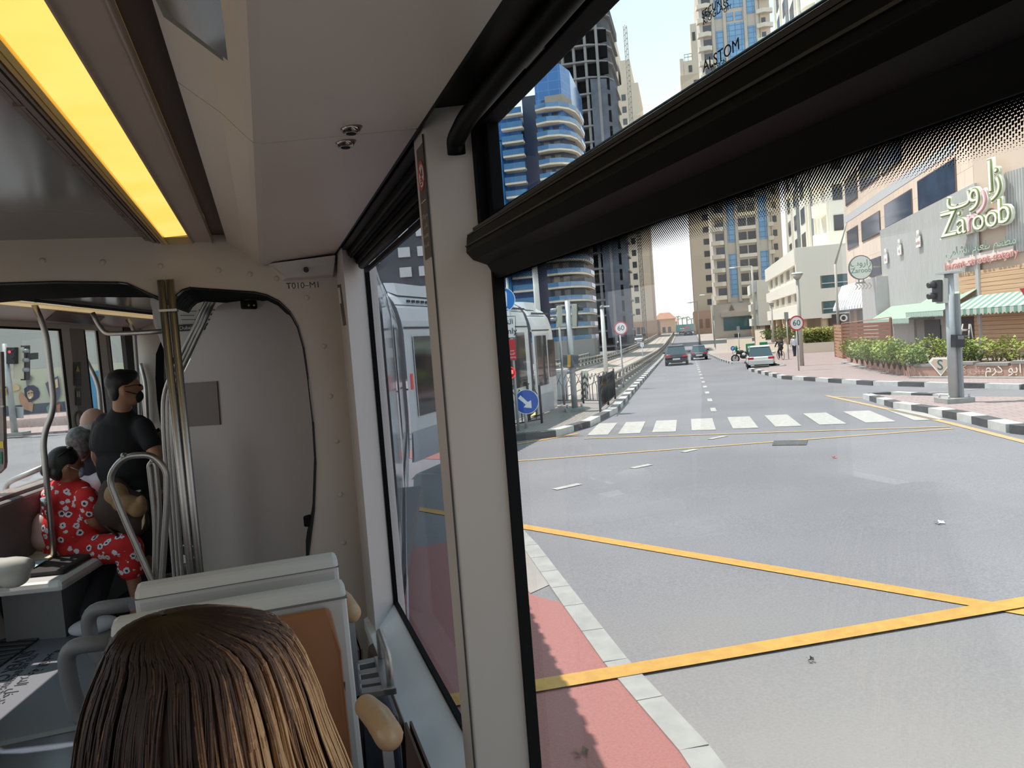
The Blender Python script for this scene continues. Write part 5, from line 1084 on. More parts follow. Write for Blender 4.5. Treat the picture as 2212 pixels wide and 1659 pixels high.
for k, (px, py, lb) in enumerate(((1923, 557, 'small vertical plate sign on the corrugated wall, nearest the round sign'), (1953, 538, 'small vertical plate sign in the middle of the corrugated wall'), (1995, 520, 'small vertical plate sign on the corrugated wall, nearest the big letters'))):
    y, z = Lq(px, py); o_ = wl(y, -.3)+Z*z; s_ = Th('plate_sign', lb, 'sign', o_, group='plate signs on the corrugated wall'); e_ = wl(y-1, -.3)-wl(y, -.3)
    s_.part('plate', MB().fb(o_-e_*.42-Z*.35, e_*.84, V((.06, 0, 0)), Z*.62).fb(o_-e_*.25+Z*.2, e_*.5, V((.06, 0, 0)), Z*.45), mat('plate_cream', (226, 222, 216), .6)); s_.part('bracket', MB().cyl(o_, o_+V((.25, 0, 0)), .03, n=6), galv)
    s_.txt(('hot', 'saj', 'arabic')[k], .34, mat('letter_brick', (196, 140, 134), .6), o_-Z*.08, e_, Z, off=.012, name='lettering'); s_.txt(('ﺭﺎﺣ', 'ﺝﺎﺻ', 'ﻲﺑﺮﻋ')[k], .36, mat('letter_sage', (162, 176, 160), .6), o_+Z*.42, e_, Z, off=.012, name='arabic_lettering')
rs = Th('round_sign', 'round white hanging Zaroob sign with green letters and dark rim', 'sign', at(1858, 578, 52)); c = at(1858, 578, 52); R = 25*52/FPX
rs.part('disc', MB().disc(c, -FH, R, .12, 40), mat('sign_offwhite', (232, 234, 224), .5)); rs.part('rim', MB().disc(c+FH*.0, -FH, R*1.04, .13, 40, 0, R*.97), mat('rim_dark', (72, 84, 72), .5)); gnn = mat('sign_green', (58, 130, 96), .5)
rs.txt('Zaroob', R*.58, gnn, c-FH*.13-Z*R*.27, R0, Z, name='lettering'); rs.txt('ﺏﻭﺭﺍﺯ', R*.75, gnn, c-FH*.13+Z*R*.36, R0, Z, name='arabic_lettering'); rs.part('bracket', MB().fb(c-R0*R*.4-Z*(R+.3), R0*R*.8, FH*.1, Z*.12).fb(c-R0*R*.2-Z*(R+.2), R0*.08, FH*.08, Z*.3).fb(c+R0*R*.2-Z*(R+.2), R0*.08, FH*.08, Z*.3).cyl(c+FH*.1, c+R0*2.2+FH*1.2, .06, n=8), mat('bracket_grey', (150, 146, 142), .5))
ch = MB(); 
for k in range(5): q = c-Z*(R+.72)-R0*(.5-k*.24)-FH*.1; ch.ext([q, q+R0*.09, q+R0*.28+Z*.22, q+R0*.09+Z*.44, q+Z*.44, q+R0*.19+Z*.22], FH*.03)
rs.part('chevron_arrows', ch, mat('chevron_pale', (206, 186, 172), .6))
b.done()
lad = Th('step_ladder', 'grey step ladder leaning by the wood cladding behind the signal', 'ladder', at(2082, 745, 34.5)); mb = MB()
for a_, c_ in (((2070, 762), (2080, 700)), ((2092, 762), (2094, 700)), ((2107, 760), (2096, 700))): mb.cyl(at(*a_, 34.5), at(*c_, 34.7), .035, n=6)
for y_ in (712, 726, 740): mb.cyl(at(2078-(y_-700)*.14, y_, 34.5), at(2094-(y_-700)*.03, y_, 34.5), .03, n=6)
lad.part('frame', mb, mat('ladder_grey', (170, 166, 160), .5)); lad.part('top_step', MB().fb(at(2070, 716, 34.3), R0*.4, FH*.25, Z*.08), mat('ladder_step', (214, 210, 204), .5))
# ================================================================ VEHICLES AND PEOPLE IN THE STREET
tyre = mat('tyre_black', (36, 36, 38), .8); alloy = mat('alloy_grey', (150, 152, 156), .35, .8); cglass = mat('car_glass', (44, 60, 66), .06, spec=.9); tail = mat('tail_lamp_red', (196, 40, 48), .25); plt_m = mat('number_plate', (214, 212, 206), .5); trim_b = mat('car_trim_black', (32, 32, 34), .5); lampc = mat('head_lamp', (220, 224, 228), .2)
def car(label, pos, rz, paint, L, Wd, H, style='hatch', group='cars on the road'):
    t = thing('car', label, 'car', pos, rz, group)
    w = Wd/2; hb = H*.58; g = .22
    # lofted body: stations along y (rear at y=0), each a ring of (x,z)
    if style == 'suv': prof = [(0, .40, .92, .90), (.06, .34, 1.0, .96), (.5, .24, 1.02, 1), (1.4, .22, 1.02, 1), (2.6, .22, 1.0, 1), (L-1.1, .24, .96, 1), (L-.35, .26, .88, .95), (L, .36, .70, .80)]
    else: prof = [(0, .42, .86, .86), (.06, .34, .94, .94), (.5, .22, .98, 1), (1.3, .20, .98, 1), (2.4, .20, .96, 1), (L-1.1, .22, .90, 1), (L-.35, .26, .80, .92), (L, .38, .62, .74)]
    k = hb/1.0; ring = []
    for y, z0, z1, ww in prof:
        z1 *= k; a = w*ww
        ring.append([(-a*.88, y, z0), (-a, y, z0+.12), (-a*1.0, y, z0+(z1-z0)*.62), (-a*.93, y, z1-.06), (-a*.84, y, z1), (a*.84, y, z1), (a*.93, y, z1-.06), (a*1.0, y, z0+(z1-z0)*.62), (a, y, z0+.12), (a*.88, y, z0)])
    vs = [p for r in ring for p in r]; n = 10; fs = []
    for i in range(len(ring)-1):
        for j in range(n): fs.append((i*n+j, i*n+(j+1) % n, (i+1)*n+(j+1) % n, (i+1)*n+j))
    fs += [tuple(range(n)), tuple((len(ring)-1)*n+j for j in range(n))[::-1]]
    b_ = MB().add(vs, fs, 0, True).build('body', paint, t); b_.modifiers.new('bevel', 'BEVEL').width = .03
    ya, yb, yc, yd = (.12, .55, L*.50, L*.70) if style == 'suv' else (.10, .75, L*.52, L*.74)
    rf = w*.70; gl_ = w*.86
    cab = MB().add([(-gl_, ya, hb-.02), (gl_, ya, hb-.02), (rf, yb, H-.05), (-rf, yb, H-.05), (-gl_, yd, hb-.02), (gl_, yd, hb-.02), (rf, yc, H-.05), (-rf, yc, H-.05)], [(0, 1, 2, 3), (5, 4, 7, 6), (1, 5, 6, 2), (4, 0, 3, 7), (3, 2, 6, 7)])
    cab.build('window_glass', cglass, t)
    r_ = MB().add([(-rf*1.02, yb-.06, H-.06), (rf*1.02, yb-.06, H-.06), (rf*1.02, yc+.05, H-.06), (-rf*1.02, yc+.05, H-.06), (-rf*.86, yb+.06, H), (rf*.86, yb+.06, H), (rf*.86, yc-.05, H), (-rf*.86, yc-.05, H)], [(0, 1, 5, 4), (1, 2, 6, 5), (2, 3, 7, 6), (3, 0, 4, 7), (4, 5, 6, 7)])
    r_.build('roof', paint, t)
    pl_ = MB()
    for s in (-1, 1):
        pl_.fb((s*gl_*1.0, ya, hb-.03), (s*(rf-gl_)*.98, yb-ya, H-.05-hb), (-s*.12, 0, 0), (0, .09, 0)); pl_.fb((s*gl_, L*.40, hb-.03), (s*(rf-gl_), -.02, H-.05-hb), (-s*.03, 0, 0), (0, .09, 0)); pl_.fb((s*gl_, yd, hb-.03), (s*(rf-gl_), yc-yd, H-.05-hb), (-s*.04, 0, 0), (0, -.08, 0))
    pl_.build('pillar_trim', paint, t)
    for s in (-1, 1):
        MB().fb((s*w*.94, -.012, hb*.74), (-s*w*.42, 0, 0), (0, .05, 0), (0, 0, hb*.17)).build('tail_lamp', tail, t, .01)
        MB().ell((s*(w+.1), L*.62, hb+.06), (.11, .06, .08), 10, 6).build('mirror', trim_b if style != 'hatchw' else paint, t)
        for y in (.82, L-.85):
            wv = MB().cyl((s*(w-.2), y, .32), (s*(w+.005), y, .32), .32, n=20).build('wheel', tyre, t); MB().cyl((s*(w), y, .32), (s*(w+.012), y, .32), .2, n=16).build('hub', alloy, wv)
    MB().box(-w*.86, w*.86, -.05, .2, .26, .52).build('bumper', trim_b if style != 'hatchw' else paint, t, .02); MB().box(-.27, .27, -.062, -.04, hb*.50, hb*.50+.13).build('number_plate', plt_m, t)
    MB().box(-w*.5, w*.5, -.03, .1, .2, .3).build('lower_valance', trim_b, t)
    if style == 'suv':
        for s in (-1, 1): MB().tube([(s*rf*.8, yb+.2, H), (s*rf*.8, yb+.3, H+.05), (s*rf*.8, yc-.3, H+.05), (s*rf*.8, yc-.1, H)], .018, 6).build('roof_rail', alloy, t)
    return t
def carat(label, px, py, *a, turn=0., **k): return car(label, G(px, py), -SA+turn, *a, **k)
p_navy = mat('paint_dark_navy', (38, 42, 54), .25, .3, coat=.5); p_grey = mat('paint_grey', (112, 116, 116), .3, .4, coat=.5); p_white = mat('paint_white', (216, 214, 210), .3, coat=.5); p_black = mat('paint_black', (40, 42, 44), .3, coat=.4); p_teal = mat('paint_teal', (70, 88, 86), .3, .3, coat=.4)
carat('dark navy SUV driving away in the left lane', 1462, 790, p_navy, 4.7, 1.72, 1.52, 'suv'); carat('small grey hatchback driving away in the right lane', 1511, 778, p_grey, 3.7, 1.42, 1.28)
carat('white hatchback parked in the lay-by beside the motorcycle', 1645, 797, p_white, 4.0, 1.52, 1.3, 'hatchw', turn=-.05)
carat('distant dark van in the right lane near the road end', 1487, 725, p_black, 4.6, 1.9, 1.85, 'suv'); carat('distant white car in the left lane near the road end', 1474, 721, p_white, 4.4, 1.8, 1.45)
car('white car coming down the left ramp', S(168, -10.2)+V((0, 0, .0)), PI-SA, p_white, 4.4, 1.8, 1.5); car('dark teal car partly hidden behind the left bridge barrier', S(52, -12.6), -SA, p_teal, 4.2, 1.7, 1.4)
# -- figures
skin1 = mat('skin_brown', (134, 92, 70), .6); hairk = mat('hair_black', (22, 20, 22), .5)
def figure(t, H, pose, cl, face=V((0, 1, 0)), vox=.018):
    """t: root thing; pose: joint name -> local point; cl: list of (name, prims-fn, material)"""
    for nm, prims, m_ in cl: blob(prims, vox, m_, nm, t)
def hand(c, d, side, s=1.):  # five fingers and a thumb leaving the side of the palm; d = finger direction, side = thumb direction
    d = V(d).normalized(); side = V(side).normalized(); pr = [('c', c, V(c)+d*.07*s, .030*s, .033*s)]
    for k, (o, l) in enumerate(((.026, .068), (.009, .078), (-.009, .072), (-.026, .056))):
        q = V(c)+d*.085*s+side*o*s; cu = d.cross(side)*(.012+.005*k)*s; pr += [('c', q, q+d*l*.5*s+cu*.4, .0095*s, .009*s), ('c', q+d*l*.5*s+cu*.4, q+d*l*s+cu*1.4, .009*s, .0075*s)]
    q = V(c)+side*.03*s+d*.02*s; pr += [('c', q, q+(d*.6+side*.8).normalized()*.045*s, .013*s, .010*s)]
    return pr
def standing(name, label, pos, rz, H, top, bottom, stride=.18, hat=None, arms=0.):
    t = thing(name, label, 'person', pos, rz); k = H/1.75; P = lambda x, y, z: V((x, y, z))*k
    legs = [('c', P(s*.09, 0, .92), P(s*.10, s*stride*.5+.02, .50), .085*k, .06*k) for s in (-1, 1)]+[('c', P(s*.10, s*stride*.5+.02, .50), P(s*.10, s*stride-.04, .10), .06*k, .042*k) for s in (-1, 1)]
    feet = [('e', P(s*.10, s*stride+.02, .045), (.045*k, .13*k, .045*k)) for s in (-1, 1)]
    torso = [('e', P(0, 0, 1.22), (.185*k, .115*k, .28*k)), ('e', P(0, 0, .97), (.165*k, .12*k, .14*k))]
    arm = []
    for s in (-1, 1): arm += [('c', P(s*.19, 0, 1.42), P(s*.25, -s*stride*.4+arms*.2, 1.15), .055*k, .045*k), ('c', P(s*.25, -s*stride*.4+arms*.2, 1.15), P(s*.24, -s*stride*.7+.05+arms*.5, .92+arms*.2), .042*k, .032*k)]
    hands = []
    for s in (-1, 1): hands += hand(P(s*.24, -s*stride*.7+.05+arms*.5, .89+arms*.2), (0, .2, -1), (0, 1, 0), k)
    head = [('e', P(0, .0, 1.64), (.078*k, .095*k, .115*k)), ('c', P(0, 0, 1.45), P(0, .01, 1.58), .052*k, .05*k), ('e', P(0, .095, 1.63), (.013*k, .02*k, .02*k)), ('e', P(-.08, 0, 1.63), (.015*k, .02*k, .03*k)), ('e', P(.08, 0, 1.63), (.015*k, .02*k, .03*k))]
    blob(torso+arm+legs+feet+hands+head, .016*k, skin1, 'body', t)
    sh = [('e', c, (r[0]+.015, r[1]+.015, r[2]+.0)) for _, c, r in torso]+[(a[0], a[1], a[2], a[3]+.014, a[4]+.014) for a in arm]
    blob(sh, .018*k, top, 'shirt', t); blob([(a[0], a[1], a[2], a[3]+.014, a[4]+.016) for a in legs]+[('e', P(0, 0, .94), (.172*k, .128*k, .10*k))], .018*k, bottom, 'trousers', t)
    [blob([('e', c, (r[0]+.012, r[1]+.014, r[2]+.01))], .014*k, trim_b, 'shoe', t) for _, c, r in feet]
    blob([('e', P(0, -.012, 1.675), (.088*k, .10*k, .095*k))], .014*k, hat or hairk, 'cap' if hat else 'hair', t)
    return t
fab_w = mat('cloth_white', (214, 214, 222), .8); fab_n = mat('cloth_navy', (44, 48, 62), .85); fab_k = mat('cloth_black', (28, 27, 30), .85)
standing('person', 'pedestrian in white long sleeved shirt, dark trousers and white cap walking away', G(1717, 773)+V((0, 0, .12)), -SA+.15, 1.5, fab_w, fab_n, .16, fab_w)
# cyclist
bp = G(1687, 781)+V((0, 0, .12)); bk = thing('bicycle', 'bicycle ridden by the person with a black backpack', 'bicycle', bp, -SA+.2); bsc = .87
for y in (-.52, .52):
    MB().tube([(0, y+.32*math.cos(a*PI/10), .34+.32*math.sin(a*PI/10)) for a in range(20)], .02, 6, 0, True).build('wheel', tyre, bk)
MB().tube([(0, -.52, .34), (0, -.05, .3), (0, .38, .8), (0, .52, .34)], .018, 6).tube([(0, -.05, .3), (0, -.2, .85)], .018, 6).tube([(0, -.2, .8), (0, .38, .82)], .018, 6).tube([(0, -.52, .34), (0, -.2, .8)], .014, 6).build('frame', trim_b, bk)
MB().tube([(-.28, .34, 1.0), (-.1, .42, 1.02), (.1, .42, 1.02), (.28, .34, 1.0)], .015, 6).cyl((0, .38, .8), (0, .42, 1.02), .016, n=6).build('handlebar', trim_b, bk); MB().ell((0, -.22, .88), (.08, .13, .03), 10, 6).build('saddle', trim_b, bk); bk.scale = (bsc,)*3
cyc = thing('person', 'cyclist in dark clothes with a black backpack riding away along the pavement', 'person', bp, -SA+.2); cyc.scale = (bsc,)*3
lg = []
for s, kz in ((-1, .25), (1, .0)): lg += [('c', V((s*.09, -.18, .92)), V((s*.11, .16, .74-kz*.4)), .085, .065), ('c', V((s*.11, .16, .74-kz*.4)), V((s*.1, .0, .42-kz)), .06, .04), ('e', V((s*.1, .05, .37-kz)), (.045, .12, .045))]
ts = [('e', V((0, -.08, 1.2)), (.18, .13, .28), Matrix.Rotation(-.25, 3, 'X')), ('e', V((0, -.18, .95)), (.16, .13, .13))]; am = []
for s in (-1, 1): am += [('c', V((s*.19, .02, 1.4)), V((s*.27, .16, 1.18)), .05, .042), ('c', V((s*.27, .16, 1.18)), V((s*.27, .34, 1.05)), .04, .032)]
hs_ = hand(V((-.27, .34, 1.04)), (0, 1, -.2), (1, 0, 0))+hand(V((.27, .34, 1.04)), (0, 1, -.2), (-1, 0, 0)); hd_ = [('e', V((0, .06, 1.64)), (.078, .095, .115)), ('c', V((0, 0, 1.44)), V((0, .04, 1.58)), .052, .05), ('e', V((0, .155, 1.63)), (.013, .02, .02))]
blob(lg+ts+am+hs_+hd_, .016, skin1, 'body', cyc); blob([tuple(a[:2])+((tuple(x+.016 for x in a[2]),)+tuple(a[3:]) if a[0] == 'e' else (a[2], a[3]+.014, a[4]+.014)) for a in ts+am], .018, fab_k, 'jacket', cyc); blob([(a[0], a[1], a[2], a[3]+.014, a[4]+.014) for a in lg if a[0] == 'c'], .018, fab_k, 'trousers', cyc); blob([('e', V((0, .05, 1.68)), (.088, .10, .09))], .015, hairk, 'hair', cyc)
bg_ = thing('backpack', 'black backpack worn by the cyclist', 'bag', bp, -SA+.2); bg_.scale = (bsc,)*3; blob([('e', V((0, -.27, 1.24)), (.17, .10, .26))], .02, mat('bag_black', (30, 30, 34), .7), 'bag_body', bg_); MB().box(-.09, .09, -.385, -.36, 1.2, 1.26).build('reflective_strip', mat('reflective', (150, 150, 154), .4), bg_)
# delivery motorcycle and second green box
mp = G(1608, 783); green = mat('delivery_green', (32, 132, 78), .45); mc = thing('motorcycle', 'black delivery motorcycle with a green box and green windshield parked at the kerb', 'motorcycle', mp, -SA+1.25)
for y in (-.62, .62):
    w_ = MB().tube([(0, y+.26*math.cos(a*PI/10), .30+.26*math.sin(a*PI/10)) for a in range(20)], .05, 8, 0, True).build('wheel', tyre, mc); MB().disc((-.02, y, .30), (1, 0, 0), .20, .04, 18).build('rim', mat('rim_pale', (180, 180, 178), .4, .5), w_)
blob([('e', V((0, .25, .75)), (.14, .3, .16)), ('e', V((0, -.2, .72)), (.12, .38, .10)), ('e', V((0, .05, .45)), (.16, .26, .18)), ('c', V((0, .45, .8)), V((0, .62, .3)), .05, .04), ('c', V((0, -.3, .6)), V((0, -.62, .3)), .05, .04)], .02, trim_b, 'body', mc)
MB().tube([(-.34, .32, 1.05), (-.1, .45, 1.02), (.1, .45, 1.02), (.34, .32, 1.05)], .016, 6).build('handlebar', trim_b, mc); blob([('e', V((0, .52, 1.02)), (.2, .09, .22))], .02, green, 'windshield', mc); MB().ell((0, .62, .82), (.09, .06, .09), 10, 8).build('head_lamp', lampc, mc)
MB().box(-.27, .27, -.72, -.22, .82, 1.32).build('delivery_box', green, mc, .03); MB().box(-.272, -.27, -.6, -.36, 1.0, 1.16).build('box_mark', mat('box_mark_white', (216, 224, 216), .5), mc)
m2p = S(57.5, 5.0); m2_ = thing('motorcycle', 'second delivery motorcycle mostly hidden behind the white hatchback', 'motorcycle', m2p, -SA+1.35)
for y in (-.62, .62): MB().tube([(0, y+.26*math.cos(a*PI/10), .30+.26*math.sin(a*PI/10)) for a in range(20)], .05, 8, 0, True).build('wheel', tyre, m2_)
blob([('e', V((0, .2, .75)), (.14, .35, .16)), ('e', V((0, .0, .5)), (.16, .4, .18))], .02, trim_b, 'body', m2_); MB().box(-.27, .27, -.72, -.22, .82, 1.32).build('delivery_box', green, m2_, .03)
# rider on the left ramp
rp = S(118, -10.6); mr = thing('motorcycle', 'small dark motorcycle on the left ramp', 'motorcycle', rp, PI-SA); 
for y in (-.6, .6): MB().tube([(0, y+.26*math.cos(a*PI/6), .30+.26*math.sin(a*PI/6)) for a in range(12)], .06, 6, 0, True).build('wheel', tyre, mr)
blob([('e', V((0, 0, .65)), (.16, .6, .2)), ('c', V((0, .5, .9)), V((0, .6, .3)), .06, .05)], .03, trim_b, 'body', mr)
rd = thing('person', 'rider in dark clothes and white helmet on the left ramp motorcycle', 'person', rp, PI-SA)
tp = [('e', V((0, -.1, 1.15)), (.2, .15, .3)), ('e', V((0, -.15, .85)), (.18, .16, .14))]+[('c', V((s*.2, -.05, 1.35)), V((s*.3, .4, 1.05)), .06, .045) for s in (-1, 1)]+[('c', V((s*.12, -.1, .85)), V((s*.2, .3, .7)), .09, .07) for s in (-1, 1)]+[('c', V((s*.2, .3, .7)), V((s*.18, .1, .35)), .07, .05) for s in (-1, 1)]+[('e', V((0, 0, 1.56)), (.08, .1, .12))]
blob(tp, .03, fab_k, 'body', rd); blob([('e', V((0, 0, 1.6)), (.13, .15, .14))], .03, fab_w, 'helmet', rd)
# small litter on the road
for lb, px, py, m_, sz in (('tiny red scrap lying on the road right of centre', 1802, 990, signr, .05), ('pale scrap of paper on the asphalt near the right window edge', 2028, 1132, signw, .06), ('dry leaf on the red track strip near the bottom', 1255, 1632, bark, .05), ('dark bit of grit on the road near the kerb', 1750, 1430, trim_b, .03)):
    p = G(px, py); mb = MB(); 
    for k in range(4): a = k*1.7; mb.add([p+V((0, 0, .012)), p+V((math.cos(a)*sz, math.sin(a)*sz, .02)), p+V((math.cos(a+.9)*sz*.8, math.sin(a+.9)*sz*.8, .035))], [(0, 1, 2)])
    one('litter_scrap', mb, m_, lb, 'litter')
# ================================================================ OWN TRAM, FRONT PART SEEN OUTSIDE
tw = mat('tram_body_white', (214, 216, 218), .28, var=.02, scale=1, coat=.4); tgl = mat('tram_glass_dark', (58, 56, 56), .06, spec=.9); tseam = mat('tram_bellows', (60, 62, 66), .7); tsk = mat('tram_skirt', (176, 180, 186), .4)
tr = Th('tram', 'white tram carriages curving ahead along the track, seen through the right windows', 'tram', m2(1.3, 2, 0))
prof_t = [(.0, -.42), (.03, -.1), (.05, .4), (.05, 2.02), (.02, 2.25), (-.05, 2.5), (-.20, 2.72), (-.45, 2.86), (-1.0, 2.92)]
def skin(a, b_, name, m_, pr, off=0., back=0.):
    d = V((b_-a)); d.z = 0; d.normalize(); n = V((d.y, -d.x, 0)); mb = MB()
    for (xa, za), (xb, zb) in zip(pr[:-1], pr[1:]): mb.add([a+n*(xa+off)+Z*za, b_+n*(xa+off)+Z*za, b_+n*(xb+off)+Z*zb, a+n*(xb+off)+Z*zb], [(0, 1, 2, 3)], 0, True)
    return tr.part(name, mb, m_)
def tramcar(a, b_, wins, cap=True):
    d = V(b_-a); d.z = 0; L = d.length; d.normalize(); n = V((d.y, -d.x, 0))
    skin(a, b_, 'body_side', tw, prof_t); skin(a, b_, 'skirt', tsk, [(.035, -.42), (.06, .15)], .012)
    for u0, u1 in wins:
        p, q = a+d*u0, a+d*u1; skin(p, q, 'side_window', tgl, [(.055, .42), (.057, 1.95)], .008); skin(p-d*.03, p, 'window_bar', tw, [(.055, .40), (.057, 1.97)], .02)
    skin(a, b_, 'black_line', tseam, [(.050, 2.10), (.043, 2.135)], .012); skin(a, b_, 'black_line', tseam, [(-.09, 2.55), (-.12, 2.58)], .012)
    fair = MB(); fair.ext([a-n*.5+d*.4+Z*2.88, a-n*.2+d*.4+Z*2.76, a-n*.26+d*.4+Z*3.0, a-n*.8+d*.4+Z*3.05], d*(L-.8)); tr.part('roof_fairing', fair, tw)
    v = MB()
    for k in range(int(L/.22)): v.fb(a+d*(.6+k*.22)-n*.12+Z*2.62, d*.12, n*.03, Z*.05)
    tr.part('roof_vents', v, tseam)
def bell(a, b_):
    skin(a, b_, 'bellows', tseam, [(-.04+x, z) for x, z in prof_t])
P1 = V((.57, 4.15, 0)); P2 = V((1.40, 8.75, 0)); bell(V((.52, 3.52, 0)), P1)
tramcar(P1, P2, [(.5, 1.9), (1.95, 3.2), (3.25, 3.9)])
P3 = V((1.49, 9.2, 0)); P4 = V((2.26, 13.2, 0)); bell(P2, P3); tramcar(P3, P4, [(.4, 1.6), (1.65, 2.5), (2.55, 3.4)])
P3 = V((2.46, 13.75, 0)); Q4 = V((7.35, 20.5, 0)); bell(P4, P3)
for q in (P3, Q4): q.z = -.10
tramcar(P3, Q4, [(.35, 1.5), (1.55, 2.9), (2.95, 4.2), (4.3, 5.6), (5.65, 6.6), (6.65, 7.9)])
E5 = V((9.4, 23.1, 0)); d5 = (E5-Q4); d5.z = 0; d5.normalize(); P5 = Q4+d5*.35; bell(Q4, P5); L5 = (E5-P5).length; P6 = P5+d5*(L5-1.2)
P5.z = P6.z = -.22; tramcar(P5, P6, [(.25, 1.35)])
n5 = V((d5.y, -d5.x, 0)); mb = MB(); rings = []
for k in range(7):
    a = k/6*PI/2; f_ = math.sin(a); w = 1-.42*(1-math.cos(a))
    rings.append([P6+d5*(f_*1.5*(1 if z < 1.0 else 1-.30*(z-1.0)/1.6))+n5*(x*w-(1-w)*1.3)+Z*z for x, z in prof_t]+[P6+d5*(f_*1.5*(1 if z < 1.0 else 1-.30*(z-1.0)/1.6))-n5*(2.6-(1-w)*1.3+x*w)+Z*z for x, z in prof_t[::-1]])
n_ = len(rings[0]); mb.add([p for r in rings for p in r], [(i*n_+j, i*n_+j+1, (i+1)*n_+j+1, (i+1)*n_+j) for i in range(6) for j in range(n_-1)], 0, True); tr.part('nose', mb, tw)
skin(P6-d5*.25, P6+d5*.45, 'cab_window', tgl, [(.055, .62), (.057, 1.8)], .012)
skin(P3+V((.06, .1, 0)), P3+V((.12, .2, 0)), 'side_marker', mat('marker_red', (224, 60, 60), .4, emit=.3), [(.055, .95), (.057, 1.25)], .02)
# ================================================================ INSIDE THE TRAM: FITTINGS
seatg = mat('seat_shell_grey', (200, 198, 196), .4, var=.03, scale=3); leather = mat('tan_leather', (142, 92, 58), .42, var=.12, scale=6, bump=.08); tan_ = mat('armrest_tan', (186, 152, 118), .35, var=.04, scale=5); rubg = mat('grab_handle_grey', (112, 114, 120), .5, var=.04, scale=30); seam = mat('seam_dark', (70, 44, 30), .6); seamg = mat('seam_grey', (104, 102, 100), .6)
brownpad = mat('wall_pad_brown', (82, 60, 52), .6, var=.08, scale=8); alu = mat('aluminium', (170, 172, 176), .35, .9); navyb = mat('bin_navy', (44, 48, 60), .4); stk = mat('sticker_taupe', (86, 72, 68), .5); stw = mat('sticker_white', (222, 218, 212), .5); stred = mat('sticker_red', (196, 62, 58), .5); stdark = mat('sticker_ink', (40, 34, 34), .5)
# sloping gangway side panel with its notice, catch and hinge
pA, pBq = V((.21, 3.70, 0)), V((-.43, 4.42, 0)); dP = (pBq-pA).normalized(); nP = V((dP.y, -dP.x, 0)); nP = nP if nP.y < 0 else -nP
PP = lambda x, y, o=0.: onp(x, y, pA+nP*o, nP)
gp = Th('gangway_panel', 'large grey panel with a slanted corner closing the right side of the gangway', 'panel', (-.1, 4.05, 0))
lo = [(428, 1240), (432, 1400)]
out = [PP(400, 1000), PP(400, 912), PP(394, 820), PP(396, 808), PP(462, 674), PP(470, 662), PP(482, 655), PP(520, 650)]
top_r = pA+Z*2.0; bot_r = pA+Z*.02; bl_ = PP(424, 1225); bl2 = V((bl_.x, bl_.y, .02))
gp.part('panel', MB().ext([bl2, bl_]+out+[PP(560, 640), top_r, bot_r], -nP*.03), pane_grey)
gp.part('edge_strip', MB().fb(PP(652, 1212, .004), PP(660, 1212, .004)-PP(652, 1212, .004), PP(690, 1120, .004)-PP(652, 1212, .004), nP*.006), mat('edge_pale', (170, 168, 166), .4))
gp.part('catch', MB().fb(PP(531, 668, .0), PP(557, 668, .0)-PP(531, 668, .0), Z*.045, nP*.035), black, .008); mb = MB()
for x in (538, 549): mb.ell(PP(x, 659, .036), (.006, .006, .006), 8, 6)
gp.part('catch_screws', mb, alu); gp.part('hinge', MB().fb(PP(670, 1134), PP(686, 1134)-PP(670, 1134), Z*.055, nP*.045), black, .008); gp.part('hinge', MB().fb(PP(395, 922, .0), PP(404, 922)-PP(395, 922), Z*.055, nP*.02), black)
nb = Th('notice_board', 'blank dark brown rectangular board fixed on the grey gangway panel', 'board', PP(436, 870)); nb.part('board', MB().ext([PP(397, 828, .001), PP(470, 823, .001), PP(477, 917, .001), PP(403, 922, .001)], nP*.006), mat('notice_brown', (84, 66, 60), .45, var=.04, scale=4))
# vertical pole pair at the bulkhead
R_ = .0165
hp = Th('grab_pole', 'pair of close vertical steel poles in front of the gangway wedge', 'handrail', (-.362, 3.46, 0), group='steel grab poles')
for dx in (-.0175, .0175): hp.part('tube', MB().cyl((-.364+dx, 3.46, 0), (-.364+dx, 3.46, 1.975), R_, n=16), steel)
hp.part('bracket', MB().box(-.40, -.33, 3.44, 3.51, 1.84, 1.85), steel)
# bent pair behind it, crossing to the ceiling
hb2 = Th('grab_rail', 'bent steel rails crossing behind the pole pair up to the black gangway edge', 'handrail', at(380, 1230, 4.1), group='bent steel rails')
for k, dx in enumerate((0, 9, 17)):
    pts = [at(448+dx*.9, 648, 4.0), at(392+dx, 765, 4.05), at(352+dx, 848, 4.1), at(353+dx, 930, 4.1), at(376+dx, 1232, 4.1)]; q = at(384+dx, 1330, 4.1); q.z = .0; pts.append(q)
    hb2.part('tube', MB().tube(rnd(pts, .12, 5), .0125, 12), steel)
# hoops
def hoop(label, px, d, r=.0165):
    P = [at(x, y, d) for x, y in px]; h = Th('hoop_handrail', label, 'handrail', V((P[0].x, P[0].y, 0)), group='steel hoop handrails'); b0, b1 = V(P[0]), V(P[-1]); P = [V((b0.x, b0.y, .0))]+rnd(P, .10, 6)+[V((b1.x, b1.y, .0))]
    h.part('tube', MB().tube(P, r, 12), steel); q = h.r; h.part('sleeve', MB().cyl(at(px[3][0]-4, px[3][1]+1, d), at(px[3][0]+4, px[3][1]-0, d), r*1.08, n=12), steel); return h
hoop('outer steel hoop handrail shaped like a teardrop in front of the standing man', [(332, 1262), (268, 1120), (233, 1030), (268, 985), (330, 982), (360, 1015), (361, 1080), (349, 1262)], 3.75)
hoop('inner steel hoop handrail nested in the teardrop hoop', [(334, 1262), (336, 1130), (322, 1005), (330, 996), (336, 1006), (345, 1100), (341, 1180), (341, 1262)], 3.8, .0135)
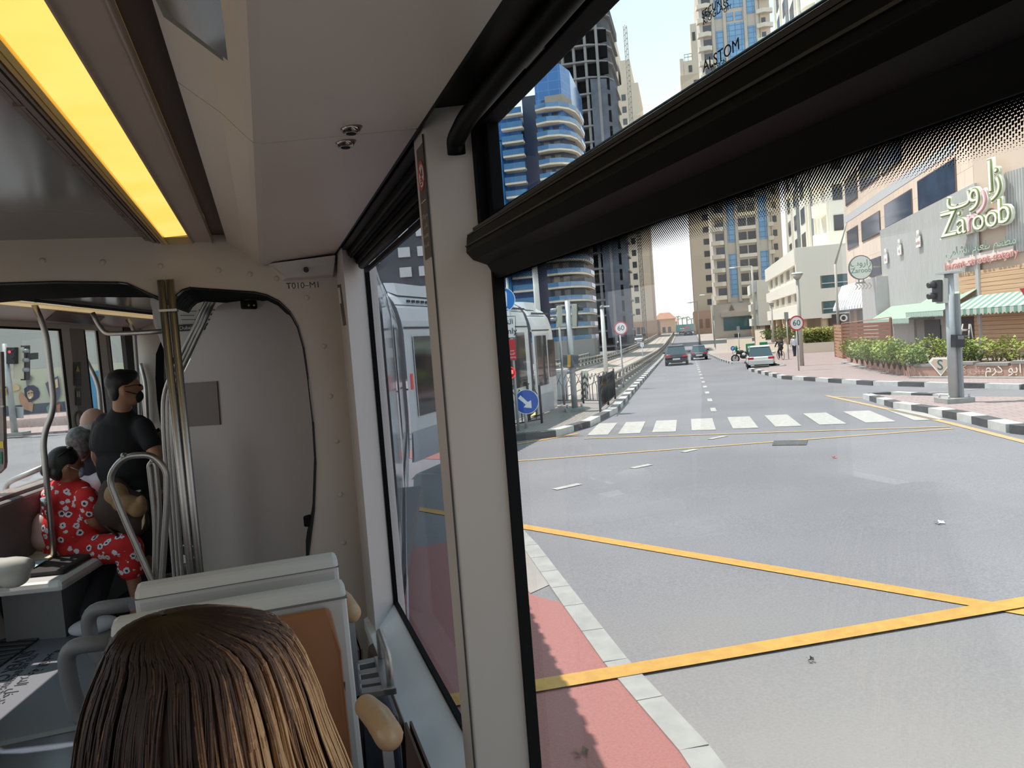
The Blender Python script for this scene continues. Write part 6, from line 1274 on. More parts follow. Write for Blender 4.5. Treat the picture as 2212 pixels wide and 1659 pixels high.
# back to back single seats
def tiltbox(mb, x0, x1, y0, z0, y1, z1, th, mi=0): return mb.fb((x0, y0, z0), (x1-x0, 0, 0), (0, y1-y0, z1-z0), (0, th, .0), mi)
def seat(label, facing, x0, x1, yb, zt, parts='near'):
    s = Th('passenger_seat', label, 'seat', ((x0+x1)/2, yb, 0)); f = facing; L = lambda y: yb+f*y  # f=-1 faces the camera
    bk = MB(); prof_ = [(0, .38), (-.075, zt-.05), (-.08, zt-.025), (-.10, zt-.004), (-.13, zt), (-.17, zt-.006), (-.19, zt-.03), (-.185, zt-.06), (-.13, .38)]
    bk.ext([(x0, L(y), z) for y, z in prof_], (x1-x0, 0, 0)); s.part('back_shell', bk, seatg, .018)
    s.part('shell_joint', MB().fb((x0-.001, L(-.066), zt-.036), (x1-x0+.002, 0, 0), (0, f*-.124, .003), (0, 0, .002)), seamg)
    lp = MB(); lp.ext([(x0+.035, L(.012), .44), (x0+.035, L(-.056), zt-.045), (x1-.05, L(-.056), zt-.045), (x1-.032, L(-.03), zt-.16), (x1-.032, L(.012), .44)], (0, f*.035, .004)); s.part('leather_back', lp, leather, .014)
    if parts == 'near':
        pts = [V((x1-.033, L(.006+.0), zt-.24))]+[V((x1-.033-.14*(1-math.cos(a)), L(.034-.042*(.5+.5*math.cos(a*.7))), zt-.24-.30*math.sin(a))) for a in [k*PI/16 for k in range(1, 8)]]; s.part('seam', MB().tube([p+V((0, f*.002, 0)) for p in pts], .003, 6), seam)
    cu = MB().box(x0+.02, x1-.02, min(L(.02), L(.50)), max(L(.02), L(.50)), .40, .47); s.part('cushion', cu, leather, .03); s.part('seat_pan', MB().box(x0, x1, min(L(-.02), L(.48)), max(L(-.02), L(.48)), .33, .40), seatg, .02); s.part('pedestal', MB().box((x0+x1)/2-.12, (x0+x1)/2+.12, min(L(.05), L(.35)), max(L(.05), L(.35)), 0, .33), seatg)
    return s
n_ = seat('grey shelled seat with brown leather back facing the blonde passenger', -1, -.438, .160, 2.03, .957); fs_ = seat('grey shelled seat back to back behind the brown leather seat, facing ahead', 1, -.41, .160, 2.50, .985, 'far')
def grab(px, d, s):
    P = [at(x, y, d) for x, y in px]; s.part('grab_handle', MB().tube(rnd(P, .09, 6), .024, 14), rubg, label='dark grey rubber grab handle')
grab([(240, 1386), (140, 1398), (150, 1480), (176, 1560), (250, 1560)], 2.12, n_); grab([(285, 1305), (186, 1318), (200, 1400), (232, 1440), (300, 1430)], 2.45, fs_)
def armrest(s, x, y0, y1, z, lbl):
    a = blob([('c', V((x, y0, z)), V((x-.012, (y0+y1)/2, z+.004)), .034, .034), ('c', V((x-.012, (y0+y1)/2, z+.004)), V((x-.03, y1, z)), .034, .030)], .006, tan_, 'armrest'); a.data.transform(Matrix.Diagonal((1, 1, 1, 1))); a.parent = s.r; a.data.transform(s.M); a['label'] = lbl
    st_ = MB().fb((x-.012, y0+.02, z-.30), (.024, 0, 0), (0, .02, 0), (0, .03, .28)); s.part('armrest_strut', st_, alu)
armrest(n_, .194, 1.68, 1.85, .72, 'tan padded armrest'); armrest(fs_, .205, 2.55, 2.80, .72, 'tan padded armrest')
# bin with slotted tray and handle, wall pads
bn = Th('waste_bin', 'dark blue bin with slotted metal tray and upright steel handle by the window wall', 'bin', (.27, 2.25, 0))
p0, p1, p2, p3 = pl(772, 1440, 2, .62), pl(830, 1428, 2, .62), pl(858, 1500, 2, .62), pl(778, 1512, 2, .62)
bn.part('body', MB().ext([V((p.x, p.y, .12)) for p in (p0, p1, p2, p3)], (0, 0, .44)), navyb, .012); tr_ = MB()
for a, b_ in ((0, .14), (.32, .46), (.62, .76), (.86, 1)): tr_.ext([p0.lerp(p3, a), p1.lerp(p2, a), p1.lerp(p2, b_), p0.lerp(p3, b_)], (0, 0, .02))
tr_.ext([p0.lerp(p1, .62), p1, p2, p3.lerp(p2, .62)], (0, 0, .022)); tr_.ext([p0, p0.lerp(p1, .08), p3.lerp(p2, .08), p3], (0, 0, .02)); bn.part('slotted_tray', tr_, alu, .003)
ha_, hb_2 = p1.lerp(p2, .10).lerp(p0, .12), p2.lerp(p1, .12).lerp(p3, .12); bn.part('handle', MB().tube(rnd([ha_+Z*.0, ha_+Z*.115, hb_2+Z*.105, hb_2], .035, 6), .011, 12), steel)
def pad(label, y0, y1):
    t = Th('wall_pad', label, 'wall pad', (.32, (y0+y1)/2, .1), group='brown wall pads'); t.part('pad', MB().ext([(.345, y0, .1), (.315, y0, .12), (.305, y0, .28), (.315, y0, .345), (.345, y0, .355)], (0, y1-y0, 0)), brownpad, .012)
pad('brown padded wall panel under the sill of the narrow window', 2.45, 3.2); pad('brown padded wall panel under the sill beside the tan armrest', 1.1, 2.02)
wp = Th('document_pocket', 'thin brown double edged pocket between the seat and the window wall', 'pocket', (.26, 1.7, .3)); wp.part('pocket', MB().fb((.245, 1.2, .1), (0, .72, 0), (.02, 0, .52), (.006, 0, 0)).fb((.258, 1.2, .1), (0, .72, 0), (.02, 0, .52), (.006, 0, 0)), brownpad)
wp2 = Th('document_pocket', 'thin brown double edged pocket beside the far seat', 'pocket', (.24, 2.9, .3)); wp2.part('pocket', MB().fb((.20, 2.62, .1), (0, .5, 0), (.02, 0, .46), (.006, 0, 0)).fb((.212, 2.62, .1), (0, .5, 0), (.02, 0, .46), (.006, 0, 0)), brownpad)
# stickers, plate, camera, sensors, hatch
ns = Th('prohibition_sticker', 'taupe no food and drink sticker on the main window pillar', 'sticker', (.36, 1.6, 1.9))
yN, yF = 1.562, 1.628; zT, zB = 2.035, 1.795; K = lambda y, z, o: V((.3598-o, y, z))
ns.part('sheet', MB().ext([K(yN, zB, 0), K(yF, zB, 0), K(yF, zT-.0, 0), K(yN, zT, 0)], (-.0008, 0, 0)), stk)
ym = (yN+yF)/2; zc = zT-.062; ns.part('white_disc', MB().disc(K(ym, zc, .001), (-1, 0, 0), .030, .0006, 28), stw); ns.part('red_ring', MB().disc(K(ym, zc, .0016), (-1, 0, 0), .031, .0006, 32, 0, .0245), stred); ns.part('red_bar', MB().fb(K(ym+.020, zc+.022, .0018), (0, -.041, -.041), (0, .004, -.004), (-.0005, 0, 0)), stred)
pg = MB().fb(K(ym-.002, zc-.002, .0016), (0, -.011, 0), (0, 0, .014), (-.0004, 0, 0)).fb(K(ym-.006, zc+.012, .0016), (0, -.002, 0), (0, .003, .012), (-.0004, 0, 0))
for k in range(3): pg.fb(K(ym+.012, zc-.019+.006*k, .0016), (0, -.013, 0), (0, 0, .004), (-.0004, 0, 0))
ns.part('food_pictogram', pg, stdark); ns.part('rule', MB().fb(K(yN+.012, zT-.118, .001), (0, .042, 0), (0, 0, .002), (-.0004, 0, 0)), stw)
for k, t_ in enumerate(('ﻞﻛﻷﺍ ﻉﻮﻨﻤﻣ', 'ﺏﺮﺸﻟﺍﻭ', 'no eating', 'Fine AED')): ns.txt(t_, .0125, mat('sticker_text', (176, 166, 160), .5), K(ym, zT-.148-.021*k, .001), (0, -1, 0), (0, 0, 1), name='lettering', ext=.0002, off=.0003)
ts_ = Th('slim_sticker', 'slim upright pictogram sticker on the wall beside the bulkhead', 'sticker', (.355, 3.4, 1.8)); cn = lambda x, y: onp(x, y, V((.3595, 3.27, 0)), V((.23, .008, 0)).normalized())
q = [cn(729, 616), cn(736, 614), cn(748, 702), cn(742, 704)]; ts_.part('sheet', MB().ext(q, (-.001, 0, 0)), stk); q = [cn(730.5, 622), cn(734.5, 621), cn(738, 655), cn(734, 656)]; ts_.part('white_pictogram', MB().ext([p-V((.0012, 0, 0)) for p in q], (-.0006, 0, 0)), stw)
dpl = Th('number_plate_sticker', 'small pale T010-M1 sticker under the camera housing', 'sticker', pl(656, 618, 1, Y1)); a, b_ = pl(627, 624, 1, Y1-.001), pl(683, 610, 1, Y1-.001); dpl.part('sheet', MB().box(a.x, b_.x, Y1-.0015, Y1-.0002, a.z, b_.z), mat('plate_pale_grey', (196, 190, 182), .5)); dpl.txt('T010–M1', .0385, stdark, V(((a.x+b_.x)/2, Y1-.0016, (a.z+b_.z)/2)), (1, 0, 0), (0, 0, 1), name='lettering', ext=.0002, off=.0004)
ch_ = Th('camera_housing', 'pale wedge shaped camera housing with a dark hole at the top corner of the bulkhead', 'camera', (.2, 3.45, 1.98)); q = [pl(578, 572, 1, Y1), pl(719, 556, 1, Y1), pl(719, 600, 1, Y1), pl(610, 608, 1, Y1)]
yy = Y1-.11; ch_.part('housing', MB().hexa([(q[3].x, Y1, q[3].z), (q[2].x, Y1, q[2].z), (.345, Y1, 2.05), (q[0].x, Y1, 2.03), (q[3].x+.02, yy+.07, q[3].z+.01), (q[2].x, yy+.07, q[2].z+.01), (.345, yy, 2.045), (q[0].x+.02, yy, 2.02)]), white, .004); c = pl(661, 582, 1, Y1-.075); ch_.part('lens_hole', MB().disc(c, (0, -1, -.35), .0115, .012, 20), stdark)
for k, (px, py, lb) in enumerate(((757, 277, 'conical chrome fitting on the ceiling panel, further from the window corner'), (745, 308, 'conical chrome fitting on the ceiling panel just ahead of the joint'))):
    p = pl(px, py-6, 2, 2.045); s_ = Th('ceiling_fitting', lb, 'ceiling fitting', p, group='chrome ceiling fittings'); z_ = 2.022+(p.x-.034)*.109; s_.part('collar', MB().cyl((p.x, p.y, z_+.004), (p.x, p.y, z_-.011), .0245, .014, 24), mat('chrome_dark', (150, 136, 130), .12, 1.)); s_.part('core', MB().cyl((p.x, p.y, z_-.010), (p.x, p.y, z_-.0125), .010, .009, 16), black); s_.part('core_ring', MB().disc((p.x, p.y, z_-.0105), (0, 0, -1), .0135, .001, 20, 0, .0105), alu)
nS = V((.0, 0, 0)); c0, c1 = V((-.034, 0, 2.079)), V((.008, 0, 2.034)); nS = V((c1.z-c0.z, 0, -(c1.x-c0.x))).normalized(); nS = nS if nS.z < 0 else -nS
a0, a1 = V((-.106, 0, 2.135)), V((-.034, 0, 2.079)); nA = V((a1.z-a0.z, 0, -(a1.x-a0.x))).normalized(); nA = nA if nA.z < 0 else -nA
hs = lambda x, y, o=.0: onp(x, y, a1+nA*o, nA)
ht = Th('ceiling_screen', 'dark glass display set in the sloping ceiling panel at the top of the photo', 'display', hs(440, 60)); scr = [(318, -60), (362, 28), (505, 139), (494, -60)]
ht.part('bezel', MB().ext([hs(x, y, .001) for x, y in ((310, -66), (356, 33), (509, 147), (499, -66))], nA*.003), seamg); ht.part('glass', MB().ext([hs(x, y, .0045) for x, y in scr], nA*.001), mat('screen_glass', (30, 32, 32), .08, spec=.8, var=.2, scale=3))
sr_ = Th('ceiling_rod', 'thin raised strip on the ceiling panel beside the dark display', 'trim strip', hs(528, 100)); sr_.part('strip', MB().ext([hs(519, -40, .001), hs(524, -40, .001), hs(536, 176, .001), hs(529, 178, .001)], nA*.006), cream)
# threshold mat, floor lettering
mt = Th('ribbed_mat', 'dark ribbed floor mat at the doorway on the left', 'mat', (-1.7, 4.9, 0)); a, b_, c, d_ = pl(-60, 1380, 2, .004), pl(88, 1378, 2, .004), pl(0, 1440, 2, .004), pl(-60, 1475, 2, .004)
mt.part('base', MB().ext([a, b_, c, d_], (0, 0, .004)), mat('mat_black', (44, 46, 52), .7)); rb_ = MB()
for k in range(7): f_ = k/7+.05; rb_.ext([a.lerp(d_, f_), b_.lerp(c, f_), b_.lerp(c, f_+.06), a.lerp(d_, f_+.06)], (0, 0, .011))
mt.part('ribs', rb_, mat('rib_grey', (84, 86, 92), .5))
fl_ = Th('floor_lettering', 'dark SILVER CLASS lettering in English and Arabic stuck on the grey floor', 'floor lettering', pl(40, 1440, 2, 0)); ink2 = mat('floor_ink', (44, 46, 54), .6)
def ftxt(body, pa, pb_, size, **k): A, B = pl(*pa, 2, .002), pl(*pb_, 2, .002); d = (B-A).normalized(); fl_.txt(body, size, ink2, A, d, Z.cross(d), off=.0008, ext=.0003, align='LEFT', **k)
ftxt('SILVER CLASS', (62, 1406), (-20, 1486), .105); ftxt('YOU ARE ENTERING THE', (76, 1413), (0, 1492), .052); ftxt('ﺔﻴﻀﻔﻟﺍ ﺔﺟﺭﺪﻟﺍ ﻞﺧﺪﺗ ﺖﻧﺃ', (128, 1404), (12, 1506), .085)
# ================================================================ NEXT CARRIAGE FITTINGS
def tube_px(th, name, px, d, r=.0165, m_=steel, rad=.09, floor=False):
    P = [at(x, y, d) for x, y in px]
    if floor: P[-1].z = 0
    return th.part(name, MB().tube(rnd(P, rad, 6), r, 12), m_)
ub = 1.2; pA_ = pl(131, 1355, 2, 0); dA = pA_.dot(FH)
t1 = Th('grab_pole', 'cranked steel pole with two bends left of the seated woman in red', 'handrail', pA_, group='steel grab poles'); tube_px(t1, 'tube', [(73, 655), (99, 715), (118, 880), (92, 945), (131, 1355)], dA, .0185, floor=True); t1.part('floor_flange', MB().cyl(pA_, pA_+Z*.07, .026, n=14).cyl(pA_, pA_+Z*.008, .045, n=16), steel)
t1.part('clamp', MB().cyl(at(97, 1075, dA)-Z*.0, at(99, 1092, dA), .027, n=12), alu)
t2 = Th('grab_rail', 'horizontal steel rail with a curved drop from the ceiling of the next carriage', 'handrail', at(225, 700, 5.0), group='bent steel rails'); tube_px(t2, 'tube', [(200, 676), (212, 700), (228, 721), (300, 719), (356, 715)], 5.0, .016)
t3 = Th('grab_pole', 'steel pole behind the standing man with a kinked top', 'handrail', at(300, 1000, 6.2), group='steel grab poles'); tube_px(t3, 'tube', [(275, 690), (290, 714), (300, 850), (320, 1240)], 6.2, .0165)
t4 = Th('grab_rail', 'diagonal steel door rail bending down beside the taupe door pillar', 'handrail', at(200, 800, 6.0), group='bent steel rails'); tube_px(t4, 'tube', [(177, 748), (182, 770), (213, 830), (219, 900), (222, 960)], 6.0, .018); t4.part('foot', MB().ell(at(177, 750, 6.0), (.02, .02, .05), 10, 8), seamg)
t5 = Th('grab_rail', 'short kinked steel rail on the far bulkhead of the next carriage', 'handrail', at(316, 850, 6.9), group='bent steel rails'); tube_px(t5, 'tube', [(303, 785), (314, 825), (319, 920)], 6.9, .018)
t6 = Th('seat_rail', 'steel rail and clamp behind the bench seat at the left edge', 'handrail', at(40, 1070, 5.1)); tube_px(t6, 'tube', [(12, 1072), (14, 1045), (30, 1036), (97, 1008)], 5.3, .02); tube_px(t6, 'tube', [(0, 1085), (20, 1086), (100, 1080)], 5.25, .022); t6.part('clamp', MB().cyl(at(12, 1072, 5.28), at(12, 1100, 5.28), .035, n=12), alu)
# line map display hanging at the ceiling right, advert panel on the cove
lm = Th('line_map', 'white line map panel with a dark band hanging over the gangway of the next carriage', 'display', at(400, 700, 5.2)); md = 5.1; q = lambda x, y, o=0.: at(x, y, md+o)
lm.part('housing', MB().ext([q(326, 642), (q(332, 700)), q(361, 772), q(470, 776), q(500, 648)], FH*.12), mat('map_white', (214, 210, 206), .5)); lm.part('side_cheek', MB().ext([q(326, 642, -.01), q(326, 655, -.01), q(361, 772, -.01), q(366, 772, -.01), q(352, 655, -.01), q(352, 642, -.01)], -FH*.01), seatg)
lm.part('dark_band', MB().ext([q(384, 702, -.012), q(460, 697, -.012), q(456, 712, -.012), q(389, 716, -.012)], -FH*.006), stdark); lm.txt('Dubai Tram ﻡﺍﺮﺗ', .035, stw, q(424, 706.5, -.022), R0, Z, name='lettering'); lt2 = MB()
for x0, x1, y, h in ((398, 425, 673, 1.2), (430, 466, 671, 2.5), (390, 420, 682, 1.2), (436, 458, 681, 4), (392, 430, 691, 1.2), (433, 455, 692, 3)): lt2.fb(q(x0, y, -.012), q(x1, y, -.012)-q(x0, y, -.012), Z*(h*md/FPX), -FH*.003)
lm.part('route_lines', lt2, stdark); lm.part('route_red', MB().fb(q(448, 672, -.016), q(466, 670, -.016)-q(448, 672, -.016), Z*.008, -FH*.002), stred)
nc = (U2*.066+Z*-.20).normalized(); cvp = m2(-1.14, 1, 1.99)
cvq = lambda x, y, o=.002: onp(x, y, cvp+nc*o, nc)
ap = Th('advert_panel', 'dark brown slanted advert panel on the ceiling cove above the far windows', 'panel', cvq(160, 686)); ap.part('panel', MB().ext([cvq(98, 691), cvq(121, 672), cvq(226, 684), cvq(208, 700)], nc*.006), mat('advert_brown', (96, 78, 76), .5))
# stickers on the taupe pillar
uP = lambda x, y, o=.002: onp(x, y, O2+U2*(-1.134+o), U2)
for nm, lb, (x0, y0, x1, y1), pic in (('warning_sticker', 'black sticker with a yellow warning triangle on the taupe door pillar', (159, 782, 174, 833), 't'), ('door_sticker', 'black sticker with white figures on the taupe door pillar', (163, 839, 174, 876), 'f')):
    s_ = Th(nm, lb, 'sticker', uP(x0, y1)); s_.part('sheet', MB().ext([uP(x0, y0), uP(x1, y0), uP(x1+1.5, y1), uP(x0+1.5, y1)], U2*.002), stdark)
    if pic == 't': s_.part('triangle', MB().ext([uP(163.5, 803, .006), uP(172, 803, .006), uP(167, 789, .006)], U2*.002), mat('warning_yellow', (214, 180, 60), .5)); mb = MB(); [mb.fb(uP(162.5+.3*k, 808+k*5, .006), uP(173+.3*k, 808+k*5, .006)-uP(162.5+.3*k, 808+k*5, .006), Z*.006, U2*.002) for k in range(5)]; s_.part('text_lines', mb, stk)
    else: mb = MB(); [mb.ext([uP(x, 845, .006), uP(x+2.2, 845, .006), uP(x+2.6, 858, .006), uP(x+.4, 858, .006)], U2*.002) for x in (165.5, 169.5)]; s_.part('figures', mb, stw)
rd_ = Th('round_notice', 'pale round pictogram low on the taupe door pillar', 'sticker', uP(173, 908)); rd_.part('ring', MB().disc(uP(173, 908), U2, .075, .002, 24, 0, .06), stk)
es = Th('emergency_handle', 'orange and black emergency handle strip on the far bulkhead', 'emergency handle', at(320, 810, 7.0)); es.part('back_strip', MB().fb(at(317, 835, 7.0), at(323, 835, 7.0)-at(317, 835, 7.0), FH*.02, at(317, 779, 7.0)-at(317, 835, 7.0)), stdark); es.part('orange_part', MB().fb(at(317, 806, 6.98), at(323, 806, 6.98)-at(317, 806, 6.98), FH*.01, at(317, 787, 6.98)-at(317, 806, 6.98)), mat('orange_red', (220, 84, 48), .5))
# door leaf edge at the left of the frame
de = Th('door_screen', 'taupe door screen edge with yellow and green stickers at the left edge', 'screen', at(0, 1000, 4.75)); dq = lambda x, y, o=0.: at(x, y, 4.75+o); de.part('panel', MB().ext([dq(-60, 760), dq(2, 760), dq(10, 1000), dq(8, 1012), dq(-4, 1024), dq(-60, 1026)], FH*.03), mat('pillar_taupe', (136, 124, 120), .5)); de.part('hanger', MB().cyl(dq(-40, 765, .015), V((dq(-40, 765, .015).x, dq(-40, 765, .015).y, 2.02)), .012, n=8), alu); de.part('yellow_sticker', MB().ext([dq(-20, 953, -.004), dq(7, 953, -.004), dq(8, 968, -.004), dq(-20, 968, -.004)], -FH*.002), mat('warning_yellow', (214, 180, 60), .5)); de.part('green_sticker', MB().ext([dq(-20, 977, -.004), dq(4, 976, -.004), dq(5, 1002, -.004), dq(-20, 1003, -.004)], -FH*.002), mat('exit_green', (30, 110, 84), .5))
# bench seat along the left wall
bs = Th('bench_seat', 'light grey bench seat with dark cushion along the left wall of the next carriage', 'seat', m2(-.95, 1.4, 0)); mb = MB(); b2(mb, -1.13, -.62, .72, 2.3, .36, .425); bs.part('seat_shell', mb, seatg, .03); mb = MB(); b2(mb, -1.12, -.68, .86, 2.25, .425, .455); bs.part('cushion', mb, mat('cushion_dark', (48, 46, 46), .8), .012); mb = MB(); b2(mb, -1.13, -.78, 1.0, 2.2, 0, .36); bs.part('pedestal', mb, mat('pedestal_grey', (120, 120, 122), .5)); mb = MB(); b2(mb, -1.138, -1.07, .6, 2.3, .46, .86); bs.part('back_pad', mb, mat('back_pad_grey', (112, 106, 106), .7, var=.06, scale=6), .02)
e2 = Th('seat_end', 'rounded light grey seat end panel at the left edge of the photo', 'seat', m2(-1.0, .62, 0)); vq = lambda x, y: onp(x, y, O2+V2*.66, V2)
e2.blob([('e', vq(22, 1226), (.13, .07, .06)), ('e', vq(28, 1246), (.09, .06, .065)), ('e', vq(-10, 1232), (.12, .07, .07))], .014, mat('seat_end_grey', (172, 168, 160), .65), 'end_shell')
bx_ = Th('equipment_box', 'slanted grey floor box below the seat end at the left edge', 'box', pl(40, 1330, 2, 0)); q4 = [pl(-20, 1395, 2, 0), pl(30, 1378, 2, 0), pl(78, 1330, 2, 0), pl(-10, 1330, 2, 0)]; bx_.part('box', MB().hexa(q4+[p+Z*.26-U2*.10 for p in q4]), mat('box_grey', (150, 150, 150), .45), .01)
ppr = Th('paper_mask', 'folded pale blue disposable mask lying on the bench cushion', 'mask', m2(-.98, 1.0, .456)); ppr.part('mask', MB().add([m2(-1.06, .92, .458), m2(-.9, .92, .458), m2(-.88, 1.06, .475), m2(-1.04, 1.06, .475)], [(0, 1, 2, 3)]), mat('mask_blue', (176, 208, 222), .8))
bk_ = Th('leaflet', 'cream booklet lying open on the bench beside the woman in red', 'booklet', m2(-1.02, 1.18, .456)); mb = MB(); mb.fb(m2(-1.10, 1.12, .458), U2*.2, V2*.14, Z*.012); mb.fb(m2(-1.10, 1.27, .458), U2*.2, V2*.14+Z*.05, Z*.012); bk_.part('pages', mb, mat('paper_cream', (206, 200, 180), .8))
# ---- outside on the left: signal and painted wall
f = Fr('traffic_signal', 'traffic signal with red lamp and backing board seen through the left windows', 'traffic signal', 33, 945, h0=.1); b0 = f.b
f.part('pole', MB().cyl(b0, f.up(14, 742), f.u(7), f.u(5), 12), galv); f.part('plinth', MB().fb(b0-R0*.5-FH*.3, R0*1.0, FH*.6, Z*.12), conc); f.part('signal_head', MB().fb(f.p(20, 786, -.2), f.p(38, 786)-f.p(20, 786), FH*.3, f.p(20, 750)-f.p(20, 786)), blk, .02); f.part('back_board', MB().fb(f.p(27, 819, .05), f.p(49, 819)-f.p(27, 819), FH*.05, f.p(27, 750)-f.p(27, 819)), mat('board_cream', (196, 190, 168), .6)); f.part('signal_head', MB().fb(f.p(40, 822, .12), f.p(52, 822)-f.p(40, 822), FH*.3, f.p(40, 746)-f.p(40, 822)), blk, .02)
f.part('red_lamp', MB().disc(f.p(28, 760, -.21), -FH, f.u(3), .02, 16), mat('lamp_red2', (240, 70, 80), .4, emit=.8))
for y in (757, 772): f.part('visor', MB().tube([f.p(30, y, -.1), f.p(38, y+1, -.2)], [f.u(5), f.u(3.5)], 10), blk)
for y in (755, 775, 796): f.part('visor', MB().tube([f.p(48, y+3, .1), f.p(58, y+3, .1)], [f.u(5), f.u(4)], 10), mat('visor_grey', (140, 146, 152), .4))
f.part('push_box', MB().fb(f.p(7, 853, -.3), f.p(17, 853)-f.p(7, 853), FH*.2, f.p(7, 834)-f.p(7, 853)), blk, .02); f.part('yellow_plate', MB().fb(f.p(18, 854, -.25), f.p(21, 854)-f.p(18, 854), FH*.05, f.p(18, 838)-f.p(18, 854)), mat('push_yellow', (200, 156, 70), .5)); f.part('sign_back', MB().fb(f.p(18, 904, .1), f.p(47, 904)-f.p(18, 904), FH*.03, f.p(18, 880)-f.p(18, 904)), galv); f.part('arm', MB().fb(f.p(52, 778, .2), f.p(70, 776)-f.p(52, 778), FH*.2, f.p(52, 764)-f.p(52, 778)), blk)
wa, wb = G(-420, 935), G(430, 868); wa.z = gz(wa.x, wa.y); wb.z = gz(wb.x, wb.y); dw_ = V((wb.x-wa.x, wb.y-wa.y, 0)); ud = dw_.normalized(); nw = V((ud.y, -ud.x, 0)); nw = nw if nw.dot(FH) < 0 else -nw
mw = Th('painted_wall', 'pale green painted street wall with a mural of laughing men, seen through the left windows', 'wall', wa); mw.part('wall_body', MB().fb(wa, dw_, -nw*.4, Z*7.6), mat('mural_ground', (186, 196, 174), .8, var=.08, scale=.3, rgb2=(198, 190, 170))); mw.part('plinth', MB().fb(wa+nw*.05, dw_, -nw*.05, Z*.75), mat('mural_plinth', (92, 98, 106), .8)); mw.part('upper_wall', MB().fb(wa+nw*.02+Z*3.3, dw_, -nw*.05, Z*4.3), mat('mural_upper', (176, 180, 174), .8, var=.06, scale=.4))
mlay = [.06]
def mpatch(name, pts, c):
    mlay[0] += .012; mw.part(name, MB().ext([onp(x, y, wa+nw*mlay[0], nw) for x, y in pts], nw*.006), mat('mural_%d_%d_%d' % c, c, .8, var=.1, scale=3))
mpatch('mural_hair', [(52, 840), (60, 833), (72, 832), (82, 838), (86, 850), (84, 858), (76, 864), (62, 866), (54, 858)], (66, 68, 90)); mpatch('mural_face', [(58, 848), (66, 842), (72, 846), (72, 858), (66, 864), (60, 860)], (196, 166, 124)); mpatch('mural_shirt', [(44, 845), (54, 856), (62, 866), (72, 872), (70, 890), (52, 884), (44, 870), (40, 855)], (190, 150, 122)); mpatch('mural_beard', [(56, 856), (64, 862), (74, 856), (72, 866), (62, 869)], (70, 66, 76)); mpatch('mural_mouth', [(61, 857), (69, 856), (68, 861), (63, 862)], (226, 214, 190)); mpatch('mural_eye', [(60, 849), (64, 848), (64, 850), (60, 851)], (60, 54, 60)); mpatch('mural_eye', [(67, 847), (71, 847), (71, 849), (67, 849)], (60, 54, 60)); mpatch('mural_hat', [(24, 834), (34, 829), (42, 834), (42, 842), (26, 846)], (206, 184, 144)); mpatch('mural_shape', [(55, 815), (64, 808), (70, 816), (64, 826), (58, 838)], (104, 112, 110)); mpatch('mural_figure', [(98, 828), (112, 818), (126, 812), (130, 850), (122, 870), (108, 860)], (90, 92, 112)); mpatch('mural_red', [(122, 876), (130, 872), (130, 892), (124, 890)], (190, 120, 90)); mpatch('mural_blue', [(193, 806), (212, 800), (214, 886), (198, 884)], (70, 138, 178)); mpatch('mural_orange', [(184, 826), (193, 820), (194, 834), (185, 838)], (196, 140, 108)); mpatch('mural_teal', [(100, 880), (108, 872), (116, 890), (102, 892)], (120, 160, 150)); mpatch('mural_face', [(116, 822), (124, 818), (126, 836), (118, 840)], (212, 190, 160))
# ================================================================ PEOPLE INSIDE
# -- blonde passenger in the foreground, seen from behind and above
hc = V((-.118, 1.06, 1.10))
ps = thing('person', 'seated passenger with long brown to blonde hair seen from behind, nearest the camera', 'person', (hc.x, hc.y, 0))
rel = lambda p: V(p)-V((hc.x, hc.y, 0))
sk = mat('skin_fair', (206, 160, 134), .55)
H0 = V((0, .02, 1.155)); body = [('e', H0, (.076, .096, .112)), ('e', H0+V((0, .035, -.06)), (.055, .07, .07)), ('e', H0+V((0, .108, -.015)), (.012, .02, .022)), ('e', H0+V((-.078, .01, -.01)), (.012, .02, .03)), ('e', H0+V((.078, .01, -.01)), (.012, .02, .03)), ('e', H0+V((0, .10, -.06)), (.022, .014, .008)), ('c', V((0, .0, .98)), V((0, .015, 1.08)), .055, .052), ('e', V((0, -.01, .78)), (.18, .11, .25)), ('e', V((0, .0, .52)), (.17, .14, .12))]
arms_ = []
for s in (-1, 1):
    arms_ += [('c', V((s*.18, 0, .93)), V((s*.22, .04, .70)), .052, .042), ('c', V((s*.22, .04, .70)), V((s*.12, .26, .62)), .040, .030)]
    body += hand(V((s*.12, .27, .615)), (-s*.3, 1, -.15), (-s*1, -.3, .3))
legs_ = []
for s in (-1, 1): legs_ += [('c', V((s*.09, .03, .50)), V((s*.10, .42, .50)), .085, .062), ('c', V((s*.10, .42, .50)), V((s*.10, .38, .10)), .058, .042), ('e', V((s*.10, .44, .045)), (.045, .12, .045))]
blob(body+arms_+legs_, .009, sk, 'body', ps); top_m = mat('blouse_dark', (58, 54, 62), .85); blob([('e', V((0, -.01, .78)), (.195, .125, .255)), ('e', V((0, .0, .56)), (.185, .155, .12))]+[(a[0], a[1], a[2], a[3]+.014, a[4]+.012) for a in arms_], .012, top_m, 'blouse', ps); blob([(a[0], a[1], a[2], a[3]+.012, a[4]+.014) for a in legs_ if a[0] == 'c'], .012, fab_n, 'trousers', ps)
prof_h = [(1.296, .0), (1.291, .036), (1.281, .066), (1.262, .096), (1.235, .118), (1.20, .133), (1.16, .144), (1.12, .151), (1.08, .162), (1.03, .174), (.97, .184), (.90, .188), (.82, .176), (.74, .15)]
zs_h = [a for a, b_ in prof_h][::-1]; rs_h = [b_ for a, b_ in prof_h][::-1]
def hr(z): return float(np.interp(z, zs_h, rs_h))
